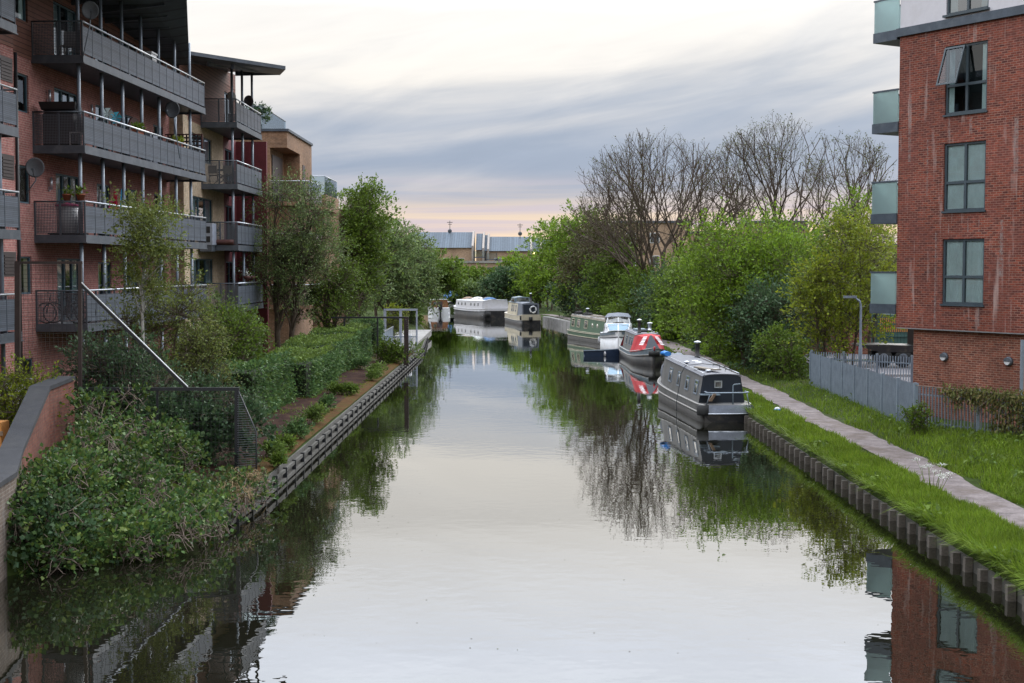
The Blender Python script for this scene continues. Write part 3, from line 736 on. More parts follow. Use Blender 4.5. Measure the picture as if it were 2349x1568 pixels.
dd = MB(); dd.box(-.93, -.88, .4, 3.8, 9.6, 12.2); dd.build('glazed_door', 'door_dark', Cx)
for z in (9.55, 6.65, 3.8):
    sl = MB(); sl.box(-.95, 1.25, -.35, 4.9, z - .22, z); o = sl.build('balcony', 'brick_brown', Cx)
    gl_ = MB(); gl_.box(-.95, 1.22, -.335, -.315, z, z + 1.12); gl_.box(1.215, 1.235, -.31, 4.9, z, z + 1.12); gl_.build('glass_panel', 'balcony_clear', o)
    MB().tube([(-.95, -.325, z + 1.14), (1.225, -.325, z + 1.14), (1.225, 4.9, z + 1.14)], .025, 6).build('handrail', 'rail_silver', o)
gl_ = MB(); gl_.box(-6.5, -1.45, .25, .27, Ht + .14, Ht + 1.4); gl_.box(-1.45, -1.43, .27, 8.5, Ht + .14, Ht + 1.4)
gl_.build('terrace_glass', 'balcony_clear', Cx)
MB().tube([(-6.5, .26, Ht + 1.42), (-1.44, .26, Ht + 1.42), (-1.44, 8.5, Ht + 1.42)], .03, 6).build('handrail', 'steel_dark', Cx)
for z in (2.2, 5.0, 7.9, 10.8):
    w_ = window(Cx, -4.4, -3.0, z, z + 1.3, -.0, (.5,), (), curt='curtain') if False else None
MB().box(-.02, .03, 5.6, 6.5, 10.2, 12.0).box(-.02, .03, 5.6, 6.5, 5.0, 6.8).build('window', 'door_dark', Cx)
# the next part of the brown terrace
C2 = thing('apartment_building', 'farther brown brick block with a pale glass corner balcony above the trees', 'building', (-12.6, 94, 0), 0)
wl = MB(); wl.box(-7, 0, 0, 12, .8, 10.2); wl.build('wall', 'brick_brown', C2)
sl = MB(); sl.box(-1.5, .35, -1.6, 5, 9.7, 10.7); o = sl.build('balcony', 'brick_brown', C2)
gl_ = MB(); gl_.box(-1.4, .25, -1.5, -1.48, 10.7, 11.9); gl_.box(.23, .25, -1.48, 4.9, 10.7, 11.9); gl_.build('glass_panel', 'balcony_clear', o)
MB().tube([(-1.4, -1.49, 11.92), (.24, -1.49, 11.92), (.24, 4.9, 11.92)], .025, 6).build('handrail', 'rail_silver', o)
for z in (2.0, 5.0): MB().box(-1.9, -.6, -.03, .0, z, z + 1.5).build('window', 'pane_sky', C2)

# ================================================================ right red-brick block
D_RZ = math.atan2(-.852, .523)
D_O = Vector((13.33, 48.4, 0))
D = thing('apartment_building', 'dark red brick apartment block above the towpath with frosted glass corner balconies', 'building', D_O, D_RZ)
def Dw(x, y, z): return D_O + Matrix.Rotation(D_RZ, 3, 'Z') @ Vector((x, y, z))
Wd = [(2.0, 3.72, 10.95, 13.2), (2.0, 3.72, 7.76, 10.0), (2.0, 3.72, 4.68, 6.84)]
wl = MB(); wl.wall(0, 14, 3.82, 13.8, Wd, reveal=.1); wl.quad((0, 12, 3.82), (0, 0, 3.82), (0, 0, 13.8), (0, 12, 13.8)); wl.quad((0, 0, 3.82), (0, 12, 3.82), (14, 12, 3.82), (14, 0, 3.82)); wl.quad((14, 0, 3.82), (14, 12, 3.82), (14, 12, 13.8), (14, 0, 13.8)); wl.quad((14, 12, 3.82), (0, 12, 3.82), (0, 12, 13.8), (14, 12, 13.8))
wl.build('wall', 'brick_dark', D)
MB().box(.04, 13.9, -.012, .1, 3.79, 3.82).build('brick_shelf', 'rail_silver', D)
wl = MB(); wl.wall(.66, 14, .4, 3.79, [], y=.16); wl.quad((.66, 12, .4), (.66, .16, .4), (.66, .16, 3.79), (.66, 12, 3.79)); wl.build('lower_wall', 'brick_low', D)
wl = MB(); wl.wall(.0, 14, 14.08, 18, [(2.0, 3.72, 14.22, 16.4)], y=.0, reveal=.1); wl.quad((0, 12, 14.08), (0, 0, 14.08), (0, 0, 18), (0, 12, 18)); wl.quad((0, 0, 18), (14, 0, 18), (14, 12, 18), (0, 12, 18)); wl.quad((14, 0, 14), (14, 12, 14), (14, 12, 18), (14, 0, 18)); wl.quad((14, 12, 14), (0, 12, 14), (0, 12, 18), (14, 12, 18))
wl.build('rendered_wall', 'render_white', D)
MB().box(-.1, 14, -.1, 12, 13.8, 14.08).build('band', 'band_grey', D)
window(D, *Wd[1], 0, (.5,), (.42,), curt='curtain', folds=1.7, fw=.075)
window(D, *Wd[2], 0, (.5,), (.42,), curt='curtain', folds=.8, fw=.075)
wo = window(D, *Wd[0], 0, (.5,), (.42,), pane='pane', curt='curtain', half=.3, fw=.075, label='window with its upper left pane swung open')
window(D, 2.0, 3.72, 14.22, 16.4, 0, (.5,), (), pane='pane_sky', curt='curtain', half=.4, fw=.075)
# open top-hung casement
cs = MB(); u0, u1, z0, z1 = 2.03, 2.86, 11.9, 13.15
def tilt(u, z, e=0.0):
    t_ = (z1 - z) / (z1 - z0); return (u - .05 * t_, -.02 - .36 * t_ - e, z)
for (ua, ub, za, zb) in ((u0, u0 + .06, z0, z1), (u1 - .06, u1, z0, z1), (u0 + .06, u1 - .06, z0, z0 + .06), (u0 + .06, u1 - .06, z1 - .06, z1)):
    cs.hexa([tilt(ua, za, .05), tilt(ub, za, .05), tilt(ub, za), tilt(ua, za), tilt(ua, zb, .05), tilt(ub, zb, .05), tilt(ub, zb), tilt(ua, zb)])
cs.build('open_casement', 'window_frame', wo)
MB().quad(tilt(u0, z0, .02), tilt(u1, z0, .02), tilt(u1, z1, .02), tilt(u0, z1, .02)).build('pane', 'pane_dim', wo)
for (u0, u1, v0, v1) in Wd: MB().box(u0 - .04, u1 + .04, -.05, .05, v0 - .06, v0).build('sill', 'window_frame', D)
MB().box(1.95, 3.78, -.13, .05, 14.15, 14.22).build('sill', 'window_frame', D)
for u, z0, z1, w_ in ((1.72, 3.9, 7.05, .085), (2.25, 7.06, 7.35, .05), (3.05, 7.06, 7.5, .06), (3.5, 7.06, 7.45, .05), (1.3, 8.3, 10.2, .06), (2.2, 10.25, 10.9, .07), (3.1, 10.25, 10.8, .12), (2.6, 13.25, 13.5, .06), (3.2, 13.3, 13.78, .08), (3.55, 4.0, 4.6, .06), (4.4, 5.6, 7.4, .16), (4.9, 8.9, 10.6, .2), (.5, 9.5, 11.8, .12), (5.3, 11.2, 12.9, .2)):
    MB().quad((u - w_ / 2, -.003, z0), (u + w_ / 2, -.003, z0), (u + w_ * .35, -.003, z1), (u - w_ * .4, -.003, z1)).build('lime_stain', 'lime_run', D)
for k in range(4):
    z = 4.62 + 3.15 * k
    sl = MB(); sl.box(-1.2, -.005 if k < 3 else -.1, -.05, 4.2, z - .34, z); o = sl.build('balcony', 'band_grey', D)
    g1 = MB(); g1.box(-1.17, -.02, -.03, -.012, z, z + 1.08); g1.box(-1.17, -1.152, -.010, 4.15, z, z + 1.08); g1.box(-1.15, -.02, 4.13, 4.15, z, z + 1.08); g1.build('glass_panel', 'balcony_frost', o)
    MB().box(-1.2, -.015, -.05, .01, z + 1.08, z + 1.135).box(-1.2, -1.14, .01, 4.2, z + 1.08, z + 1.135).build('handrail', 'band_grey', o)
for lx in (2.02, 4.62):
    pass
lampA = None
for i, (lx, lab) in enumerate(((2.05, 'round grey bulkhead lamp on brick, nearer the corner by the yard'), (4.66, 'round grey bulkhead lamp on brick, nearer the right picture edge'))):
    t_ = thing('wall_lamp', lab, 'wall lamp', Dw(lx, .16, 2.9), D_RZ, 'bulkhead lamps on the brick wall')
    b_ = MB(); b_.lathe([(.0, 0), (.15, 0), (.155, -.05), (.13, -.10), (.125, -.1)], 20, axis='y'); b_.build('body', 'steel_dark', t_)
    b_ = MB(); pts = [(.115 * math.cos(a), -.125, .115 * math.sin(a)) for a in np.linspace(math.pi, 2 * math.pi, 14)]; b_.prism(pts, (0, .03, 0)); b_.build('diffuser', 'plastic_white', t_)
    b_ = MB(); pts = [(.125 * math.cos(a), -.14, .125 * math.sin(a)) for a in np.linspace(0, math.pi, 14)]; b_.prism(pts, (0, .045, 0)); b_.build('hood', 'steel_dark', t_)

surf('gable_buff', (0.33, 0.29, 0.26), 0.8)
# ================================================================ far houses across the end of the canal
def far_house(x0, x1, y, zr, ze, label, depth=9, gable_w=2.2, seed=0):
    t_ = thing('terraced_house', label, 'house', ((x0 + x1) / 2, y, 0), 0, 'grey roofed houses beyond the end of the canal')
    w2 = (x1 - x0) / 2
    MB().box(-w2, w2, 0, depth, .8, ze).build('wall', 'brick_far', t_)
    r_ = MB(); r_.prism([(-w2 - .1, -.4, ze - .15), (-w2 - .1, depth * .75, zr), (-w2 - .1, depth, zr - .6), (-w2 - .1, depth, ze)], (2 * w2 + .1, 0, 0)); r_.build('roof', 'roof_tiles', t_)
    g_ = MB(); g_.prism([(w2, -.5, ze - 2.5), (w2, -.5, ze + .2), (w2, depth * .72, zr + .25), (w2, depth, zr + .25), (w2, depth, ze - 2.5)], (.35, 0, 0)); g_.build('gable', 'gable_buff', t_)
    for k in range(int(w2 * 2 // 2.6)):
        for z in (3.0, 6.2):
            if z + 1.4 < ze - .3:
                fx = -w2 + 1.0 + k * 2.6
                o = MB().box(fx - .06, fx + 1.26, -.06, .0, z - .06, z + 1.36).build('window', 'white_paint', t_)
                MB().box(fx, fx + 1.2, -.075, -.06, z, z + 1.3).build('pane', 'pane_sky', o)
    return t_
HY = 250.0
def hx(px, y=HY): return P(px, 600, Y=y).x
def hz_(py, y=HY): return P(1100, py, Y=y).z
far_house(hx(936), hx(1082), HY, hz_(531), hz_(567), 'far house with a long plain grey blue roof, leftmost of the far row', 9)
far_house(hx(1092), hx(1106), HY + 1, hz_(534), hz_(572), 'far house showing only a narrow slice of roof, left of the projecting balconies', 9)
far_house(hx(1108), hx(1117), HY + 2, hz_(537), hz_(574), 'far house slice with the slimmest strip of roof, above the projecting balconies', 9)
far_house(hx(1121), hx(1217), HY + 3, hz_(541), hz_(574), 'far house with a wide grey roof and an aerial, right of the projecting balconies', 9)
far_house(hx(1222), hx(1240), HY + 4, hz_(543), hz_(576), 'far house half hidden by trees, second from the right end of the row', 9)
far_house(hx(1244), hx(1290), HY + 5, hz_(545), hz_(577), 'far house almost hidden behind the tall right bank trees, last of the row', 9)
for i, (px, py, lab) in enumerate(((1086, 592, 'small steel balcony on the pale gable of the far house, left one'), (1112, 597, 'small steel balcony stack on the far houses, right one'))):
    p = P(px, py, Y=HY - 3); t_ = thing('balcony_stack', lab, 'balcony', (p.x, p.y, 0), 0, 'steel balconies of the far houses')
    for z in (p.z - 3.0, p.z):
        o = MB().box(0, 2.2, 0, 2.4, z, z + .18).build('balcony_deck', 'steel_dark', t_)
        MB().box(.02, 2.18, .0, .03, z + .2, z + 1.2).build('glass_panel', 'balcony_clear', o)
    MB().box(0, .12, 0, .12, .8, p.z + 1.3).box(2.1, 2.2, 0, .12, .8, p.z + 1.3).build('support_post', 'steel_dark', t_)
lowh = thing('brick_house', 'low pale brick house with small windows behind the boats at the end of the canal', 'house', (P(1110, 660, Y=230).x, 230, 0), 0)
MB().box(-7, 5, 0, 8, .8, P(1100, 604, Y=230).z).build('wall', 'brick_far', lowh)
MB().box(-7.2, 5.2, -.2, 8.2, P(1100, 604, Y=230).z, P(1100, 604, Y=230).z + .35).build('parapet', 'concrete', lowh)
for fx in (-2.3, .5, 1.3, 3.2): 
    o = MB().box(fx, fx + .75, -.06, 0, 3.6, 5.9).build('window', 'window_frame', lowh); MB().box(fx + .08, fx + .67, -.08, -.06, 3.7, 5.8).build('pane', 'pane_sky', o)
MB().box(-.6, .05, -.08, 0, 5.1, 5.5).build('alarm_box', 'white_paint', lowh)
sg = P(1130, 662, Y=226); t_ = thing('notice_board', 'white sign with a blue ring standing at the end of the canal', 'sign', (sg.x, sg.y, .9), 0)
MB().box(-.65, .65, 0, .05, sg.z - 1.7, sg.z - .0).build('board', 'white_paint', t_); MB().lathe([(.0, -.012), (.42, -.012), (.42, 0)], 24, (0, 0, sg.z - .75), 'y').build('emblem', 'canvas_blue', t_)
MB().tube([(0, .1, 0), (0, .1, sg.z - 1.4)], .05).build('post', 'galv', t_)
# flat-topped buildings behind the bare trees on the right
def slab_house(px0, px1, py, Y, label, mat='brick_far', dep=10):
    a, b = P(px0, py, Y=Y), P(px1, py, Y=Y)
    t_ = thing('flat_building', label, 'building', ((a.x + b.x) / 2, Y, 0), 0, 'flat roofed buildings behind the bare trees'); w2 = (b.x - a.x) / 2
    MB().box(-w2, w2, 0, dep, .5, a.z - .3).build('wall', mat, t_); MB().box(-w2 - .2, w2 + .2, -.2, dep, a.z - .3, a.z).build('roof', 'band_grey', t_)
    for k in range(int(w2 * 2 / 3.2)):
        for z in np.arange(3.0, a.z - 2.2, 3.1):
            fx = -w2 + 1.0 + 3.2 * k; o = MB().box(fx, fx + 1.3, -.06, 0, z, z + 1.4).build('window', 'white_paint', t_); MB().box(fx + .08, fx + 1.22, -.08, -.06, z + .08, z + 1.32).build('pane', 'pane_sky', o)
slab_house(1420, 1580, 507, 190, 'tall pale block with a flat roof behind the left bare tree')
slab_house(1590, 1690, 531, 210, 'long low brown block between the two bare trees', 'brick_brown')
slab_house(1715, 1850, 507, 200, 'flat roofed brown block behind the right bare tree', 'brick_brown')
slab_house(1860, 2058, 560, 165, 'long low block behind the light green trees near the yard', 'brick_far')
# aerials and dishes on the far roofs
for i, (px, py, lab) in enumerate(((1032, 527, 'roof aerial with a dark dish on the leftmost far house'), (1193, 533, 'roof aerial with a dark dish on the wide roofed far house'))):
    p = P(px, py, Y=HY + 6); t_ = thing('roof_aerial', lab, 'aerial', (p.x, p.y, p.z - .6), 0, 'aerials on the far roofs')
    MB().tube([(0, 0, -.6), (0, 0, 2.2)], .06, 6).build('mast', 'steel_black', t_); MB().box(-.5, .5, -.05, .05, 1.85, 1.95).box(-.35, .35, -.05, .05, 1.5, 1.58).build('aerial', 'steel_black', t_)
    MB().lathe([(0, 0), (.38, -.1), (.38, -.06), (0, .05)], 16, (0, -.1, .3), 'y').build('dish', 'dish_grey', t_)
# ================================================================ canal banks
surf('pile_wood', (0.145, 0.125, 0.105), 0.85, var=0.3, dirt=(0.045, 0.04, 0.032), dscale=2.5, damt=0.85, bump=0.4)
rb = thing('bank_piling', 'row of square timber piles holding the grassy right bank, boards between them', 'bank edge', (float(xR(40)), 40, 0))
bd = MB(); yy = np.arange(14, 150, 2.0)
for a, b in zip(yy, yy[1:]):
    xa, xb = float(xR(a)) - 8.0 - float(xR(40)) + 8.0, float(xR(b)) - float(xR(40))
    bd.hexa([(xa - .03, a - 40, -.9), (xa + .06, a - 40, -.9), (xb + .06, b - 40, -.9), (xb - .03, b - 40, -.9), (xa - .03, a - 40, .24), (xa + .06, a - 40, .24), (xb + .06, b - 40, .24), (xb - .03, b - 40, .24)])
bd.build('boarding', 'concrete_dark', rb)
rg = random.Random(4)
pile0 = None
for i in range(98):
    y = 12.0 + i * .78; x = float(xR(y)) - float(xR(40))
    if pile0 is None:
        pile0 = MB().box(-.18, -.03, -.075, .075, -1.2, .27).build('pile', 'pile_wood', rb); o = pile0
    else: o = pile0.copy(); COL.objects.link(o); o.parent = rb
    o.location = (x + rg.uniform(-.02, .02), y - 40 + rg.uniform(-.03, .03), rg.uniform(-.05, .02)); o.rotation_euler = (rg.uniform(-.02, .02), rg.uniform(-.03, .03), rg.uniform(-.06, .06))
lb = thing('bank_edging', 'weathered concrete and timber edge of the left bank with long horizontal rails', 'bank edge', (float(xL(60)), 60, 0))
def strip(name, mat, x0, x1, z0, z1, ya=31.5, yb=140, st=3.0):
    m_ = MB(); yy = np.arange(ya, yb, st)
    for a, b in zip(yy, yy[1:]):
        p, q = float(xL(a) - xL(60)), float(xL(b) - xL(60))
        m_.hexa([(p + x0, a - 60, z0), (p + x1, a - 60, z0), (q + x1, b - 60, z0), (q + x0, b - 60, z0), (p + x0, a - 60, z1), (p + x1, a - 60, z1), (q + x1, b - 60, z1), (q + x0, b - 60, z1)])
    return m_.build(name, mat, lb)
strip('edge_wall', 'concrete_dark', -.06, .04, -1.0, .50)
strip('rail', 'concrete_dark', .04, .12, .27, .36); strip('rail', 'concrete_dark', .04, .14, .03, .12)
up0 = None
for y in np.arange(32, 125, 1.55):
    x = float(xL(y) - xL(60))
    if up0 is None: up0 = o = MB().box(.04, .15, -.03, .03, -.3, .40).build('upright', 'steel_black', lb)
    else: o = up0.copy(); COL.objects.link(o); o.parent = lb
    o.location = (x, y - 60, 0)
rq = thing('stone_quay', 'pale stone quay edge on the right bank behind the green boat', 'quay', (6, 135, 0))
qm = MB(); yy = np.arange(121, 152, 3.0)
for a, b in zip(yy, yy[1:]):
    p, q = float(xR(a)) - 6, float(xR(b)) - 6
    qm.hexa([(p - .12, a - 135, -.6), (p + .5, a - 135, -.6), (q + .5, b - 135, -.6), (q - .12, b - 135, -.6), (p - .12, a - 135, .62), (p + .5, a - 135, .62), (q + .5, b - 135, .62), (q - .12, b - 135, .62)])
qm.build('kerb_stone', 'concrete', rq)

# ================================================================ bridge wing wall, bottom left
ww = thing('wing_wall', 'sloping red brick wing wall of the bridge with a dark stone coping', 'wall', (-11, 32, 0))
wp = [(-9.15, 22.0, 1.75), (-9.75, 27.2, 1.8), (-10.32, 29.2, 2.0), (-11.12, 33.4, 2.96), (-11.15, 35.4, 3.04)]
wp = [(x + 11, y - 32, z) for x, y, z in wp]
lo_, hi_, cp_ = MB(), MB(), MB()
for i, (a, b) in enumerate(zip(wp, wp[1:])):
    t_ = .42; m_ = lo_ if i < 2 else hi_
    zt0, zt1 = a[2], b[2]; zb = -1.3
    m_.hexa([(a[0] - t_, a[1], zb), (a[0], a[1], zb), (b[0], b[1], zb), (b[0] - t_, b[1], zb), (a[0] - t_, a[1], zt0), (a[0], a[1], zt0), (b[0], b[1], zt1), (b[0] - t_, b[1], zt1)])
    o_ = .04; h_ = .10
    cp_.hexa([(a[0] - t_ - o_, a[1], zt0 + .002), (a[0] + o_, a[1], zt0 + .002), (b[0] + o_, b[1] - .006, zt1 + .002), (b[0] - t_ - o_, b[1] - .006, zt1 + .002), (a[0] - t_ - o_, a[1], zt0 + h_), (a[0] + o_, a[1], zt0 + h_), (b[0] + o_, b[1] - .006, zt1 + h_), (b[0] - t_ - o_, b[1] - .006, zt1 + h_)])
hi_.build('upper_brickwork', 'brick_wing', ww); lo_.build('lower_brickwork', 'brick_pale', ww); cp_.build('coping', 'coping', ww)
MB().box(-2.2, 1.18, -12.5, -5.4, -1.4, .75).build('abutment', 'concrete_dark', ww)
pb = P(8, 985, Y=31.5); t_ = thing('planter_box', 'orange timber planter just behind the wing wall at the left edge', 'planter', (pb.x - .95, pb.y, .8))
MB().box(-.6, .9, 0, .5, 0, pb.z - .65).build('box', 'wood_orange', t_)
MB().box(-.64, .94, -.03, .0, pb.z - .95, pb.z - .85).box(-.64, .94, -.03, .0, pb.z - 1.5, pb.z - 1.4).build('batten', 'wood', t_)
pw = P(28, 900, Y=39); t_ = thing('screen_wall', 'low white rendered wall behind the yellow green shrub at the left edge', 'wall', (pw.x, 39, .9))
MB().box(-2.6, .5, 0, .2, 0, pw.z - .6).build('wall', 'render_white', t_); MB().box(-2.65, .55, -.04, .24, pw.z - .6, pw.z - .52).build('coping', 'concrete', t_)

# ================================================================ fences on the left bank
FY = 36.3
def F2(px, py, y=FY): return P(px, py, Y=y)
fo = F2(300, 1000)
af = thing('mesh_fence', 'black steel mesh fence with a sloping top rail and a fan of spikes', 'fence', (fo.x, fo.y, 0))
def L(p): return Vector(p) - Vector((fo.x, fo.y, 0))
def bars(name, mat, segs, wd):
    m_ = MB()
    for a, b in segs: m_.beam(L(F2(*a)), L(F2(*b)), wd)
    return m_.build(name, mat, af)
bars('post', 'rust_black', [((41, 602), (41, 880))], .13)
bars('post', 'rust_black', [((184, 605), (184, 893))], .09)
bars('top_rail', 'rust_black', [((35, 603), (189, 603))], .07)
MB().beam(L(F2(183, 650)), L(F2(430, 892)), .075).build('sloping_rail', 'steel_black', af)
MB().beam(L(F2(184, 648)) + Vector((.0, -.02, .03)), L(F2(431, 890)) + Vector((.0, -.02, .03)), .045, .02).build('sloping_rail_highlight', 'rail_silver', af)  # thin silver strip added on top as a painted highlight of the dark rail
bars('top_rail', 'steel_black', [((184, 893), (549, 893))], .085)
bars('post', 'steel_black', [((361, 893), (361, 1060))], .05)
bars('post', 'steel_black', [((543, 893), (543, 1100))], .10)
def poly_mesh(name, pts):
    return MB().add([L(F2(*p)) + Vector((0, .03, 0)) for p in pts], [tuple(range(len(pts)))]).build(name, 'wire_fence', af)
poly_mesh('mesh_panel', [(45, 880), (181, 880), (181, 606), (45, 606)])
poly_mesh('mesh_panel', [(187, 890), (424, 890), (187, 657)])
poly_mesh('mesh_panel', [(187, 1060), (541, 1060), (541, 896), (187, 896)])
fan = MB(); nb_ = 40
p0, p1 = F2(543, 896), F2(543, 1112)
outer = [P(547, 898, Y=36.25), P(588, 992, Y=35.3), P(588, 1108, Y=35.3)]
for i in range(nb_ + 1):
    t_ = i / nb_; a = p0.lerp(p1, t_)
    q = t_ * 1.0
    b = outer[0].lerp(outer[1], q / .45) if q < .45 else outer[1].lerp(outer[2], (q - .45) / .55)
    fan.tube([L(a), L(b)], .009, 5)
fan.build('spike_fan', 'rail_silver', af)
fr_ = MB(); fr_.tube([L(outer[0]), L(outer[1]), L(outer[2])], .022, 6); fr_.tube([L(p1), L(outer[2])], .014, 6); fr_.build('fan_rim', 'steel_black', af)

df_o = P(933, 835, z=.55)
df = thing('steel_barrier', 'black steel barrier with one thick post standing at the water edge beyond the hedges', 'fence', (df_o.x, df_o.y, 0))
def L2(px, py, y=None): return P(px, py, Y=y or df_o.y) - Vector((df_o.x, df_o.y, 0))
MB().beam(L2(932, 728), L2(932, 838), .24, .24).build('post', 'rust_black', df)
MB().beam(L2(866, 729), L2(866, 812), .09).build('post', 'steel_black', df)
MB().beam(L2(790, 729), L2(790, 812), .09).build('post', 'steel_black', df)
MB().beam(L2(760, 729), L2(937, 729), .10).build('top_rail', 'steel_black', df)
MB().add([L2(770, 820), L2(930, 820), L2(930, 733), L2(770, 733)], [(0, 1, 2, 3)]).build('mesh_panel', 'wire_fence', df)
m_ = MB()
for i in range(22):
    t_ = i / 21; a = L2(932, 732).lerp(L2(932, 832), t_); m_.tube([a, a + Vector((.42 * min(1, t_ * 2.2), -.5, -.02))], .008, 4)
m_.build('spike_fan', 'steel_dark', df)
GY = 95.0
gf_o = P(920, 800, Y=GY)
gf = thing('gate_frame', 'pale grey steel gate frame on the landing beyond the black barrier', 'gate', (gf_o.x, gf_o.y, 0))
def L3(px, py): return P(px, py, Y=GY) - Vector((gf_o.x, gf_o.y, 0))
for px in (883, 919, 956): MB().beam(L3(px, 711), L3(px, 800), .17 if px < 950 else .11).build('post', 'boat_band', gf)
MB().beam(L3(880, 711), L3(958, 711), .12).build('top_rail', 'boat_band', gf)
MB().add([L3(885, 798), L3(955, 798), L3(955, 714), L3(885, 714)], [(0, 1, 2, 3)]).build('mesh_panel', 'wire_fence', gf)
lr_o = P(905, 820, z=.65)
lr = thing('landing_railing', 'low grey railing of upright bars round the landing stage', 'railing', (lr_o.x, lr_o.y, 0))
def L4(px, py, y): return P(px, py, Y=y) - Vector((lr_o.x, lr_o.y, 0))
m_ = MB(); m_.beam(L4(866, 773, 88), L4(955, 773, 88), .06); m_.beam(L4(866, 806, 88), L4(955, 806, 88), .05); m_.build('rail', 'galv', lr)
m_ = MB()
for i in range(26): px = 867 + i * 3.4; m_.beam(L4(px, 773, 88), L4(px, 806, 88), .025)
m_.build('upright', 'galv', lr)
MB().beam(L4(862, 772, 86), L4(902, 750, 96), .07).build('rail', 'rail_silver', lr)
m_ = MB(); m_.add([L4(862, 774, 86), L4(902, 752, 96), L4(902, 785, 96), L4(862, 815, 86)], [(0, 1, 2, 3)]); m_.build('side_panel', 'galv', lr)
ld = thing('landing_stage', 'pale concrete landing stage with a bollard at the bend of the left bank', 'landing', (-7.2, 95, 0))
MB().hexa([(-1.8, -10, .2), (.75, -10, .2), (.45, 22, .2), (-2.5, 22, .2), (-1.8, -10, .68), (.75, -10, .68), (.45, 22, .68), (-2.5, 22, .68)]).build('slab', 'concrete', ld)
MB().lathe([(.16, .68), (.16, 1.35), (.1, 1.42), (0, 1.43)], 12, (.3, -1, 0)).build('bollard', 'plastic_white', ld)

# ================================================================ right side: fences, lamp post, yard, truck
def palisade(root, A0, A1, z0, z1, n_post, mat='galv', pale_gap=.13, solid=False, post_mat='galv'):
    a, b = Vector(A0), Vector(A1); Ln = (b - a).length; d = (b - a).normalized()
    for i in range(n_post):
        p = a + d * (Ln * i / (n_post - 1)) ; MB().box(p.x - .045, p.x + .045, p.y - .045, p.y + .045, z0 - .1, z1 + .07).build('post', post_mat, root)
    nrm = Vector((d.y, -d.x, 0))
    if solid:
        for i in range(n_post - 1):
            p, q = a + d * (Ln * i / (n_post - 1) + .05), a + d * (Ln * (i + 1) / (n_post - 1) - .05)
            m_ = MB(); k_ = int((q - p).length / .075) or 1
            for j in range(k_):
                s_, e_ = p.lerp(q, j / k_), p.lerp(q, (j + .86) / k_); mid = s_.lerp(e_, .5) + nrm * -.022
                top = z1 + (.03 if j % 2 else 0)
                for u_, v_ in ((s_, mid), (mid, e_)): m_.quad((u_.x, u_.y, z0), (v_.x, v_.y, z0), (v_.x, v_.y, top), (u_.x, u_.y, top))
            m_.build('panel', mat, root)
    else:
        m_ = MB(); k_ = int(Ln / pale_gap)
        for j in range(k_ + 1):
            p = a + d * (j * pale_gap); m_.beam((p.x, p.y, z0 + .04), (p.x, p.y, z1), .045, .02, up=(d.x, d.y, 0))
        m_.build('pales', mat, root)
    for z in (z0 + .18, z1 - .28):
        off = nrm * (-.05 if not solid else -.05)
        MB().beam((a.x + off.x, a.y + off.y, z), (b.x + off.x, b.y + off.y, z), .04, .05).build('rail', 'rail_silver' if solid else mat, root)
fA, fB = P(1859, 886, z=.68), P(2098, 980, z=.75)
t_ = thing('palisade_fence', 'long blue grey steel palisade fence beside the towpath, seen along its length', 'fence', (fA.x, fA.y, 0))
palisade(t_, (0, 0, 0), (fB.x - fA.x, fB.y - fA.y, 0), .62, 2.12, 9, solid=True, mat='galv')
t_ = thing('palisade_fence', 'open grey palisade fence before the brick wall with a climbing plant on it', 'fence', (fB.x, fB.y, 0))
palisade(t_, (0.05, -.03, 0), (2.6, -4.24, 0), .75, 2.10, 3)
bE = P(2092, 830, Y=57.5)
t_ = thing('palisade_fence', 'open grey palisade fence between the towpath trees and the parking yard', 'fence', (fA.x, fA.y, 0))
palisade(t_, (.05, .04, 0), (bE.x - fA.x, bE.y - fA.y, 0), .8, 2.2, 4)
# street lamp
lp = P(1973, 842, Y=60.6)
t_ = thing('street_lamp', 'pale grey street lamp post with a short arm standing in the yard', 'street lamp', (lp.x, lp.y, .93))
tp = P(1968, 690, Y=lp.y); hh_ = tp.z - .93
MB().tube([(0, 0, 0), (0, 0, hh_ * .42), (0, 0, hh_ * .46), (0, 0, hh_ * .93), (-.05, 0, hh_ * .99), (-.3, 0, hh_ * 1.04)], [.085, .085, .055, .05, .045, .04], 10).build('post', 'galv', t_)
MB().box(-.75, -.2, -.1, .1, hh_ * 1.03, hh_ * 1.03 + .1).build('lantern', 'galv', t_)
# tow truck
TY = 70.0
tk = P(2060, 838, Y=TY)
t_ = thing('tow_truck', 'recovery truck with an empty dark flatbed and white cab, half behind the brick block', 'truck', (tk.x - .2, TY, .95), R(-4))
b_ = MB(); b_.prism([(-2.0, -1.0, 1.05), (-.9, -1.0, .75), (3.0, -1.0, .75), (3.0, -1.0, 1.0), (-.6, -1.0, 1.12), (-1.95, -1.0, 1.1)], (0, 2.0, 0)); b_.build('flatbed', 'boat_black', t_)
MB().box(-1.2, 3.4, -.4, .4, .5, .74).build('chassis', 'steel_black', t_)
MB().box(.85, 1.0, -1.0, 1.0, 1.0, 2.55).build('headboard', 'steel_black', t_)
cb = MB(); cb.prism([(1.1, -1.0, .6), (3.4, -1.0, .6), (3.4, -1.0, 1.5), (2.9, -1.0, 2.45), (1.5, -1.0, 2.5), (1.1, -1.0, 1.9)], (0, 2.0, 0)); c_ = cb.build('cab', 'white_paint', t_)
MB().prism([(1.5, -1.02, 1.5), (2.9, -1.02, 1.5), (2.6, -1.02, 2.25), (1.6, -1.02, 2.25)], (0, .015, 0)).build('side_window', 'pane_sky', c_)
MB().box(1.4, 1.9, -.7, .7, 2.52, 2.68).build('warning_light', 'orange_lens', t_)
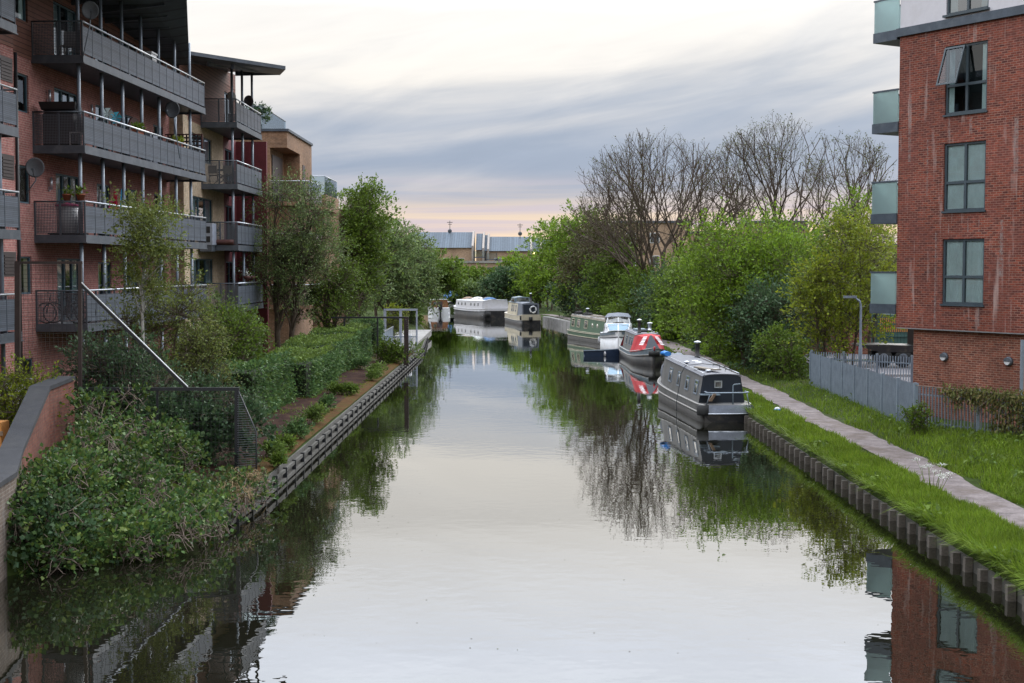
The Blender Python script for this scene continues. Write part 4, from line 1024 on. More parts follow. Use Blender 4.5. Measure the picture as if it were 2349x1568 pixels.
for wx in (-.7, .25, 2.5):
    w_ = MB().lathe([(0, -.14), (.42, -.14), (.45, -.05), (.45, .1), (0, .1)], 20, (wx, -.85, .45), 'y').build('wheel', 'rubber', t_); MB().lathe([(0, -.16), (.22, -.16), (.24, -.14)], 16, (wx, -.85, .45), 'y').build('rim', 'steel_dark', w_)
MB().box(-1.95, -1.9, -.9, -.6, .85, 1.0).build('tail_light', 'canvas_red', t_)
# green shed with a gate and the brick pier
a, b = P(1996, 815, Y=82), P(2120, 815, Y=82)
t_ = thing('metal_shed', 'dark green steel gates of the works yard behind the tow truck', 'gate', (a.x, 82, .93))
ht_ = P(2000, 712, Y=82).z - .93
MB().box(0, b.x - a.x, 0, 5, 0, ht_ - .25).build('wall', 'green_sheet', t_)
MB().box(-.1, .35, -.1, .0, 0, ht_).build('gate_post', 'green_sheet', t_)
m_ = MB()
for i in range(26):
    x = .55 + i * .12; m_.box(x, x + .05, -.06, -.02, ht_ - .95, ht_ - .45); m_.box(x, x + .05, -.06, -.02, ht_ * .48, ht_ * .6)
m_.build('slots', 'wood_orange', t_)
MB().box(.4, 4.0, -.1, -.05, .9, 1.0).box(.4, 4.0, -.1, -.05, 1.6, 1.68).build('gate_rail', 'green_sheet', t_)
a = P(1962, 800, Y=80)
t_ = thing('brick_pier', 'red brick pier at the corner of the works yard behind the street lamp', 'pier', (a.x, 80, .93)); MB().box(-3.2, .9, 0, .5, 0, 2.6).build('brickwork', 'brick_low', t_); MB().box(-3.25, .95, -.05, .55, 2.6, 2.72).build('coping', 'concrete', t_)
MB().box(0, 20, 0, .3, .90, 1.03).build('kerb', 'kerb', tag(thing('yard_kerb', 'pale kerb line across the parking yard', 'kerb', (14.2, 63.5, 0)),)) 
# grey post at the right edge
p = P(2342, 1000, Y=42.2)
t_ = thing('steel_post', 'tall grey steel post with a yellow strip at the right edge of the picture', 'post', (p.x, p.y, .8))
MB().box(-.05, .03, -.05, .05, 0, P(2342, 780, Y=42.2).z - .8).build('post', 'galv', t_); MB().box(.035, .09, -.05, .05, .2, P(2342, 790, Y=42.2).z - .8).build('strip', 'wood_orange', t_)  # orange strip added to paint warm lamplight down the side of the post

# ================================================================ boats
def hull_shape(Lh, beam, zs, zb, zm, bow=3.0, stern=.9, full=.0):
    """returns half breadth and gunwale height along the boat; x = 0 stern, x = Lh bow"""
    hb0 = beam / 2
    def hb(x):
        if x < stern: t_ = 1 - x / stern; return hb0 * (1 - .16 * t_ * t_)
        if x > Lh - bow: t_ = (x - (Lh - bow)) / bow; return hb0 * max(.045, (1 - t_ ** (2.0 + full)))
        return hb0
    def zg(x):
        t_ = x / Lh
        return zm + (zs - zm) * max(0, 1 - t_ * 3.2) ** 2 + (zb - zm) * max(0, (t_ - .45) / .55) ** 2
    return hb, zg

def make_hull(root, Lh, beam, zs, zb, zm, m_low, m_up, m_deck, bow=3.0, stern=.9, split=.56, strake='strake', full=0.0, names=('hull', 'upper_band')):
    hb, zg = hull_shape(Lh, beam, zs, zb, zm, bow, stern, full)
    xs = list(np.concatenate([np.linspace(0, stern, 6), np.linspace(stern, Lh - bow, 8)[1:], np.linspace(Lh - bow, Lh, 14)[1:]]))
    lo, up, dk = MB(), MB(), MB(); rl, ru = [], []
    for x in xs:
        h, z = hb(x), zg(x); zmid = z * split; fl = .86 + .14 * min(1, (Lh - x) / bow)
        rl.append([(x, -h * .92 * fl, -.45), (x, -h * fl, 0), (x, -h * (fl + 1) / 2, zmid), (x, h * (fl + 1) / 2, zmid), (x, h * fl, 0), (x, h * .92 * fl, -.45)])
        ru.append([(x, -h * (fl + 1) / 2 * .995, zmid), (x, -h, z), (x, h, z), (x, h * (fl + 1) / 2 * .995, zmid)])
    lo.loft(rl); up.loft(ru, smooth=False)
    o1 = lo.build(names[0], m_low, root); o2 = up.build(names[1], m_up, root)
    for fz, off, r_ in ((split, .012, .030), (1.0, .0, .028)):
        for s in (-1, 1):
            pts = []
            for x in xs:
                fl = .86 + .14 * min(1, (Lh - x) / bow)
                h = hb(x) * ((fl + 1) / 2 if fz < 1 else 1)
                pts.append((x, s * (h + off), zg(x) * fz))
            MB().tube(pts, r_, 6).build('rubbing_strake' if fz < 1 else 'gunwale', strake, root)
    return hb, zg

def cabin(root, hb, zg, x0, x1, z0, z1, mat, roof_mat, gut=.13, tumble=.17, end_mat=None, wins=(), win_h=(.30, .84), frame='galv', name='cabin', overhang=.03, round_wins=(), camber=.09, front_rake=0.0):
    """narrowboat cabin with sides leaning in; z0/z1 roof height at stern and bow end; wins: (x, width)"""
    def rz(x): return z0 + (z1 - z0) * (x - x0) / (x1 - x0)
    n = 10; xs = [x0 + (x1 - x0) * i / n for i in range(n + 1)]
    wl = MB(); base = lambda x: hb(x) - gut; topw = lambda x: hb(x) - gut - tumble
    for s in (-1, 1):
        wl.loft([[(x, s * base(x), zg(x) - .02), (x, s * topw(x), rz(x))] for x in xs], closed=False, smooth=False)
    o = wl.build(name, mat, root)
    for x, nm in ((x0, 'stern_bulkhead'), (x1, 'bow_bulkhead')):
        k = 7; pts = [(x, -base(x), zg(x) - .02), (x, base(x), zg(x) - .02)] + [(x, topw(x) * math.cos(math.pi * i / k), rz(x) + camber * math.sin(math.pi * i / k)) for i in range(k + 1)]
        MB().add(pts, [tuple(range(len(pts)))]).build(nm, end_mat or mat, root)
    rf = MB(); k = 8; rings = []
    for x in (x0 - overhang, *xs[1:-1], x1 + overhang):
        w_ = topw(min(max(x, x0), x1)) + .03
        rings.append([(x, w_ * math.cos(math.pi * i / k), rz(x) + .004 + camber * math.sin(math.pi * i / k)) for i in range(k + 1)])
    top_ = [[(p[0], p[1], p[2] + .035) for p in r_] for r_ in rings]
    rf.loft([b_ + list(reversed(t__)) for b_, t__ in zip(rings, top_)], smooth=False); rf.build('roof', roof_mat, root)
    for s in (-1, 1):
        pts = [(x, s * (topw(x) - .06), rz(x) + .14) for x in xs[:-1]]
        h = MB(); h.tube(pts, .016, 6)
        for p in pts[::2]: h.tube([p, (p[0], p[1], p[2] - .12)], .012, 5)
        h.build('handrail', 'rail_silver', root)
    def sp(x, v, s, out):     # point on the cabin side
        b, t__ = base(x), topw(x); zb_, zt_ = zg(x), rz(x)
        y = b + (t__ - b) * v; z = zb_ + (zt_ - zb_) * v
        nrm = Vector((0, zt_ - zb_, b - t__)).normalized()
        return Vector((x, s * (y + nrm.y * out), z + nrm.z * out))
    for s in (-1, 1):
        for wx, ww_ in wins:
            f = MB(); v0, v1 = win_h; e = .045
            H_ = rz(wx) - zg(wx); ev = e / H_
            for (xa, xb, va, vb) in ((wx, wx + e, v0, v1), (wx + ww_ - e, wx + ww_, v0, v1), (wx + e, wx + ww_ - e, v0, v0 + ev), (wx + e, wx + ww_ - e, v1 - ev, v1), (wx + e, wx + ww_ - e, v0 + (v1 - v0) * .66, v0 + (v1 - v0) * .66 + ev * .8)):
                f.hexa([sp(xa, va, s, 0), sp(xb, va, s, 0), sp(xb, va, s, .03), sp(xa, va, s, .03), sp(xa, vb, s, 0), sp(xb, vb, s, 0), sp(xb, vb, s, .03), sp(xa, vb, s, .03)])
            wo_ = f.build('window', frame, root)
            MB().quad(sp(wx, v0, s, .012), sp(wx + ww_, v0, s, .012), sp(wx + ww_, v1, s, .012), sp(wx, v1, s, .012)).build('pane', 'boat_pane', wo_)
        for wx in round_wins:
            f = MB(); c_ = sp(wx, .55, s, .02); f.lathe([(0, 0), (.17, 0), (.2, .0), (.2, -.02)], 18, (0, 0, 0), 'y')
            f.v = [(c_.x + a, c_.y + (b * s), c_.z + c) for a, b, c in f.v]; wo_ = f.build('porthole', frame, root)
            f = MB(); f.lathe([(0, .006), (.15, .006), (.15, .0)], 18, (0, 0, 0), 'y'); f.v = [(c_.x + a, c_.y + (b * s), c_.z + c) for a, b, c in f.v]; f.build('pane', 'boat_pane', wo_)
    return rz, topw, sp

m, t = newmat('boat_pane')
fr = t.n('ShaderNodeFresnel', {'IOR': 1.5}); f = t.m('MULTIPLY_ADD', fr.outputs[0], 0.8, 0.12, clamp=True)
n_ = t.n('ShaderNodeTexNoise', {'Vector': t.n('ShaderNodeTexCoord').outputs['Object'], 'Scale': 3.0})
d_ = t.n('ShaderNodeBsdfDiffuse', {'Color': t.ramp(n_.outputs[0], [(0.4, (0.03, 0.035, 0.035)), (0.62, (0.22, 0.22, 0.19))])})
g_ = t.n('ShaderNodeBsdfGlossy', {'Roughness': 0.03})
t.n('ShaderNodeOutputMaterial', {'Surface': t.n('ShaderNodeMixShader', {0: f, 1: d_.outputs[0], 2: g_.outputs[0]}).outputs[0]})

def chimney(root, x, y, z, h=.75, r=.085, mat='boat_black'):
    MB().lathe([(r * 1.25, 0), (r * 1.25, .08), (r, .09), (r, h), (r * 1.1, h + .01), (r * 1.1, h + .04)], 14, (x, y, z)).build('chimney', mat, root)
    MB().lathe([(r * 1.7, h + .08), (r * 1.5, h + .13), (0, h + .17)], 14, (x, y, z)).tube([(x + r * .7, y, z + h), (x + r * .7, y, z + h + .1)], .012, 5).tube([(x - r * .7, y, z + h), (x - r * .7, y, z + h + .1)], .012, 5).build('chimney_cap', 'rail_silver', root)

def mush(root, x, y, z):
    MB().lathe([(.05, 0), (.05, .07), (.13, .08), (.11, .13), (0, .16)], 14, (x, y, z)).build('roof_vent', 'rail_silver', root)

# --- near grey narrowboat
w0, w1 = P(1605, 968.5, z=0), P(1730, 971, z=0)
mid = (w0 + w1) / 2
NA = thing('narrowboat', 'nearest grey narrowboat, with a dark stern, stern rail and a plank on its roof', 'narrowboat', (mid.x + .02, mid.y, 0), R(90 + 4.2), 'narrowboats moored along the canal')
hb, zg = make_hull(NA, 12.2, 2.08, .66, .98, .66, 'hull_weathered', 'boat_grey', 'boat_grey', bow=3.6, stern=.8)
tr = MB()      # black counter and the blue grey transom band
ring = lambda z, k: [(.8 * (1 - math.cos(a)) * .9 - .05 * k + .0, 1.045 * math.sin(a) * (.86 + .14 * 1), z) for a in np.linspace(-1.35, 1.35, 16)]
def stern_arc(z, out):
    return [(-out - .10 * math.cos(a * .9) + .11, (hb(0) + out * .6) * math.sin(a) / math.sin(1.3), z) for a in np.linspace(-1.3, 1.3, 18)]
MB().loft([stern_arc(-.3, .00), stern_arc(.0, .03), stern_arc(.33, .07)], closed=False).build('stern_counter', 'boat_black', NA)
MB().loft([stern_arc(.335, .085), stern_arc(.66, .075)], closed=False).build('stern_band', 'boat_band', NA)
MB().tube(stern_arc(.335, .09), .028, 6).build('rubbing_strake', 'rail_silver', NA)
dk = MB(); pts = stern_arc(.655, .07) + [(1.0, -hb(1.0), .655), (1.0, hb(1.0), .655)][::-1]
dk.add(pts, [tuple(range(len(pts)))]); dk.build('stern_deck', 'boat_navy', NA)
rz, tw, sp = cabin(NA, hb, zg, 1.0, 9.6, 1.66, 1.86, 'boat_grey', 'boat_roof', end_mat='boat_navy', wins=((1.55, .62), (3.3, .62), (5.1, .55), (6.9, .62)), win_h=(.26, .80))
MB().box(.94, 1.0, -.0, .30, 1.24, 1.52).build('stern_window', 'rail_silver', NA); MB().box(.925, .94, .04, .26, 1.29, 1.47).build('pane', 'boat_pane', NA)
MB().box(.55, 1.0, .15, .9, .98, 1.02).build('stern_step', 'boat_steel_blue', NA)
MB().tube([(.3, -.28, .66), (.3, -.28, 1.1), (.3, -.28, 1.38), (.30, -.32, 1.42), (.22, -.55, 1.45)], .024, 8).build('tiller', 'boat_steel_blue', NA)
rl_ = MB(); rl_.tube([(.75, .72, 1.12), (.2, .74, 1.12), (.0, .5, 1.13), (.0, -.6, 1.13), (.2, -.86, 1.13), (.75, -.86, 1.12)], .026, 8)
for x, y in ((.1, .62), (.1, -.78)): rl_.tube([(x + .05, y, 1.12), (x + .12, y + (.14 if y > 0 else -.10), .66)], .022, 6)
rl_.build('stern_rail', 'galv', NA)
MB().hexa([(.08, .58, .80), (.10, .70, .80), (.24, .70, .80), (.24, .58, .80), (.02, .42, 1.08), (.04, .52, 1.08), (.2, .52, 1.08), (.2, .42, 1.08)]).build('seat_back', 'wood', NA)
MB().lathe([(.0, -.02), (.22, -.02), (.24, .04), (.24, .36), (.0, .36)], 16, (.08, .93, .30)).build('stern_fender', 'rubber', NA)
chimney(NA, 8.6, -.62, 1.9, .6, .1)
mush(NA, 1.7, .38, rz(1.7) + .08); mush(NA, 5.4, .5, rz(5.4) + .08)
for x, y in ((2.9, -.12), (5.9, -.1), (6.6, -.1), (3.3, .4)): 
    MB().lathe([(.0, .045), (.13, .045), (.15, .02), (.15, 0)], 14, (x, y, rz(x) + .10)).build('roof_vent', 'white_paint', NA)
for x in (2.0, 3.0, 4.2):
    h_ = MB(); z = rz(x) + .07; h_.tube([(x, -.62, z), (x, -.62, z + .13), (x, -.36, z + .13), (x, -.36, z)], .014, 5); h_.build('roof_bracket', 'steel_black', NA)
t_ = thing('plank', 'weathered wooden plank lying on the roof of the near grey boat', 'plank', NA.matrix_basis @ Vector((2.35, .28, rz(2.3) + .14)), R(94 + 18))
MB().loft([[(x, -.14, .02 + .03 * abs(x)), (x, .14, .02 + .03 * abs(x)), (x, .14, .07 + .03 * abs(x)), (x, -.14, .07 + .03 * abs(x))] for x in np.linspace(-.85, .85, 9)], smooth=False).build('board', 'wood_grey', t_)
t_ = thing('cloth_bundle', 'bright blue cloth bundle tied at the front corner of the near boat roof', 'cloth', NA.matrix_basis @ Vector((9.5, .66, rz(9.5) + .1)), R(100))
MB().loft([[(x, (.13 + .05 * math.sin(x * 9)) * math.cos(a), .1 + (.09 + .03 * math.sin(x * 13)) * math.sin(a)) for a in np.linspace(0, 2 * math.pi, 9)[:-1]] for x in np.linspace(-.45, .3, 9)]).build('cloth', 'blue_bright', t_)
t_ = thing('tarpaulin', 'dark crumpled tarpaulin over the bow of the near grey boat', 'tarpaulin', NA.matrix_basis @ Vector((10.4, 0, .9)), R(94))
tp_ = MB(); tp_.loft([[(x, 1.0 * hbx * math.cos(a) * (1 + .05 * math.sin(a * 7 + x * 3)), (1.12 - .1 * abs(x)) * math.sin(a) ** .8 * (1 + .06 * math.sin(x * 8 + a * 4)) if math.sin(a) > 0 else 0) for a in np.linspace(0, math.pi, 14)] for x, hbx in ((-.85, .80), (-.4, .78), (0, .66), (.4, .5), (.9, .25))], closed=False)
tp_.build('sheet', 'canvas_grey', t_)
# rope over the roof and mooring line
rp = MB(); pts = [NA.matrix_basis @ Vector(q) for q in ((4.6, -.72, 1.85), (4.55, 0, 1.93), (4.55, .72, 1.86), (4.5, .92, 1.5), (4.3, 1.05, .85), (4.2, 1.14, .5), (4.15, 1.16, .02))]
rp.tube(pts, .014, 5); tag(rp.build('rope', 'rope_dark'), 'dark rope running over the near boat roof and down its side', 'rope')
e = P(1783, 945, z=.52); s0 = NA.matrix_basis @ Vector((.2, -.95, .68))
pts = [s0.lerp(e, k / 12) - Vector((0, 0, .32 * math.sin(math.pi * k / 12))) for k in range(13)]
rp = MB(); rp.tube(pts, .022, 6); rp.tube([s0, s0 + Vector((.12, .4, -.4)), s0 + Vector((.2, .8, -.3))], .016, 5); tag(rp.build('mooring_rope', 'rope_dark'), 'dark mooring rope from the near boat stern to the grass bank', 'rope')
t_ = thing('mooring_bag', 'small white and blue bag covering the mooring pin on the grass', 'bag', (e.x, e.y, .5))
MB().lathe([(0, 0), (.1, .01), (.13, .08), (.09, .17), (0, .2)], 14).build('bag', 'white_paint', t_); MB().lathe([(.122, .06), (.136, .09), (.118, .125)], 14).build('stripe', 'blue_bright', t_)

# --- red covered narrowboat, bow towards us
st = P(1499, 842, z=0)
NB = thing('narrowboat', 'grey narrowboat with a red canvas bow cover and two chimneys, behind the near boat', 'narrowboat', (8.15, st.y + 10.6, 0), R(-90 + 1.5), 'narrowboats moored along the canal')
hb, zg = make_hull(NB, 10.8, 2.08, .72, 1.12, .66, 'boat_black', 'boat_steel_blue', 'boat_grey', bow=3.3, stern=.8, split=.66)
rz, tw, sp = cabin(NB, hb, zg, 1.6, 7.9, 1.72, 1.72, 'boat_grey', 'boat_roof', wins=((3.0, .6), (4.8, .5), (5.9, .6)), win_h=(.3, .82))
xs_ = np.linspace(7.2, 9.0, 9); cv_ = MB()
def cover_ring(x, k):
    h = hb(x) + .03; zt = 1.80 - .10 * max(0, x - 8.3) ; zz = zg(x) - .05
    wid = max(.18, (hb(min(x, 8.9)) - .30)) * (1 - .30 * max(0, (x - 8.3) / .7))
    return [(x + .03 * math.sin(k), -h, zz), (x, -(h * .45 + wid * .55), (zz + zt) / 2 + .03 * math.sin(x * 5)), (x, -wid, zt - .06), (x, -wid * .3, zt + .03), (x, wid * .3, zt + .03), (x, wid, zt - .06), (x, (h * .45 + wid * .55), (zz + zt) / 2 + .03 * math.cos(x * 6)), (x, h, zz)]
cv_.loft([cover_ring(x, i) for i, x in enumerate(xs_)], closed=False, smooth=False); co_ = cv_.build('bow_cover', 'canvas_red', NB)
r0 = cover_ring(9.0, 8); zb_ = zg(9.9)
fp = [(9.85, -.60, zb_ - .02)] + r0[1:7] + [(9.85, .60, zb_ - .02)]
fr_ = MB(); mid_ = (9.15, 0, 1.80)
for a_, b_ in zip(fp, fp[1:]): fr_.add([a_, b_, (9.85, 0, zb_ + .02) if False else (9.5, 0, 1.30)], [(0, 1, 2)])
fr_.add([fp[0], fp[-1], (9.5, 0, 1.30)], [(0, 2, 1)])
fr_.add([r0[0], r0[1], fp[0]], [(0, 1, 2)]); fr_.add([r0[7], r0[6], fp[-1]], [(0, 2, 1)])
fr_.build('cover_front', 'canvas_red', co_)
MB().add([(9.98, -.44, zb_ + .02), (9.98, .44, zb_ + .02), (9.14, .06, 1.80), (9.14, -.06, 1.80)], [(0, 1, 2, 3)]).build('cover_opening_shade', 'boat_navy', co_)  # dark sheet laid over the canvas paints the shade inside its opening
for s in (-1, 1):     # white striped window flaps either side of the opening
    A_, B_, C_, D_ = Vector((9.22, s * .22, 1.74)), Vector((9.75, s * .56, zb_ + .22)), Vector((9.62, s * .78, zb_ + .24)), Vector((9.12, s * .44, 1.72))
    st_ = MB()
    for k in range(6): st_.quad(A_.lerp(B_, k / 6), A_.lerp(B_, (k + .6) / 6), D_.lerp(C_, (k + .75) / 6), D_.lerp(C_, (k + .15) / 6))
    st_.build('striped_flap', 'white_paint', co_)
MB().add([(.9, -1.0, .72), (.9, 1.0, .72), (1.62, .7, 1.7), (1.62, -.7, 1.7), (.2, -.8, .75), (.2, .8, .75)], [(4, 5, 2, 3), (4, 3, 0), (5, 1, 2), (0, 3, 2, 1)]).build('stern_cover', 'canvas_red', NB)
MB().tube([(10.4, 0, .95), (10.82, 0, 1.0), (10.86, 0, 1.2)], .05, 8).build('bow_post', 'canvas_red', NB)
MB().loft([[(10.7 + .16 * math.cos(a) , r_ * math.sin(b_), .78 + .17 * math.sin(a)) for a in np.linspace(0, 2 * math.pi, 9)[:-1]] for b_, r_ in ((-1, .38), (0, .1), (1, .38))]).build('bow_fender', 'rubber', NB)
chimney(NB, 7.0, -.45, 1.8, .75, .10); chimney(NB, 4.6, .5, 1.8, .45, .11, 'rail_silver')
MB().box(3.0, 4.6, -.4, .3, 1.83, 1.97).build('roof_box', 'boat_steel_blue', NB)
MB().loft([[(5.6 + .42 * math.cos(a) * (1 + .12 * math.cos(b_)), .05 + .42 * math.sin(a) * (1 + .12 * math.cos(b_)), 1.9 + .06 * math.sin(b_)) for b_ in np.linspace(0, 2 * math.pi, 7)[:-1]] for a in np.linspace(0, 2 * math.pi, 18)], caps=False).build('hose_coil', 'rubber', NB)
MB().tube([(10.7, .05, 1.15), (11.6, .55, 1.05), (13.6, .9, .95)], .02, 5).build('bow_line', 'rope_dark', NB)
for y, z in ((-.3, 1.45),): pass

# --- blue dinghy
dg = P(1345, 818, z=0)
DG = thing('dinghy', 'small dark blue dinghy lying across the water between the red covered boat and the cruiser', 'dinghy', (dg.x - .1, dg.y + .6, 0), R(3))
xs_ = np.linspace(0, 3.1, 11); rings = []
for x in xs_:
    t_ = x / 3.1; h = .62 * (1 - max(0, t_ - .55) ** 2 * 3.4); z = .36 + .16 * t_ * t_
    rings.append([(x + .14 * (0 if x else -1), -h, z), (x, -h * .8, -.1), (x, h * .8, -.1), (x, h, z), (x, h - .07, z), (x, h * .7, .06), (x, -h * .7, .06), (x, -h + .07, z)])
MB().loft(rings, smooth=False).build('hull', 'dinghy_blue', DG)
for x in (.75, 1.7): MB().box(x, x + .22, -.5, .5, .25, .29).build('thwart', 'dinghy_blue', DG)
MB().tube([(-.14, -.64, .37), (1.2, -.66, .40), (3.1, -.25, .54)], .03, 6).build('gunwale', 'boat_steel_blue', DG)
MB().lathe([(0, -.12), (.07, -.08), (.075, .1), (.03, .2), (0, .22)], 12, (1.3, -.68, .12)).build('fender', 'plastic_white', DG)

# --- white cabin cruiser
CR = thing('cabin_cruiser', 'white cabin cruiser with a grey canvas hood moored behind the red covered boat', 'cruiser', (8.05, 106.0, 0), R(-90 - 4))
hb, zg = make_hull(CR, 7.6, 2.62, .95, 1.38, 1.08, 'white_paint', 'white_paint', 'white_paint', bow=3.4, stern=.4, strake='boat_navy', split=.72)
MB().loft([[(x, s * (hb(x) + .03), zg(x) + e_) for s in (-1,) for e_ in (-.17, -.02)] for x in np.linspace(0, 7.3, 20)], closed=False).loft([[(x, (hb(x) + .03), zg(x) + e_) for e_ in (-.17, -.02)] for x in np.linspace(0, 7.3, 20)], closed=False).build('rub_band', 'boat_steel_blue', CR)
def ring_c(x, w, z0, z1, wt): return [(x, -w, z0), (x, -wt, z1), (x, -wt * .5, z1 + .06), (x, wt * .5, z1 + .06), (x, wt, z1), (x, w, z0)]
MB().loft([ring_c(1.2, 1.15, 1.0, 1.72, .98), ring_c(3.4, 1.15, 1.0, 1.80, .98), ring_c(4.9, 1.05, 1.1, 1.78, .86), ring_c(5.6, .85, 1.2, 1.30, .70)], closed=False, smooth=False).build('cabin', 'white_paint', CR)
surf('cruiser_glass', (0.16, 0.30, 0.42), 0.12, spec=0.9, var=0.05)
f_ = MB()
for s in (-1, 1):
    f_.quad((4.98, s * .80, 1.80), (4.98, s * .05, 1.83), (5.57, s * .05, 1.40), (5.57, s * .64, 1.37))
f_.build('fore_window', 'cruiser_glass', CR)
for s in (-1, 1):
    for xa, xb in ((3.3, 3.95), (4.05, 4.7)):
        f_ = MB(); g = lambda x, v: (x, s * (1.165 - .17 * v + .01), 1.12 + .62 * v); f_.quad(g(xa, .2), g(xb, .2), g(xb - .08, .85), g(xa, .85)); f_.build('side_window', 'boat_pane', CR)
wsn = MB(); wsn.loft([[(3.3, -.96, 1.82), (4.0, -.85, 1.84), (4.2, 0, 1.88), (4.0, .85, 1.84), (3.3, .96, 1.82)], [(3.15, -.86, 2.2), (3.65, -.76, 2.24), (3.8, 0, 2.27), (3.65, .76, 2.24), (3.15, .86, 2.2)]], closed=False, smooth=False); wsn.build('windscreen', 'boat_pane', CR)
fr_ = MB()
for a_, b_ in (((4.0, -.85, 1.84), (3.65, -.76, 2.24)), ((4.2, 0, 1.88), (3.8, 0, 2.27)), ((4.0, .85, 1.84), (3.65, .76, 2.24)), ((3.65, -.76, 2.25), (3.8, 0, 2.28)), ((3.8, 0, 2.28), (3.65, .76, 2.25))): fr_.beam(a_, b_, .05)
fr_.build('windscreen_frame', 'white_paint', CR)
hd = MB(); hd.loft([[(x, -.98, 1.55), (x, -.95, z), (x, -.75, z + .2), (x, 0, z + .27), (x, .75, z + .2), (x, .95, z), (x, .98, 1.55)] for x, z in ((.4, 1.9), (1.2, 2.22), (2.2, 2.28), (3.2, 2.22))], closed=False); hd.add([(.4, -.98, 1.5), (.4, .98, 1.5), (.4, .75, 2.1), (.4, -.75, 2.1)], [(0, 1, 2, 3)])
hd.loft([[(3.2, -.95, 2.22), (3.2, -.75, 2.42), (3.2, 0, 2.49), (3.2, .75, 2.42), (3.2, .95, 2.22)], [(3.85, -.72, 2.26), (3.85, -.5, 2.31), (3.85, 0, 2.33), (3.85, .5, 2.31), (3.85, .72, 2.26)]], closed=False); hd.build('hood', 'canvas_grey', CR)
MB().tube([(4.6, -.95, 1.45), (6.0, -.7, 1.7), (7.3, -.1, 1.85), (7.3, .1, 1.85), (6.0, .7, 1.7), (4.6, .95, 1.45)], .02, 6).build('bow_rail', 'rail_silver', CR)
MB().box(4.25, 4.7, -.38, .38, 1.82, 1.93).build('roof_hatch', 'boat_pane', CR)
for x in (2.2, 3.4): MB().lathe([(0, -.2), (.09, -.15), (.09, .15), (0, .22)], 10, (x, -1.4, .55)).build('fender', 'plastic_white', CR)

# --- green narrowboat
ga, gb = P(1299, 778, z=0), P(1370, 789.5, z=0)
gd = math.atan2(gb.y - ga.y, gb.x - ga.x)
GN = thing('narrowboat', 'green narrowboat with cream lines and a red bow panel, partly behind the white cruiser', 'narrowboat', (ga.x + 1.0 * -math.sin(gd), ga.y + 1.0 * math.cos(gd), 0), gd, 'narrowboats moored along the canal')
hb, zg = make_hull(GN, 12.6, 2.08, .78, .95, .70, 'hull_weathered', 'boat_green', 'boat_green', bow=3.0, stern=.7, strake='cream_paint')
rz, tw, sp = cabin(GN, hb, zg, .5, 9.6, 1.95, 1.80, 'boat_green', 'wood_grey', wins=((1.0, .7), (2.4, .7), (4.2, .8)), round_wins=(6.2, 7.4), frame='cream_paint', gut=.12)
for s in (-1, 1):
    MB().tube([sp(x, .97, s, .01) for x in np.linspace(.5, 9.6, 9)], .025, 5).build('coach_line', 'cream_paint', GN); MB().tube([sp(x, .06, s, .01) for x in np.linspace(.5, 9.6, 9)], .025, 5).build('coach_line', 'cream_paint', GN)
MB().box(9.7, 10.9, -1.03, 1.03, .62, .90).build('bow_panel', 'canvas_red', GN)
MB().tube([(9.66, -.9, .8), (9.7, -.72, 1.3), (9.66, -.62, 1.72)], .04, 6).tube([(9.66, .9, .8), (9.7, .72, 1.3), (9.66, .62, 1.72)], .04, 6).build('bow_trim', 'cream_paint', GN)
chimney(GN, 1.8, .25, 1.98, .45, .1)
for x, y, w_, d_, h_ in ((2.6, 0, .6, .5, .22), (3.6, .15, .9, .3, .13), (5.2, -.1, 1.0, .6, .16), (7.2, .1, 1.2, .4, .12), (1.1, -.3, .4, .4, .3)):
    MB().hexa([(x, y - d_, rz(x) + .08), (x + w_, y - d_ * .8, rz(x) + .08), (x + w_, y + d_ * .6, rz(x) + .08), (x, y + d_ * .5, rz(x) + .08), (x + .1, y - d_ * .9, rz(x) + .08 + h_), (x + w_ - .1, y - d_ * .7, rz(x) + .08 + h_), (x + w_, y + d_ * .5, rz(x) + .05 + h_), (x, y + d_ * .4, rz(x) + .1 + h_)]).build('roof_clutter', 'rubber' if w_ < .7 else 'wood_grey', GN)

# --- far narrowboat with wheelhouse, stern towards us
sc_ = P(1219, 748.5, z=0)
FN = thing('narrowboat', 'dark narrowboat with a cream stern, tall wheelhouse and a lifebuoy, far along the right bank', 'narrowboat', (sc_.x, sc_.y, 0), R(90 + 9), 'narrowboats moored along the canal')
hb, zg = make_hull(FN, 13.5, 2.2, 1.15, 1.1, .95, 'boat_black', 'cream_paint', 'cream_paint', bow=3.2, stern=.9, split=.5)
rz, tw, sp = cabin(FN, hb, zg, 3.2, 9.5, 2.2, 2.2, 'cream_paint', 'canvas_grey', wins=((3.9, .6), (5.4, .5), (6.4, .6)), gut=.1)
MB().loft([[(x, -.92, .95), (x, -.86, z), (x, 0, z + .12), (x, .86, z), (x, .92, .95)] for x, z in ((.5, 2.25), (3.15, 2.25))], closed=False, smooth=False).add([(.5, -.92, .95), (.5, .92, .95), (.5, .86, 2.25), (.5, 0, 2.37), (.5, -.86, 2.25)], [(0, 1, 2, 3, 4)]).build('canvas_shelter', 'canvas_grey', FN)
MB().box(.46, .5, -.7, .75, 1.2, 2.15).build('shelter_opening_shade', 'boat_navy', FN)  # dark panel on the closed canvas end paints the shade of an opening
MB().loft([[(x, -.9, 2.2), (x, -.82, 2.75), (x, 0, 2.87), (x, .82, 2.75), (x, .9, 2.2)] for x in (5.2, 7.6)], closed=False, smooth=False).add([(5.2, -.9, 2.2), (5.2, .9, 2.2), (5.2, .82, 2.75), (5.2, 0, 2.87), (5.2, -.82, 2.75)], [(0, 1, 2, 3, 4)]).build('wheelhouse', 'boat_steel_blue', FN)
MB().box(5.15, 5.19, -.62, .62, 2.36, 2.7).build('wheelhouse_window', 'boat_pane', FN)
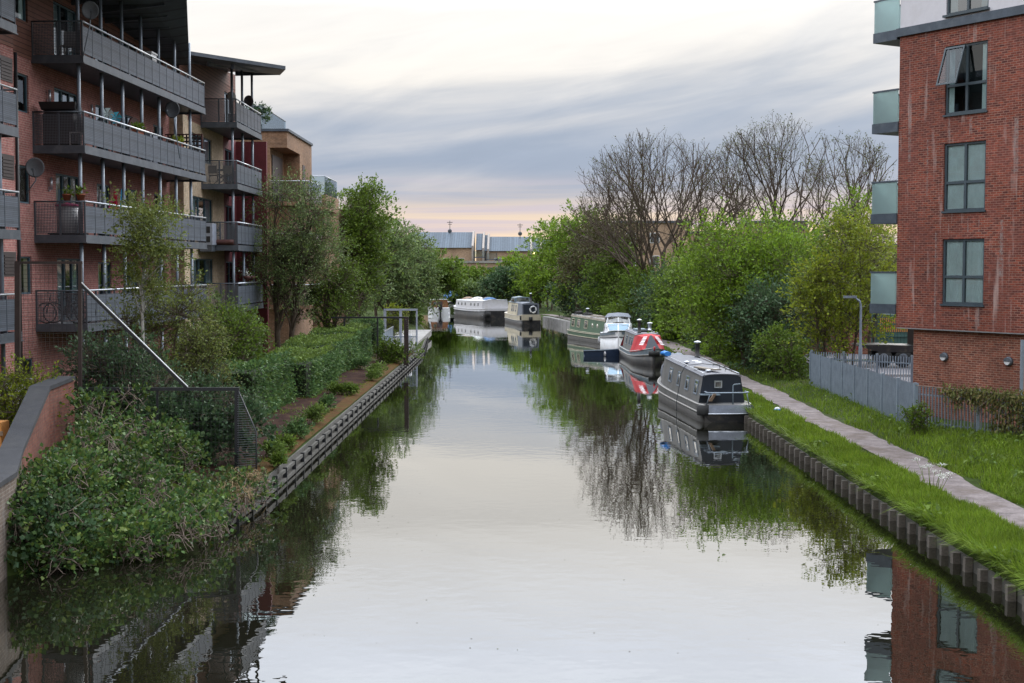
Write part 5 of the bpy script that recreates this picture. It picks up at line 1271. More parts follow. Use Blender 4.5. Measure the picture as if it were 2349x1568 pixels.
MB().box(5.4, 6.3, .895, .915, 2.32, 2.66).box(6.5, 7.4, .895, .915, 2.32, 2.66).build('wheelhouse_window', 'boat_pane', FN)
chimney(FN, 3.6, -.55, 2.3, .8, .1)
MB().lathe([(0, 0), (.18, 0), (.2, .4), (0, .42)], 10, (.35, .95, .6)).build('fender', 'rubber', FN); MB().lathe([(0, 0), (.18, 0), (.2, .4), (0, .42)], 10, (-.12, .1, .5)).build('fender', 'rubber', FN)
lbp = FN.matrix_basis @ Vector((.42, -.25, 1.65))
t_ = thing('lifebuoy', 'pale ring lifebuoy hanging at the back of the far dark narrowboat', 'lifebuoy', lbp, R(99))
tor = MB(); tor.loft([[(.08 * math.sin(b_), (.31 + .075 * math.cos(b_)) * math.cos(a), (.31 + .075 * math.cos(b_)) * math.sin(a)) for b_ in np.linspace(0, 2 * math.pi, 9)[:-1]] for a in np.linspace(0, 2 * math.pi, 25)], caps=False); tor.build('ring', 'white_paint', t_)
for a in (.4, 2.0, 3.55, 5.1): MB().loft([[(.085 * math.sin(b_), (.31 + .082 * math.cos(b_)) * math.cos(q), (.31 + .082 * math.cos(b_)) * math.sin(q)) for b_ in np.linspace(0, 2 * math.pi, 9)[:-1]] for q in (a, a + .22)]).build('band', 'rubber', t_)

# --- white barge
bl_, br_ = P(1036, 726, z=0), P(1108, 733, z=0)
bd_ = math.atan2(bl_.y - br_.y, bl_.x - br_.x)
BG = thing('barge', 'broad white barge with portholes and a black hull, lying across the bend', 'barge', (br_.x + 1.75 * math.sin(bd_), br_.y - 1.75 * math.cos(bd_), 0), bd_)
hb, zg = make_hull(BG, 12.6, 3.7, 1.2, 1.4, 1.1, 'boat_black', 'barge_white', 'barge_white', bow=3.5, stern=1.2, split=.78, strake='white_paint')
rz, tw, sp = cabin(BG, hb, zg, .7, 9.6, 2.02, 1.95, 'barge_white', 'white_paint', gut=.15, tumble=.12, round_wins=(1.9, 3.1, 4.3, 6.2, 7.4, 8.6), frame='boat_navy', camber=.14)
for s in (-1, 1): MB().tube([(x, s * (hb(x) * .97 + .02), .42) for x in np.linspace(.3, 11.2, 12)], .04, 5).build('rubbing_strake', 'white_paint', BG)
MB().lathe([(0, 0), (.3, 0), (.32, .5), (0, .52)], 12, (-.15, 1.2, .3)).build('fender', 'rubber', BG)
for x, y, mt in ((1.2, .2, 'canvas_blue'), (5.4, .1, 'white_paint'), (3.4, -.4, 'boat_navy'), (7.8, .4, 'wood')):
    MB().loft([[(x + u, y - .7 * math.cos(a) , rz(x) + .1 + .35 * max(0, math.sin(a)) * (1 - (u / 1.3 - .5) ** 2 * 2)) for a in np.linspace(0, math.pi, 9)] for u in np.linspace(0, 1.3, 6)], closed=False).build('roof_bundle', mt, BG)

# --- small cruiser with an outboard engine, stern towards us
se = P(1010, 723, z=0)
SCR = thing('cabin_cruiser', 'small white cruiser with a varnished cabin back and a black outboard engine, far left', 'cruiser', (se.x, se.y, 0), R(98))
hb, zg = make_hull(SCR, 6.5, 2.5, .85, 1.15, .9, 'white_paint', 'white_paint', 'white_paint', bow=3.0, stern=.3, strake='boat_navy')
rz, tw, sp = cabin(SCR, hb, zg, 1.0, 4.6, 1.8, 1.75, 'white_paint', 'white_paint', wins=((1.4, .8), (2.6, .8)), end_mat='varnish', gut=.12, tumble=.14)
MB().box(.93, .98, -.35, .3, .9, 1.65).build('door', 'door_dark', SCR); MB().box(.94, .98, .4, .75, 1.2, 1.6).build('stern_window', 'boat_pane', SCR)
MB().loft([[(x, -w_, z_), (x, w_, z_), (x, w_ * .8, z_ + .55), (x, -w_ * .8, z_ + .55)] for x, w_, z_ in ((-.55, .2, .75), (-.3, .27, .7), (.0, .22, .72))]).box(-.38, -.12, -.1, .1, -.3, .72).build('outboard_engine', 'rubber', SCR)
# --- boat under a blue cover
bc = P(1052, 717, z=0)
BC = thing('covered_boat', 'small boat under a blue cover, behind the left end of the white barge', 'boat', (bc.x - 1.0, bc.y + 6, 0), R(100))
hb, zg = make_hull(BC, 6.5, 2.4, .95, 1.2, .95, 'white_paint', 'white_paint', 'white_paint', bow=3.0, stern=.3)
MB().loft([[(x, -1.2 * w_, .95), (x, -.9 * w_, .95 + (z - .95) * .7), (x, 0, z), (x, .9 * w_, .95 + (z - .95) * .7), (x, 1.2 * w_, .95)] for x, w_, z in ((0, .95, 2.1), (.8, 1, 2.75), (2.2, 1, 2.85), (3.6, .95, 2.3), (5.6, .5, 1.4))], closed=False).build('cover', 'canvas_blue', BC)
# ================================================================ vegetation generators
def unit(v): return v / np.maximum(np.linalg.norm(v, axis=-1, keepdims=True), 1e-9)

def leaves_mesh(name, pts, dirs, size, mat, parent, rg, aspect=.55, svar=.4, fold=.25):
    """one folded leaf (two triangles sharing the midrib -> 4 verts) at every point, pointing along dirs"""
    n = len(pts)
    d = unit(dirs + rg.normal(0, .55, (n, 3)))
    r = unit(rg.normal(0, 1, (n, 3)) + np.array([0, 0, .9])); sd = unit(np.cross(d, r)); nn = np.cross(sd, d)
    ln = size * (1 + rg.uniform(-svar, svar, (n, 1))); wd = ln * aspect * .5
    a = pts; b = pts + d * ln * .5 + sd * wd + nn * wd * fold; c = pts + d * ln - nn * ln * .12; e = pts + d * ln * .5 - sd * wd + nn * wd * fold
    v = np.stack([a, b, c, e], 1).reshape(-1, 3); f = np.arange(4 * n).reshape(-1, 4)
    return mesh_np(name, v, f, mat, parent)

def tubes_np(p0, p1, r0, r1, n):
    p0, p1 = np.asarray(p0, float), np.asarray(p1, float); r0 = np.asarray(r0, float)[:, None, None]; r1 = np.asarray(r1, float)[:, None, None]
    d = unit(p1 - p0); ref = np.where(np.abs(d[:, 2:3]) < .9, np.array([[0, 0, 1.]]), np.array([[1., 0, 0]])); u = unit(np.cross(d, ref)); w_ = np.cross(d, u)
    a = np.arange(n) * 2 * math.pi / n; ring = u[:, None] * np.cos(a)[None, :, None] + w_[:, None] * np.sin(a)[None, :, None]
    A_ = p0[:, None] + ring * r0; B_ = p1[:, None] + ring * r1; m_ = len(p0)
    v = np.concatenate([A_, B_], 1).reshape(-1, 3); k = np.arange(n); base = (np.arange(m_) * 2 * n)[:, None]
    f = np.stack([base + k, base + (k + 1) % n, base + n + (k + 1) % n, base + n + k], -1).reshape(-1, 4)
    return v, f

def wood_mesh(name, segs, mat, parent):
    """segs: list of (p0, p1, r0, r1)"""
    p0 = np.array([s[0] for s in segs]); p1 = np.array([s[1] for s in segs]); r0 = np.array([s[2] for s in segs]); r1 = np.array([s[3] for s in segs])
    big = r0 > .035; vs, fs, o = [], [], 0
    for msk, n in ((big, 7), (~big, 3)):
        if msk.any():
            v, f = tubes_np(p0[msk], p1[msk], r0[msk], r1[msk], n); vs.append(v); fs.append(f + o); o += len(v)
    return mesh_np(name, np.concatenate(vs), np.concatenate(fs), mat, parent, smooth=True)

def sprigs(rg, cen, rad, n_sprig, per, length, up=.25, droop=0.0, hollow=.5, flat=.8, bottom=-.55):
    """sprig bases spread through clumps (mostly near their skin); leaves run along each sprig"""
    wgt = rad ** 2; ci = rg.choice(len(cen), n_sprig, p=wgt / wgt.sum())
    d = unit(rg.normal(0, 1, (n_sprig, 3))); low = d[:, 2] < bottom; d[low, 2] *= -1
    rr = hollow + (1.12 - hollow) * rg.uniform(0, 1, (n_sprig, 1)) ** .6
    base = cen[ci] + d * rad[ci][:, None] * rr * np.array([1, 1, flat])
    dr = unit(d + np.array([0, 0, up - droop]) + rg.normal(0, .35, (n_sprig, 3)))
    t_ = rg.uniform(0, 1, (n_sprig, per, 1)); L_ = length * rg.uniform(.6, 1.4, (n_sprig, 1, 1))
    p = base[:, None] + dr[:, None] * t_ * L_ + np.array([0, 0, -1.0]) * droop * (t_ * L_) ** 2 * 1.2 + rg.normal(0, .12 * length, (n_sprig, per, 3))
    return p.reshape(-1, 3), np.repeat(dr, per, 0), base, dr

def path_segs(a, b, r0, r1, rg, n=6, wob=.06, sag=0.0):
    a, b = np.array(a, float), np.array(b, float); L_ = np.linalg.norm(b - a); ps = [a]
    off = np.zeros(3)
    for i in range(1, n + 1):
        t_ = i / n; off = off + rg.normal(0, wob * L_ / n * 1.5, 3); p = a + (b - a) * t_ + off * math.sin(math.pi * t_) + np.array([0, 0, -sag * math.sin(math.pi * t_)]); ps.append(p)
    return [(ps[i], ps[i + 1], r0 + (r1 - r0) * i / n, r0 + (r1 - r0) * (i + 1) / n) for i in range(n)]

def tree(name, label, cat, base, crown_c, crown_r, n_clump, n_leaf, leaf, mat, seed, group=None, wood='bark', trunk_r=.12, clump_r=.32, per=8, slen=.45, up=.25, droop=0.0, stems=1, hollow=.5, aspect=.55, twigs=True, flat=.8, spread=None, bias=0.0, leafpart='crown'):
    """tree or shrub: trunk(s), limbs to every clump, twigs and leaf sprigs. crown_c / crown_r are relative to the base"""
    rg = np.random.default_rng(seed)
    t_ = thing(name, label, cat, base, 0, group)
    cc, cr = np.array(crown_c, float), np.array(crown_r, float)
    d = unit(rg.normal(0, 1, (n_clump, 3))); u = rg.uniform(0, 1, (n_clump, 1)) ** .5 * .86
    cen = cc + d * u * cr; cen[:, 2] += bias * (np.abs(cen[:, 0] - cc[0]) / cr[0])
    rad = clump_r * cr.mean() * rg.uniform(.6, 1.35, n_clump)
    cen[:, 2] = np.maximum(cen[:, 2], rad * .45 + .05)
    pts, dirs, sb, sd = sprigs(rg, cen, rad, max(1, n_leaf // per), per, slen, up, droop, hollow, flat)
    ok = pts[:, 2] > .02
    leaves_mesh(leafpart, pts[ok], dirs[ok], leaf, mat, t_, rg, aspect)
    segs = []
    for s in range(stems):
        a0 = 2 * math.pi * s / max(1, stems) + rg.uniform(0, 1); b0 = np.array([math.cos(a0), math.sin(a0), 0]) * (.0 if stems == 1 else trunk_r * 1.8)
        top = cc + np.array([math.cos(a0) * cr[0], math.sin(a0) * cr[1], 0]) * (.0 if stems == 1 else .35) + np.array([0, 0, cr[2] * .35])
        tr_ = path_segs(b0 + np.array([0, 0, -.25]), top, trunk_r, trunk_r * .3, rg, 9, .05); segs += tr_
        mine = [i for i in range(n_clump) if i % stems == s]
        for i in mine:
            h_ = np.clip((cen[i, 2] - .5 * cr[2]) / max(.1, top[2]), .18, .92); k_ = min(8, int(h_ * 9)); st_ = tr_[k_][1]
            segs += path_segs(st_, cen[i], trunk_r * (.42 - .25 * h_), trunk_r * .08 + .004, rg, 5, .10, -.05 * cr[2])
    if twigs:
        k_ = min(len(sb), 2600); idx = rg.choice(len(sb), k_, replace=False)
        near = np.argmin(((sb[idx][:, None] - cen[None]) ** 2).sum(-1), 1)
        for i, j in zip(idx, near): q = cen[j] + (sb[i] - cen[j]) * .25; segs.append((q, sb[i], .012, .006)); segs.append((sb[i], sb[i] + sd[i] * slen * .9, .006, .003))
    wood_mesh('trunk', segs, wood, t_)
    return t_

def bare_tree(label, base, height, spread, seed, stems=8, levels=6, group=None, lean=0.0, buds=2500, bud_size=.16, base_r=.25, first=.20, env=None):
    rg = np.random.default_rng(seed); t_ = thing('bare_tree', label, 'tree', base, 0, group); segs = []; tips = []
    def grow(p, d, L_, r, lv):
        n = 3; q = p
        for i in range(n):
            d = unit(d + rg.normal(0, .10, 3) + np.array([0, 0, .05 if lv > 2 else .0])); q2 = q + d * L_ / n
            segs.append((q, q2, r * (1 - .22 * i / n), r * (1 - .22 * (i + 1) / n))); q = q2
            if env is not None and lv > 2 and ((q[0] - env[0]) / env[2]) ** 2 + (q[1] / env[2]) ** 2 + ((q[2] - env[1]) / env[3]) ** 2 > rg.uniform(.82, 1.1): tips.append((q, d)); return
            if 2 <= lv < levels and i < n - 1 and rg.uniform() < .62:
                s_ = unit(np.cross(d, rg.normal(0, 1, 3))); grow(q, unit(d * .75 + s_ * .65), L_ * rg.uniform(.42, .62), r * .45, lv + 2)
        if lv >= levels or r < .006: tips.append((q, d)); return
        k_ = 2 if rg.uniform() < .72 else 3; a0 = rg.uniform(0, 6.28); ref = unit(np.cross(d, rg.normal(0, 1, 3))); rf2 = np.cross(d, ref)
        for j in range(k_):
            a = a0 + 2 * math.pi * j / k_ + rg.normal(0, .3); s_ = ref * math.cos(a) + rf2 * math.sin(a); an = rg.uniform(.22, .5)
            grow(q, unit(d * math.cos(an) + s_ * math.sin(an) + np.array([0, 0, .04])), L_ * rg.uniform(.66, .86), r * (.70 if k_ == 2 else .6), lv + 1)
    hfac = height / 3.1
    trunk_top = np.array([lean * .4, 0, height * first])
    segs.extend(path_segs((0, 0, -.3), trunk_top, base_r * 1.5, base_r * 1.1, rg, 5, .03))
    for s in range(stems):
        a = 2 * math.pi * s / stems + rg.uniform(-.3, .3); tilt_ = rg.uniform(.12, 1.0) * spread if s else .08
        d = unit(np.array([math.cos(a) * math.sin(tilt_) + lean / height, math.sin(a) * math.sin(tilt_), math.cos(tilt_)]))
        grow(trunk_top * rg.uniform(.55, 1.0), d, hfac * rg.uniform(.80, 1.02) * (1 - .12 * tilt_), base_r * rg.uniform(.42, .62), 1)
    wood_mesh('trunk', segs, 'bark', t_)
    tp_ = np.array([a for a, b in tips]); td = np.array([b for a, b in tips]); k_ = min(buds, len(tp_) * 2); i = rg.integers(0, len(tp_), k_)
    leaves_mesh('crown', tp_[i] + rg.normal(0, .12, (k_, 3)), td[i], bud_size, 'leaf_bud', t_, rg, .6)
    return t_, len(segs)

def hedge(label, poly_c, size, rz_, seed, n=9000, leaf=.10, top_mat='leaf_hedge_top', side_mat='leaf_hedge', group=None):
    """clipped hedge: leaves on the skin of a rounded box, a dark twiggy inside"""
    rg = np.random.default_rng(seed); t_ = thing('hedge', label, 'hedge', poly_c, rz_, group); sx, sy, sz = size
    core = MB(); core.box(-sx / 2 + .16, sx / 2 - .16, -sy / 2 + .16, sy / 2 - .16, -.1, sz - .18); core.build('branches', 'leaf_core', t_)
    A_ = [(sx * sy, 'z'), (sx * sz, 'y'), (sy * sz, 'x'), (sx * sz, 'Y'), (sy * sz, 'X')]; tot = sum(a for a, _ in A_)
    P_, N_ = {'t': [], 's': []}, {'t': [], 's': []}
    for a, ax in A_:
        k_ = int(n * a / tot); u, v = rg.uniform(-.5, .5, k_), rg.uniform(0, 1, k_); z = np.zeros(k_)
        wav = .07 * np.sin(u * sx * 3.1 + seed) + .06 * np.sin(v * 7 + seed * 2) + rg.normal(0, .055, k_) - .10 * rg.uniform(0, 1, k_) ** 2
        if ax == 'z': p = np.stack([u * sx, (v - .5) * sy, sz + wav], 1); nn = np.tile([0, 0, 1.], (k_, 1)); key = 't'
        elif ax in 'yY': s_ = -1 if ax == 'y' else 1; p = np.stack([u * sx, s_ * (sy / 2 + wav), v * sz], 1); nn = np.tile([0, s_ * 1., .2], (k_, 1)); key = 's'
        else: s_ = -1 if ax == 'x' else 1; p = np.stack([s_ * (sx / 2 + wav), u * sy, v * sz], 1); nn = np.tile([s_ * 1., 0, .2], (k_, 1)); key = 's'
        P_[key].append(p); N_[key].append(nn)
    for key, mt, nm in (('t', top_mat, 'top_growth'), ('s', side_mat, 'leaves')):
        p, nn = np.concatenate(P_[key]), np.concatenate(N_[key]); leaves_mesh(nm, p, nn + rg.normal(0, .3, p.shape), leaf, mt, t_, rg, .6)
    return t_
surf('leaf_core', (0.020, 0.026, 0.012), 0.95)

GT_R, GT_L = 'trees and bushes along the right bank', 'trees along the left bank'
def at(px, y): return P(px, 600, Y=y).x
def onto(x, y, dz=0.0): return (x, y, G(x, y) + dz)

# ---------------- left bank
b0 = (at(318, 41.5), 41.5, 1.0)
tree('birch_tree', 'slim young birch with a pale trunk in front of the red brick block', 'tree', b0, (0.25, 0, 5.6), (1.0, .9, 2.3), 30, 8500, .085, 'leaf_birch', 21, GT_L, 'bark_birch', .075, .27, 8, .4, .1, .25, 1, .3, .6, False)
b0 = (at(395, 46.5), 43.2, 1.0)
tree('shrub', 'airy yellow green shrub below the red block balconies', 'shrub', (at(360, 43), 43, 1.0), (0.2, 0, 2.6), (1.5, 1.2, 2.4), 22, 5200, .085, 'leaf_birch', 22, GT_L, 'bark', .05, .3, 8, .4, .2, .1, 3, .3)
tree('willow_tree', 'tall grey green willow with a dark forked trunk in front of the brown brick block', 'tree', (at(650, 71.5), 71.5, 1.0), (.5, 0, 6.0), (2.6, 2.2, 4.3), 95, 16000, .125, 'leaf_willow', 23, GT_L, 'bark', .17, .18, 10, .75, .25, .15, 2, .45, .45)
tree('willow_tree', 'broad grey green willow leaning over the clipped hedges', 'tree', (at(745, 80), 80.0, 1.0), (.45, 0, 3.8), (2.3, 2.0, 3.5), 60, 9500, .135, 'leaf_mid', 24, GT_L, 'bark', .13, .21, 8, .6, .15, .25, 3, .4, .45)
tree('poplar_tree', 'tall bright green tree with a pointed top, the highest on the left bank', 'tree', (at(815, 104), 104.0, 1.0), (.2, 0, 6.6), (2.3, 2.2, 5.2), 46, 17000, .20, 'leaf_mid', 25, GT_L, 'bark', .16, .30, 8, .6, .35, 0, 1, .45)
tree('willow_tree', 'green tree between the pointed tall one and the drooping willow', 'tree', (at(870, 118), 118.0, 1.0), (.4, 0, 4.6), (2.8, 2.4, 4.0), 40, 13000, .22, 'leaf_willow', 26, GT_L, 'bark', .15, .32, 8, .7, .15, .2, 2, .45)
tree('willow_tree', 'willow drooping over the water beside the far small cruiser', 'tree', (at(925, 128), 128.0, .9), (0.2, 0, 5.0), (2.8, 2.6, 4.3), 46, 16000, .22, 'leaf_willow', 27, GT_L, 'bark', .16, .32, 8, .9, -.1, .35, 2, .45, bias=-1.4)
tree('shrub', 'low willow shrub leaning into the canal below the drooping willow', 'shrub', (at(938, 133), 132.0, .4), (0.0, 0, 1.2), (1.7, 1.6, 1.5), 20, 6000, .2, 'leaf_mid', 28, GT_L, 'bark', .07, .35, 8, .6, .0, .3, 2)
tree('willow_tree', 'grey green tree behind the gate frame on the left bank', 'tree', (at(815, 106), 106.0, .9), (0, 0, 2.9), (2.4, 2, 2.7), 28, 9000, .18, 'leaf_willow', 29, GT_L, 'bark', .1, .34, 8, .6, .1, .2, 2)
tree('shrub', 'variegated pale yellow shrub inside the landing railing', 'shrub', (at(905, 99), 99.0, .7), (0, 0, 1.15), (.95, .8, 1.15), 14, 3200, .12, 'leaf_yellow', 30, None, 'bark', .04, .4, 8, .3)
for i, (px, y, cz, rx, rz_, lab, mt, seed) in enumerate((
    (1003, 185, 3.6, 3.0, 3.4, 'round yellow green tree behind the small cruiser and the barge', 'leaf_mid', 41),
    (1062, 196, 2.7, 4.2, 2.8, 'broad round green bush behind the white barge', 'leaf_mid', 42),
    (1030, 215, 3.2, 2.4, 2.8, 'light green tree against the pale gable of the far house', 'leaf_fresh', 43),
    (940, 205, 4.6, 3.2, 4.0, 'green tree in front of the leftmost far roof', 'leaf_willow', 44),
    (1100, 190, 1.6, 4.0, 1.6, 'low grey green bushes right behind the barge', 'leaf_willow', 45),
    (900, 180, 6.5, 6.0, 5.5, 'grey green tree far behind the willows on the left bank', 'leaf_willow', 46),
    (830, 150, 7.0, 4.5, 6.0, 'tall green tree at the back of the left bank', 'leaf_mid', 47),
    (1185, 186, 3.4, 2.8, 3.6, 'yellow green tree with open branches above the far narrowboat', 'leaf_fresh', 48),
    (1165, 178, 2.6, 3.0, 2.4, 'dark green bush just left of the far narrowboat wheelhouse', 'leaf_dark', 49))):
    tree('bankside_tree', lab, 'tree', (at(px, y), y, .6), (0, 0, cz), (rx, rx * .8, rz_), 26, 6500, .38, mt, seed, 'trees at the far end of the canal', 'bark', .14, .34, 8, 1.0, .15, .1, 2)

# hedges
hx_ = lambda y: float(xL(y)) - 2.35
for i, (y, sx, sy, sz, dx, lab) in enumerate((
    (50.8, 2.5, 7.0, 1.85, 0, 'nearest long clipped hedge block beside the brown soil bed'),
    (59.5, 2.2, 7.4, 1.55, .55, 'second clipped hedge block, a little lower and closer to the water'),
    (69.5, 2.4, 8.0, 1.7, .30, 'third clipped hedge block with a yellow green top'),
    (79.0, 2.4, 7.0, 1.8, .15, 'fourth clipped hedge block near the black barrier'),
    (85.6, 1.5, 2.2, 2.0, .35, 'last, dark green square hedge block by the gate railing'))):
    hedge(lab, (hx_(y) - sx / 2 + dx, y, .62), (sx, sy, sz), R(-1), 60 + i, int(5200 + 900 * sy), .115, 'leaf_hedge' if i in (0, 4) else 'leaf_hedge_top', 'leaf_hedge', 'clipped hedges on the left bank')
# shrubs and bramble in the left foreground
tree('shrub', 'dense dark shrub behind the black fence under the sloping rail', 'shrub', (at(270, 38.5), 38.5, .9), (0, 0, 1.9), (1.7, 1.3, 1.55), 30, 9500, .10, 'leaf_dark', 71, None, 'bark', .05, .34, 8, .35, .3, 0, 3)
tree('shrub', 'green rounded shrub left of the nearest hedge block', 'shrub', (at(500, 50), 51.5, .9), (0, 0, 1.9), (1.7, 1.7, 1.75), 30, 9500, .11, 'leaf_mid', 72, None, 'bark', .05, .34, 8, .4, .3, 0, 3)
tree('shrub', 'dull green shrub in front of the cream block, under its balconies', 'shrub', (at(555, 62), 60, .9), (0, 0, 1.7), (1.9, 1.8, 1.9), 30, 8000, .12, 'leaf_willow', 73, None, 'bark', .05, .34, 8, .4, .3, 0, 3)
tree('shrub', 'twiggy shrub with dry branches below the birch', 'shrub', (at(425, 44.5), 45, .9), (0, 0, 1.9), (1.4, 1.2, 1.9), 24, 5200, .09, 'leaf_birch', 74, None, 'bark', .05, .34, 8, .4, .2, .1, 4)
tree('shrub', 'yellow green shrub above the planter at the left edge', 'shrub', (at(28, 34), 34.5, 1.3), (-.1, 0, 1.1), (1.25, .9, 1.15), 22, 4600, .085, 'leaf_yellow', 75, None, 'bark', .04, .36, 8, .35, .2, 0, 3)
tree('shrub', 'blue green shrub growing through the black mesh fence', 'shrub', (at(400, 36), 37.8, .8), (0, 0, 1.0), (2.3, 1.0, 1.15), 34, 9000, .095, 'leaf_dark', 76, None, 'bark', .04, .36, 8, .35, .2, 0, 4)
tree('shrub', 'low shrub leaning over the water at the foot of the black barrier', 'shrub', (float(xL(78)) - .5, 77.5, .5), (0.2, 0, .45), (1.1, 1.5, .6), 14, 3500, .12, 'leaf_mid', 77, None, 'bark', .03, .4, 8, .35)

def bramble(name, label, cells, seed, n_leaf, leaf, mat, n_stem, stem_mat='twig', arch=1.0):
    """tangled bush: cells are (x, y, z, r) clumps; arching canes between them"""
    rg = np.random.default_rng(seed); c = np.array(cells, float); o = c[:, :3].mean(0); o[2] = 0
    t_ = thing(name, label, 'bush', tuple(o)); cen = c[:, :3] - o; rad = c[:, 3]
    pts, dirs, sb, sd = sprigs(rg, cen, rad, n_leaf // 7, 7, .30, .3, .15, .62, .85)
    ok = pts[:, 2] > .03
    leaves_mesh('leaves', pts[ok], dirs[ok], leaf, mat, t_, rg, .78, .6)
    segs = []
    for k_ in range(1, len(cen)):      # old stems that tie the clumps together
        near = np.argmin(((cen[:k_] - cen[k_]) ** 2).sum(1)); segs += path_segs(cen[near], cen[k_], .014, .010, rg, 3, .08)
    for i in range(n_stem):
        j = rg.integers(len(cen)); k_ = rg.integers(len(cen))
        a = cen[j] + unit(rg.normal(0, 1, 3)) * rad[j] * .8 * (i % 3 > 0); b = cen[j] + unit(rg.normal(0, 1, 3) + np.array([.4, -.5, .1])) * rad[j] * rg.uniform(.9, 1.35)
        b[2] = max(b[2], .02); a[2] = max(a[2], .0)
        segs += path_segs(a, b, .015, .006, rg, 5, .12, -.22 * arch * rg.uniform(-.4, 1))
    wood_mesh('canes', segs, stem_mat, t_)
    return t_
rg = np.random.default_rng(5); cells = []
for i in range(15):       # the big bramble mass that falls into the water
    for j in range(13):
        u, v = (i + rg.uniform(0, 1)) / 15, (j + rg.uniform(0, 1)) / 13
        y = 26.7 + 9.2 * u; xe = max(float(xL(y)), -9.3); x0 = -9.95 - .12 * max(0, y - 28); x = x0 + (min(xe, -6.6) + .45 - x0) * v
        top = .9 + 1.05 * u + (.45 if v < .35 else 0) - 1.0 * v ** 2 + .35 * math.sin(x * 2.3 + 1) * math.sin(y * 1.7); z = max(.2, top * rg.uniform(.45, 1.0)); r_ = rg.uniform(.22, .5)
        if x > -8.0 and y > 30.5: z = min(z, .42); r_ *= .7
        if y > 35.4 and x > -7.8: continue
        if math.sin(x * 3.1 + y * .9) + math.sin(y * 2.7 - x) > 1.2 and y > 30 and v < .65: continue
        cells.append((x, y, z, r_))
bramble('bramble_bush', 'huge tangled bramble bush with dead canes spilling into the water, bottom left', cells, 81, 30000, .090, 'leaf_bramble', 2600)
cells = [(-9.4 + .5 * math.sin(i), 27.0 + .25 * (i % 4), .35 + .25 * (i % 3), .5) for i in range(8)] + [(-10.1, 27.8 + .3 * i, 1.0, .45) for i in range(3)]
bramble('ivy_bush', 'dark leafy growth against the pale brick at the left edge of the water', cells, 82, 3800, .10, 'leaf_dark', 160)
cells = [(-6.75 + .3 * math.sin(i * 1.7), 32.2 + i * .5, .45, .38) for i in range(7)]
bramble('dry_reeds', 'dry straw coloured stems hanging over the bank at the foot of the fence fan', cells, 83, 500, .07, 'leaf_brown', 500, 'reed_dry', .4)
cells = [(at(300 + 34 * i, 36) + .1 * math.sin(i), 36.9 + .3 * (i % 2), 1.35 + .35 * math.sin(i * 1.9), .55) for i in range(8)]
bramble('ivy_bush', 'ivy covered fence foot behind the bramble, below the black top rail', cells, 84, 8500, .10, 'leaf_dark', 160)
# weeds on the soil bed
wl_ = [(800, 905, 'round weed clump in the middle of the soil bed', .34), (718, 972, 'bushy fern clump near the moss strip', .42), (690, 1003, 'grey green weed left of the fern clump', .36), (655, 1030, 'small yellow green weed near the fence fan', .24),
       (640, 1045, 'low feathery weed closest to the fence fan', .26), (830, 850, 'tall grass tuft near the black barrier', .5), (770, 905, 'grassy weed by the second hedge block', .3), (868, 862, 'lush green weed at the foot of the last hedge', .45), (745, 940, 'sprawling weed at the moss strip', .3), (712, 1065, 'single sprout growing out of the bank edging', .14), (895, 872, 'ragged weed on the bank edge by the barrier', .35)]
for i, (px, py, lab, s) in enumerate(wl_):
    p = P(px, py, z=.62); p.x = min(p.x, float(xL(p.y)) - (.3 if s > .2 else -.05)); tree('weed', lab + ' on the left bank', 'weed', (p.x, p.y, .6), (0, 0, s * .55), (s * 1.1, s * 1.1, s * .6), 9, int(900 + 1200 * s), .10, ['leaf_ground', 'leaf_hedge_top', 'leaf_hedge'][i % 3], 90 + i, 'weeds on the soil bed', 'bark', .01, .45, 6, .16, .5, 0, 3, .2, .4, False, leafpart='leaves')

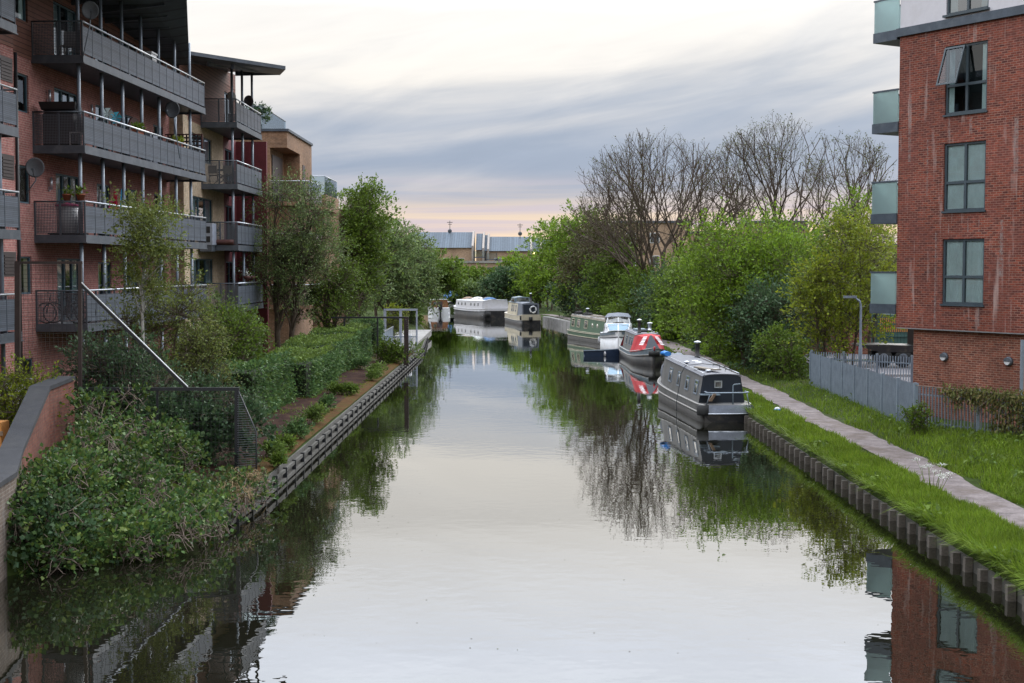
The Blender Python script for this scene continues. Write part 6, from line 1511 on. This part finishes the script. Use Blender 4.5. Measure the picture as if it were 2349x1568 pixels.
# ---------------- right bank
tot = 0
for lab, px, y, h, sp_, seed, st_, ln, env in (('big bare tree with a fan of dark stems, leftmost of the bare trees', 1512, 118, 15.6, 1.12, 3, 15, 0.1, (-.1, 8.2, 8.4, 8.3)),
                                         ('tall bare tree behind the light green bushes, the middle bare tree', 1790, 128, 17.5, 1.02, 7, 14, 0.2, (-.4, 9.8, 7.6, 8.8)),
                                         ('bare tree with fine twigs nearest the brick block balconies', 1935, 112, 14.8, .85, 12, 9, 0.4, (.2, 8.6, 4.6, 7.2))):
    t_, n_ = bare_tree(lab, (at(px, y), y, .9), h, sp_, seed, st_, 7, 'bare trees on the right bank', ln, buds=3000 if seed == 3 else 7500, bud_size=.13, env=env); tot += n_
print('bare segs', tot)
RB = [  # px, Y, crown centre z, rx, rz, leaves, leaf size, material, seed, label
    (1722, 74, 3.6, 4.0, 4.1, 30000, .19, 'leaf_fresh', 101, 'big bright green bush right behind the near boat, the largest on the towpath'),
    (1805, 70, 2.3, 2.5, 2.5, 15000, .17, 'leaf_dark', 102, 'dark green bush next to the far end of the blue grey fence'),
    (1625, 86, 2.2, 2.6, 2.6, 12000, .20, 'leaf_mid', 103, 'green bush by the towpath right of the red covered boat'),
    (1775, 84, 5.0, 3.2, 3.2, 11000, .20, 'leaf_fresh', 104, 'yellow green bush top rising behind the largest bush'),
    (1560, 100, 2.7, 2.4, 2.8, 10000, .22, 'leaf_mid', 105, 'bush beside the towpath above the red canvas cover'),
    (1500, 108, 2.2, 2.6, 2.4, 9000, .23, 'leaf_dark', 106, 'bush behind the white cruiser'),
    (1440, 118, 2.8, 2.8, 2.9, 11000, .25, 'leaf_mid', 107, 'dull green bush under the left bare tree'),
    (1600, 110, 4.2, 2.8, 3.0, 9000, .24, 'leaf_fresh', 108, 'fresh green bush under the right side of the left bare tree'),
    (1385, 130, 3.4, 3.0, 3.6, 10000, .27, 'leaf_mid', 109, 'bush over the green narrowboat stern'),
    (1340, 140, 5.2, 3.4, 5.2, 12000, .30, 'leaf_brown', 110, 'brownish half leafed tree left of the left bare tree'),
    (1290, 150, 6.2, 3.6, 6.0, 13000, .32, 'leaf_fresh', 111, 'tall green tree at the left end of the right bank woods'),
    (1262, 168, 5.2, 3.6, 5.4, 9000, .36, 'leaf_fresh', 112, 'bright green tree where the right bank woods meet the far houses'),
    (1235, 175, 3.0, 2.8, 3.2, 8000, .36, 'leaf_mid', 113, 'green bush above the far narrowboat stern'),
    (1320, 138, 2.4, 2.6, 2.6, 8000, .28, 'leaf_dark', 114, 'dark bush over the stone quay'),
    (1270, 152, 1.8, 2.6, 2.2, 6000, .30, 'leaf_dark', 115, 'dark low bush right of the far narrowboat'),
    (1405, 132, 7.4, 3.0, 4.2, 7000, .26, 'leaf_brown', 116, 'brown twiggy tree against the sky left of the left bare tree'),
    (1680, 104, 4.0, 3.0, 3.6, 8000, .24, 'leaf_brown', 117, 'mid green bush in the gap between the bare trees'),
    (1850, 92, 4.0, 3.2, 3.6, 10000, .22, 'leaf_dark', 118, 'mid green bush below the middle bare tree')]
for i, (px, y, cz, rx, rzz, n, lf, mt, seed, lab) in enumerate(RB):
    x = max(at(px, y), float(xR(y)) + 3.6)
    tree('bush', lab, 'bush', (x, y, G(x, y)), (0, 0, cz), (rx, rx * .85, rzz), 70 if n > 12000 else 40, int(n * .8), lf * .92, mt, seed, GT_R, 'bark', .12, .24, 14, 1.15 + .25 * (y > 100), .35, .12, 4, .62)
for px, y, cz, rx, rzz, n, mt, seed, lab in (
    (1955, 63, 4.6, 1.7, 3.9, 6500, 'leaf_yellow', 131, 'slender yellow green sapling in front of the street lamp'),
    (1885, 62.5, 3.4, 1.3, 2.9, 4200, 'leaf_yellow', 132, 'thin yellow green sapling at the far end of the blue grey fence'),
    (2000, 72, 4.4, 1.9, 3.8, 6000, 'leaf_yellow', 133, 'yellow green sapling beside the lowest frosted balcony'),
    (1925, 76, 5.4, 2.0, 4.0, 6500, 'leaf_fresh', 134, 'fresh green sapling behind the thin ones by the yard'),
    (2030, 84, 4.8, 2.2, 3.4, 5000, 'leaf_birch', 135, 'olive green sapling behind the brick block corner')):
    x = at(px, y); tree('sapling', lab, 'tree', (x, y, .85), (0, 0, cz), (rx, rx * .9, rzz), 30, n, .15, mt, seed, 'saplings by the parking yard', 'bark', .07, .28, 8, .6, .15, .1, 2, .3)
# undergrowth hugging the towpath
for i in range(17):
    y = 66 + i * 4.7; x = float(xR(y)) + 3.7 + .5 * math.sin(i * 1.3)
    tree('leafy_bush', ['leafy', 'dark', 'ragged', 'fresh green', 'ivy clad'][i % 5] + ' undergrowth clump beside the towpath ' + ['next to the fence end', 'below the dark bush', 'below the largest bush, near side', 'below the largest bush, far side', 'right of the near boat chimney', 'behind the near boat bow', 'right of the red cover', 'beyond the red cover', 'right of the white cruiser', 'behind the cruiser hood', 'right of the green boat bow', 'behind the green boat roof', 'before the stone quay', 'behind the stone quay', 'at the far end of the quay', 'by the far narrowboat', 'beyond the far narrowboat'][i], 'bush',
         (x, y, G(x, y)), (0, 0, .95), (1.2, 2.3, 1.2 + .3 * math.sin(i * 2.2)), 16, 4200 if y < 110 else 2600, .15 if y < 100 else .24, ['leaf_mid', 'leaf_dark', 'leaf_mid', 'leaf_fresh', 'leaf_dark'][i % 5], 150 + i, 'undergrowth along the towpath', 'bark', .03, .38, 7, .4, .25, .1, 3, .5)
# plants by the fences
p = P(2098, 990, z=.75)
tree('weed', 'upright leafy weed at the corner of the two fences', 'weed', (p.x - .1, p.y - .3, .7), (0, 0, .42), (.34, .28, .62), 12, 1100, .08, 'leaf_mid', 171, None, 'bark', .012, .34, 7, .22, .5, 0, 3, leafpart='leaves')
cl = thing('climbing_plant', 'drooping climbing plant hanging over the open fence at the right edge', 'plant', (fB.x, fB.y, .0)); rg = np.random.default_rng(8)
a_, b_ = np.array([.05, -.03, 0]), np.array([2.7, -4.4, 0]); n_ = 4200
tt = rg.beta(1.6, 1.0, n_); drop = np.where(tt > .60, 1.65, .30 + .35 * (np.sin(tt * 40) > .3)) * rg.uniform(0, 1, n_) ** 1.4
base_ = a_ + (b_ - a_) * tt[:, None]; keep = (tt > .24) & ((tt > .6) | (rg.uniform(0, 1, n_) < .6))
pts = base_ + np.stack([rg.normal(-.06, .12, n_), rg.normal(-.06, .12, n_), 2.16 + rg.normal(0, .07, n_) - drop], 1)
leaves_mesh('leaves', pts[keep], np.tile([-.1, -.2, -1.0], (keep.sum(), 1)) + rg.normal(0, .25, (keep.sum(), 3)), .135, 'leaf_climber', cl, rg, .38)
segs = path_segs(a_ + [-.05, -.05, 2.1], b_ + [-.05, -.05, 2.1], .014, .012, rg, 8, .004)
for k in range(26):
    t0_ = rg.uniform(.26, 1); p0_ = a_ + (b_ - a_) * t0_ + np.array([-.05, -.05, 2.1]); segs += path_segs(p0_, p0_ + np.array([rg.normal(0, .3), rg.normal(0, .3), -rg.uniform(.3, 1.5)]), .012, .005, rg, 5, .1)
wood_mesh('stems', segs, 'twig', cl)

# ---------------- grass and ground plants (uncountable)
def grass(name, mat, xs, ys, seed, hmin, hmax, wd, lean):
    rg = np.random.default_rng(seed); n = len(xs); z = gz(xs, ys)
    a = rg.uniform(0, 2 * math.pi, n); h = rg.uniform(hmin, hmax, n); l_ = lean(xs, ys, rg) if callable(lean) else np.zeros((n, 2))
    b = np.stack([xs, ys, z - .02], 1); sd = np.stack([np.cos(a), np.sin(a), 0 * a], 1) * (wd * .5); top = np.stack([l_[:, 0] + rg.normal(0, .35, n), l_[:, 1] + rg.normal(0, .35, n), np.ones(n)], 1) * h[:, None]
    mid = b + top * .5 + np.array([0, 0, .0]); tip = b + top; tip[:, 2] -= np.hypot(top[:, 0], top[:, 1]) * .45
    v = np.stack([b - sd, b + sd, mid + sd * .8, tip, mid - sd * .8], 1).reshape(-1, 3); i = np.arange(n)[:, None] * 5
    f = np.concatenate([i + np.array([[0, 1, 2, 4]]), i + np.array([[4, 2, 3, 3]])]) if False else None
    f = np.concatenate([i + np.array([[0, 1, 2]]), i + np.array([[0, 2, 4]]), i + np.array([[4, 2, 3]])])
    return tag(mesh_np(name, v, f, mat), kind='stuff')
rg = np.random.default_rng(31)
def band(n, y0, y1, d0, d1, power=2.2):
    u = rg.uniform(0, 1, n); y = 1 / ((1 / y0 ** power) + u * (1 / y1 ** power - 1 / y0 ** power)) ** (1 / power)
    d = rg.uniform(d0, d1, n); return xR(y) + d, y
x1, y1 = band(75000, 23, 110, -.04, 1.38)
ww_ = .12 * np.sin(y1 * .9) + .10 * np.sin(y1 * 2.3 + 1); keep = (x1 - xR(y1)) < 1.30 + ww_; x1, y1 = x1[keep], y1[keep]
tag(grass('grass', 'grass_blade', x1, y1, 1, .10, .30, .022, lambda x, y, r: np.stack([np.where(x - xR(y) < .25, -.9, -.05), np.zeros(len(x))], 1)), 'green grass on the strip between the towpath and the piles', 'grass')
x6, y6 = band(26000, 11, 24, -.04, 1.3, 1.0)
tag(grass('grass', 'grass_blade', x6, y6, 11, .10, .30, .022, None), 'near end of the grass strip beside the piles, next to the bridge', 'grass')
x6, y6 = band(36000, 11, 25, 2.6, 9.0, 1.0)
tag(grass('grass', 'grass_blade', x6, y6, 12, .08, .30, .024, None), 'near end of the lawn beside the towpath, next to the bridge', 'grass')
x5, y5 = band(24000, 12, 75, -.12, .16)
x5 = x5 + .05 * np.sin(y5 * 2.1)
tag(grass('grass', 'grass_blade', x5, y5, 9, .28, .52, .024, lambda x, y, r: np.stack([r.uniform(-1.5, -.5, len(x)) * (.6 + .4 * np.sin(y * 1.7)), np.zeros(len(x))], 1)), 'long grass hanging over the piles of the right bank', 'grass')
x2, y2 = band(95000, 24, 90, 2.5, 9.0); keep = ((x2 < 13.3) | (y2 < 45 - (x2 - 13) * 1.63 + 1.0)) & ((x2 - xR(y2)) > 2.62 + .14 * np.sin(y2 * 1.3) + .1 * np.sin(y2 * 3.1)); x2, y2 = x2[keep], y2[keep]
tag(grass('grass', 'grass_blade', x2, y2, 2, .08, .30, .024, None), 'green grass between the towpath and the fences', 'grass')
n_ = 9000; x3, y3 = band(n_, 24, 62, 3.2, 8.5); keep = (np.sin(x3 * 2.1 + y3 * .7) + np.sin(y3 * 1.9) > .5) & ((x3 < 13.2) | (y3 < 45 - (x3 - 13) * 1.63)); x3, y3 = x3[keep], y3[keep]
tag(leaves_mesh('ground_plants', np.stack([x3, y3, gz(x3, y3) + rg.uniform(.05, .3, len(x3))], 1), rg.normal(0, 1, (len(x3), 3)) + [0, -.3, .2], .13, 'leaf_ground', None, rg, .7), 'broad leaved weeds growing through the grass beside the towpath', 'weeds', kind='stuff')
n_ = 3500; x3, y3 = band(n_, 24, 60, -.1, .5); keep = np.sin(y3 * 1.1) + np.sin(y3 * 2.7 + 2) > .6; x3, y3 = x3[keep], y3[keep]
tag(leaves_mesh('bank_plants', np.stack([x3, y3, .45 + rg.uniform(-.15, .22, len(x3))], 1), rg.normal(0, 1, (len(x3), 3)) + [-.6, 0, .1], .12, 'leaf_ground', None, rg, .7), 'leafy plants hanging over the right bank piles', 'weeds', kind='stuff')
y4 = rg.uniform(33, 92, 9000); d4 = np.where(rg.uniform(0, 1, 9000) < .3, rg.uniform(.35, .65, 9000), rg.uniform(1.6, 2.6, 9000)); x4 = xL(y4) - d4; keep = np.sin(y4 * .9) + np.sin(y4 * 2.3 + d4 * 3) > .45; x4, y4 = x4[keep], y4[keep]
tag(grass('grass', 'grass_blade', x4, y4, 5, .05, .22, .022, None), 'sparse grass along the soil bed on the left bank', 'grass')
cp = P(2140, 1135, z=.5); t_ = thing('cow_parsley', 'tall white flowering cow parsley beside the towpath', 'flower', (cp.x, cp.y, .45)); rg = np.random.default_rng(77); segs = []; fl = []
for k in range(11):
    q = np.array([rg.normal(0, .22), rg.normal(0, .35), rg.uniform(.45, .85)]); segs += path_segs((q[0] * .3, q[1] * .3, 0), q, .009, .004, rg, 4, .05)
    for j in range(34): fl.append(q + np.array([rg.normal(0, .06), rg.normal(0, .06), rg.normal(0, .012)]))
wood_mesh('stems', segs, 'grass_blade', t_); fl = np.array(fl); leaves_mesh('flower_heads', fl, rg.normal(0, 1, (len(fl), 3)), .028, 'flower_white', t_, rg, .9)

# ================================================================ small things on the balconies
def dish(label, loc, az_, r, mat, pole=None, group='satellite dishes on the balconies'):
    t_ = thing('satellite_dish', label, 'satellite dish', loc, az_, group)
    d_ = MB(); prof = [(r * k / 6, -.22 * r + .22 * r * (k / 6) ** 2) for k in range(7)]
    prof2 = [(rr, h - .015) for rr, h in prof]; rings = []
    for rr, h in prof2 + prof[::-1]:
        rings.append([(rr * math.cos(a), -h - .22 * r * 0 - .0, rr * 1.08 * math.sin(a)) for a in np.linspace(0, 2 * math.pi, 25)[:-1]])
    d_.loft(rings, caps=False); d_.v = [(x, y * 1.0, z + .18 * y) for x, y, z in d_.v]; d_.build('reflector', mat, t_)
    MB().tube([(0, .03, -r * .95), (0, -.25, -r * .9), (0, -.45, -r * .35)], .014, 5).box(-.04, .04, -.5, -.4, -r * .38, -r * .2).build('feed_arm', 'steel_dark', t_)
    m_ = MB(); m_.tube([(0, .12, .05), (0, .14, -.4), *( [tuple(Vector(pole))] if pole else [])], .02, 6); m_.build('mast', 'steel_post', t_)
    return t_
F_ = lambda px, py, y: P(px, py, Y=y)
q = F_(207, 24, 44.9); dish('dark dish on a mast at the near corner of the top balcony', q, R(20), .27, 'dish_grey', (-.25, .1, -1.5))
q = F_(395, 252, 55.0); dish('dark dish on a bent mast outside the middle of the red block railing', q, R(-15), .31, 'dish_grey', (.25, .1, -1.9))
q = F_(80, 385, 44.2); dish('dark dish on an arm beside the small window of the red block', q, R(10), .29, 'dish_grey', (-.3, .2, -.8))
q = F_(531, 222, 69.5); dish('pale dish at the back of the cream block top balcony', q, R(-150), .23, 'dish_pale', (0, .1, -1.3))
q = F_(570, 233, 70.8); dish('grey dish tied to the last post of the cream block top balcony', q, R(-20), .28, 'dish_grey', (0, .1, -.8))
def item(name, label, cat, lx, ly, lz, rz_=0.0, group=None): return thing(name, label, cat, Aw(lx, ly, lz), A_RZ + rz_, group)
D2, D1, D0 = DECK[2], DECK[1], DECK[0]
t_ = item('storage_box', 'black covered barbecue at the near end of the second balcony from the top', 'barbecue', .62, -.75, D2); MB().prism([(-.35, -.5, 0), (.4, -.5, 0), (.4, -.5, 1.0), (.1, -.5, 1.22), (-.4, -.5, 1.05)], (0, 1.0, 0)).build('cover', 'plastic_black', t_); MB().hexa([(-.5, -.6, 1.18), (.3, -.6, 1.1), (.3, .5, 1.1), (-.5, .5, 1.18), (-.6, -.65, 1.42), (.15, -.6, 1.3), (.15, .5, 1.3), (-.6, .55, 1.42)]).build('tray', 'plastic_black', t_)
t_ = item('plastic_chair', 'stacked grey chair seen through the mesh end of the second balcony', 'chair', .35, -1.35, D2); MB().box(-.2, .2, -.2, .2, .42, .46).build('seat', 'plastic_white', t_); MB().box(.16, .2, -.2, .2, .46, .92).build('backrest', 'plastic_white', t_)
for x in (-.18, .18):
    for y in (-.18, .18): MB().box(x - .02, x + .02, y - .02, y + .02, 0, .42).build('leg', 'plastic_white', t_)
for px, py, mt, lab in ((246, 262, 'pinwheel_pale', 'pale toy windmill fixed to the second balcony rail'), (265, 271, 'pinwheel_blue', 'bright blue toy windmill fixed to the second balcony rail')):
    q = F_(px, py, 47.9 + (px - 246) * .05); t_ = thing('pinwheel', lab, 'pinwheel', q, R(10), 'toy windmills on the railing')
    pt = MB()
    for k in range(6):
        a = k * math.pi / 3; c_, s_ = math.cos(a), math.sin(a); c2, s2 = math.cos(a + .8), math.sin(a + .8); pt.add([(0, 0, 0), (.24 * c_, -.02, .24 * s_), (.20 * c2, -.06, .20 * s2)], [(0, 1, 2)])
    pt.build('sails', mt, t_); MB().tube([(0, .03, 0), (.03, .03, -.6)], .012, 5).build('stick', 'plastic_white', t_)
t_ = item('garden_screen', 'dark brown arched board standing on the second balcony', 'board', 9.0, -.55, D2, R(0)); pts = [(-.75, 0, 0), (.75, 0, 0)] + [(.75 * math.cos(a), 0, 1.45 + .42 * math.sin(a)) for a in np.linspace(0, math.pi, 12)]; MB().prism(pts, (0, .06, 0)).build('board', 'brown_board', t_)
t_ = item('lattice_screen', 'dark wooden lattice screen at the far end of the second balcony', 'screen', 14.9, -1.6, D2); MB().quad((0, 0, 0), (0, 1.6, 0), (0, 1.6, 1.75), (0, 0, 1.75)).build('lattice', 'lattice', t_); MB().box(-.03, .03, -.03, .03, 0, 1.8).box(-.03, .03, 0, 1.6, 1.75, 1.8).build('frame', 'brown_board', t_)
t_ = item('cabinet', 'pale grey cupboard on the second balcony behind the lattice screen', 'cupboard', 11.6, -.5, D2); MB().box(-.5, .5, 0, .45, 0, 1.45).build('body', 'boat_band', t_); MB().box(-.52, .52, -.02, .47, 1.45, 1.49).build('top', 'galv', t_)
t_ = item('storage_box', 'white box standing behind the top balcony railing', 'box', 8.2, -1.35, DECK[3]); MB().box(-.35, .35, -.2, .2, .0, 1.28).build('box', 'plastic_white', t_); MB().box(-.38, .38, -.23, .23, 1.28, 1.34).build('lid', 'plastic_white', t_)
for i, (lx, mt, lab) in enumerate(((6.3, 'leaf_mid', 'green planter box hooked on the second balcony rail, nearer the toy windmills'), (11.5, 'leaf_yellow', 'yellow green planter box hooked on the second balcony rail, nearer the lattice'))):
    t_ = item('window_box', lab, 'planter', lx, -1.5, D2 + .95, 0, 'planter boxes on the second balcony'); MB().box(-.4, .4, -.1, .1, 0, .2).build('box', 'terracotta', t_); rg2 = np.random.default_rng(i + 40); v_ = rg2.uniform(-1, 1, (140, 3)) * [.4, .12, .1] + [0, 0, .28]; leaves_mesh('leaves', v_, rg2.normal(0, 1, (140, 3)) + [0, 0, .6], .12, mt, t_, rg2)
t_ = item('garden_chair', 'white garden chair behind the top balcony mesh', 'chair', .9, -.9, DECK[3]); MB().box(-.22, .22, -.22, .22, .42, .46).build('seat', 'plastic_white', t_); MB().box(.19, .23, -.22, .22, .46, .95).build('backrest', 'plastic_white', t_)
for x in (-.2, .2):
    for y in (-.2, .2): MB().box(x - .02, x + .02, y - .02, y + .02, 0, .42).build('leg', 'plastic_white', t_)
# third level: tubs, pots and washing
t_ = item('storage_tub', 'white tub with a pink lid at the near end of the third balcony', 'tub', .55, -.9, D1); MB().lathe([(0, .1), (.3, .1), (.36, .95), (0, .95)], 18).build('tub', 'plastic_white', t_); MB().lathe([(.38, .95), (.40, 1.02), (0, 1.08)], 18).build('lid', 'cloth_pink', t_)
t_ = item('garden_table', 'dark low table under the tub on the third balcony', 'table', .6, -.9, D1); MB().box(-.5, .5, -.5, .5, .05, .1).build('top', 'plastic_black', t_); MB().box(-.45, .45, -.45, .45, 0, .05).build('base', 'plastic_black', t_)
for i, (lx, ly) in enumerate(((.12, -1.5), (.12, -1.05))):
    t_ = item('flower_pot', ('terracotta pot on the mesh end of the third balcony, the one at its outer corner' if i == 0 else 'terracotta pot on the mesh end of the third balcony, the one nearer the wall'), 'pot', lx, ly, D1 + 1.1, 0, 'pots on the third balcony'); MB().lathe([(0, 0), (.09, 0), (.14, .2), (.15, .2), (.15, .24), (0, .22)], 14).build('pot', 'terracotta', t_)
    rg2 = np.random.default_rng(i); v_ = rg2.normal(0, .1, (40, 3)) + [0, 0, .34]; leaves_mesh('leaves', v_, rg2.normal(0, 1, (40, 3)) + [0, 0, .6], .12, 'leaf_mid', t_, rg2)
def cloth(label, px, py0, py1, wpx, y, mat, seed):
    rg2 = random.Random(seed); a, b = F_(px, py0, y), F_(px, py1, y); w_ = wpx / 3200 * y; hgt = a.z - b.z
    t_ = thing('laundry', label, 'laundry', a, R(12), 'washing hung on the third balcony'); n = 9; rings = []
    for k in range(6):
        v_ = k / 5; rings.append([((u / (n - 1) - .5) * w_ * (.55 + .45 * v_), .05 * math.sin(u * 1.7 + seed) * (.4 + v_), -v_ * hgt * (1 + .06 * math.sin(u + seed))) for u in range(n)])
    MB().loft(rings, closed=False).build('cloth', mat, t_)
cloth('grey shirt hanging on the third balcony washing line', 233, 436, 476, 22, 48.6, 'cloth_grey', 1); cloth('crimson garment hanging left of the blue towel', 264, 440, 478, 12, 50.0, 'cloth_red', 2); cloth('pink garment lowest on the washing line', 255, 462, 480, 14, 49.9, 'cloth_pink', 3); cloth('bright blue towel hanging on the third balcony', 282, 434, 482, 15, 50.8, 'cloth_blue', 4)
# bottom balcony: bicycles
def bicycle(label, lx, ly, rz_):
    t_ = item('bicycle', label, 'bicycle', lx, ly, D0 + .02, rz_, 'bicycles on the lowest balcony'); r_ = .33
    for x in (-.5, .52):
        w_ = MB(); w_.loft([[((r_ + .022 * math.cos(b)) * math.cos(a) + x, .022 * math.sin(b), (r_ + .022 * math.cos(b)) * math.sin(a) + r_ + .02) for b in np.linspace(0, 2 * math.pi, 7)[:-1]] for a in np.linspace(0, 2 * math.pi, 25)], caps=False); o = w_.build('wheel', 'rubber', t_)
        s_ = MB()
        for k in range(10): a = k * math.pi / 5; s_.tube([(x, 0, r_ + .02), (x + r_ * math.cos(a), 0, r_ + .02 + r_ * math.sin(a))], .004, 4)
        s_.build('spokes', 'galv', o)
    z = r_ + .02; MB().tube([(-.5, 0, z), (-.08, 0, z - .05), (.38, 0, .78), (-.2, 0, .82), (-.08, 0, z - .05)], .02, 6).tube([(-.5, 0, z), (-.2, 0, .82)], .014, 6).tube([(.52, 0, z), (.36, 0, .95)], .018, 6).build('frame', 'steel_black', t_)
    MB().box(-.36, -.1, -.07, .07, .92, .98).tube([(-.2, 0, .8), (-.22, 0, .93)], .014, 6).build('saddle', 'rubber', t_); MB().tube([(.36, -.28, 1.02), (.36, 0, .98), (.36, .28, 1.02)], .014, 6).build('handlebar', 'steel_dark', t_)
bicycle('dark bicycle leaning on the mesh end of the lowest balcony', .32, -.75, R(88)); bicycle('second dark bicycle behind the first on the lowest balcony', .75, -.85, R(97))
# cream block balconies
def itemB(name, label, cat, lx, ly, lz, rz_=0.0): return thing(name, label, cat, B_O + Matrix.Rotation(R(90), 3, 'Z') @ Vector((lx, ly, lz)), R(90) + rz_)
t_ = itemB('garden_table', 'dark slatted garden table on the second balcony of the cream block', 'table', 5.0, -.85, D2)
for k in range(6): pass
MB().box(-.5, .5, -.5, .5, .70, .74).build('top', 'wood_grey', t_)
for x in (-.42, .42): MB().beam((x, -.4, 0), (x, .4, .7), .04).beam((x, .4, 0), (x, -.4, .7), .04).build('leg', 'wood_grey', t_)
for i, (x, y) in enumerate(((4.45, -.5), (4.45, -1.2))):
    t_ = itemB('folding_chair', ('folding chair beside the slatted table, the one nearer the wall' if i == 0 else 'folding chair beside the slatted table, the one nearer the railing'), 'chair', x, y, D2); MB().box(-.2, .2, -.2, .2, .42, .45).build('seat', 'wood_grey', t_); MB().box(-.22, -.19, -.2, .2, .5, .88).build('backrest', 'wood_grey', t_)
    for yy_ in (-.19, .19): MB().beam((-.2, yy_, .9), (.2, yy_, 0), .03).beam((.2, yy_, .45), (-.2, yy_, 0), .03).build('leg', 'wood_grey', t_)
t_ = itemB('air_conditioner', 'grey air conditioning box on the third balcony of the cream block', 'air conditioner', 3.6, -.35, D1 + .02); MB().box(-.45, .45, -.35, .3, 0, 1.0).build('case', 'boat_band', t_); MB().box(-.47, -.45, -.25, .2, .55, .85).box(-.47, -.45, -.25, .2, .12, .4).build('grille', 'steel_black', t_); MB().box(-.4, .4, -.3, .25, -.3, 0).build('bracket', 'steel_dark', t_)
t_ = itemB('cloth_heap', 'dark purple cloth hanging out under the third balcony railing of the cream block', 'cloth', 4.2, -.9, D1 + .02); MB().loft([[(.25 * math.cos(a) * (1 + .1 * math.sin(3 * a)), u, .14 + .14 * math.sin(a)) for a in np.linspace(0, 2 * math.pi, 9)[:-1]] for u in np.linspace(-.6, .6, 7)]).build('cloth', 'brown_board', t_)
t_ = itemB('potted_plant', 'potted palm on the third balcony of the cream block', 'plant', 4.6, -.4, D1); MB().lathe([(0, 0), (.16, 0), (.22, .35), (0, .33)], 14).build('pot', 'plastic_black', t_); rg2 = np.random.default_rng(3); leaves_mesh('leaves', rg2.normal(0, .12, (90, 3)) + [0, 0, .7], rg2.normal(0, 1, (90, 3)) + [0, 0, .7], .3, 'leaf_dark', t_, rg2, .2)
for i, (px, lab) in enumerate(((566, 'hanging flower basket under the cream block balcony, the one nearer the wall'), (578, 'hanging flower basket under the cream block balcony, the one nearer the water'))):
    q = F_(px, 634, 68.5 + i); t_ = thing('hanging_basket', lab, 'flower basket', q, 0, 'hanging baskets'); MB().lathe([(0, -.2), (.14, -.12), (.2, 0), (0, .02)], 14).build('basket', 'brown_board', t_); MB().tube([(0, 0, 0), (0, 0, .55)], .01, 4).build('chain', 'steel_black', t_); rg2 = np.random.default_rng(i + 9); leaves_mesh('flowers', rg2.normal(0, .1, (80, 3)) + [0, 0, .1], rg2.normal(0, 1, (80, 3)), .08, 'flower_white' if i == 0 else 'leaf_mid', t_, rg2)
for i, (x, lab) in enumerate(((-3.6, 'clipped dark shrub in a pot on the glass railed terrace, left one'), (-2.0, 'clipped dark shrub in a pot on the glass railed terrace, right one'))):
    t_ = thing('potted_shrub', lab, 'shrub', (-12.5 + x + .2, 79.1, 13.45), 0, 'potted shrubs on the roof terrace'); MB().lathe([(0, 0), (.26, 0), (.34, .5), (0, .48)], 16).build('pot', 'plastic_white', t_); rg2 = np.random.default_rng(i + 20)
    p_, d_, _, _ = sprigs(rg2, np.array([[0, 0, .85], [.3, 0, 1.0], [-.3, .1, .95], [.1, 0, 1.3]]), np.array([.5, .35, .38, .3]), 160, 8, .25); leaves_mesh('leaves', p_, d_, .12, 'leaf_dark', t_, rg2)
for i, (px, py, y, lab) in enumerate(((1985, 583, 140, 'lit amber street light behind the saplings'), (1224, 581, 205, 'lit amber street light among the far trees, the upper one'), (1196, 629, 200, 'lit amber street light among the far trees, the lower one'))):
    q = P(px, py, Y=y); t_ = thing('street_light', lab, 'street light', (q.x, y, .8), 0, 'lit street lights'); MB().tube([(0, .1, 0), (0, .1, q.z - .8)], .06, 6).build('post', 'galv', t_); MB().lathe([(0, -.16), (.2, -.1), (.2, .08), (0, .16)], 12, (0, 0, q.z - .8)).build('lantern', 'lamp_lit', t_)
print('objects', len(bpy.data.objects), 'tris', sum(len(o.data.polygons) for o in bpy.data.objects if o.type == 'MESH'))

n_ = 170; fy_ = 1 / rg.uniform(1 / 70, 1 / 21, n_); fx_ = xL(fy_) + (xR(fy_) - xL(fy_)) * np.where(rg.uniform(0, 1, n_) < .5, rg.beta(1, 6, n_), rg.uniform(0, 1, n_))
dd_ = rg.normal(0, 1, (n_, 3)); dd_[:, 2] = 0; dd_ = unit(dd_); sd_ = np.stack([-dd_[:, 1], dd_[:, 0], 0 * fy_], 1); p_ = np.stack([fx_, fy_, np.full(n_, .006)], 1); ln_ = rg.uniform(.015, .045, (n_, 1))
tag(mesh_np('floating_leaves', np.stack([p_, p_ + dd_ * ln_ * .5 + sd_ * ln_ * .3, p_ + dd_ * ln_, p_ + dd_ * ln_ * .5 - sd_ * ln_ * .3], 1).reshape(-1, 3), np.arange(4 * n_).reshape(-1, 4), 'leaf_brown'), 'small fallen leaves and specks floating on the canal', 'leaves', kind='stuff')
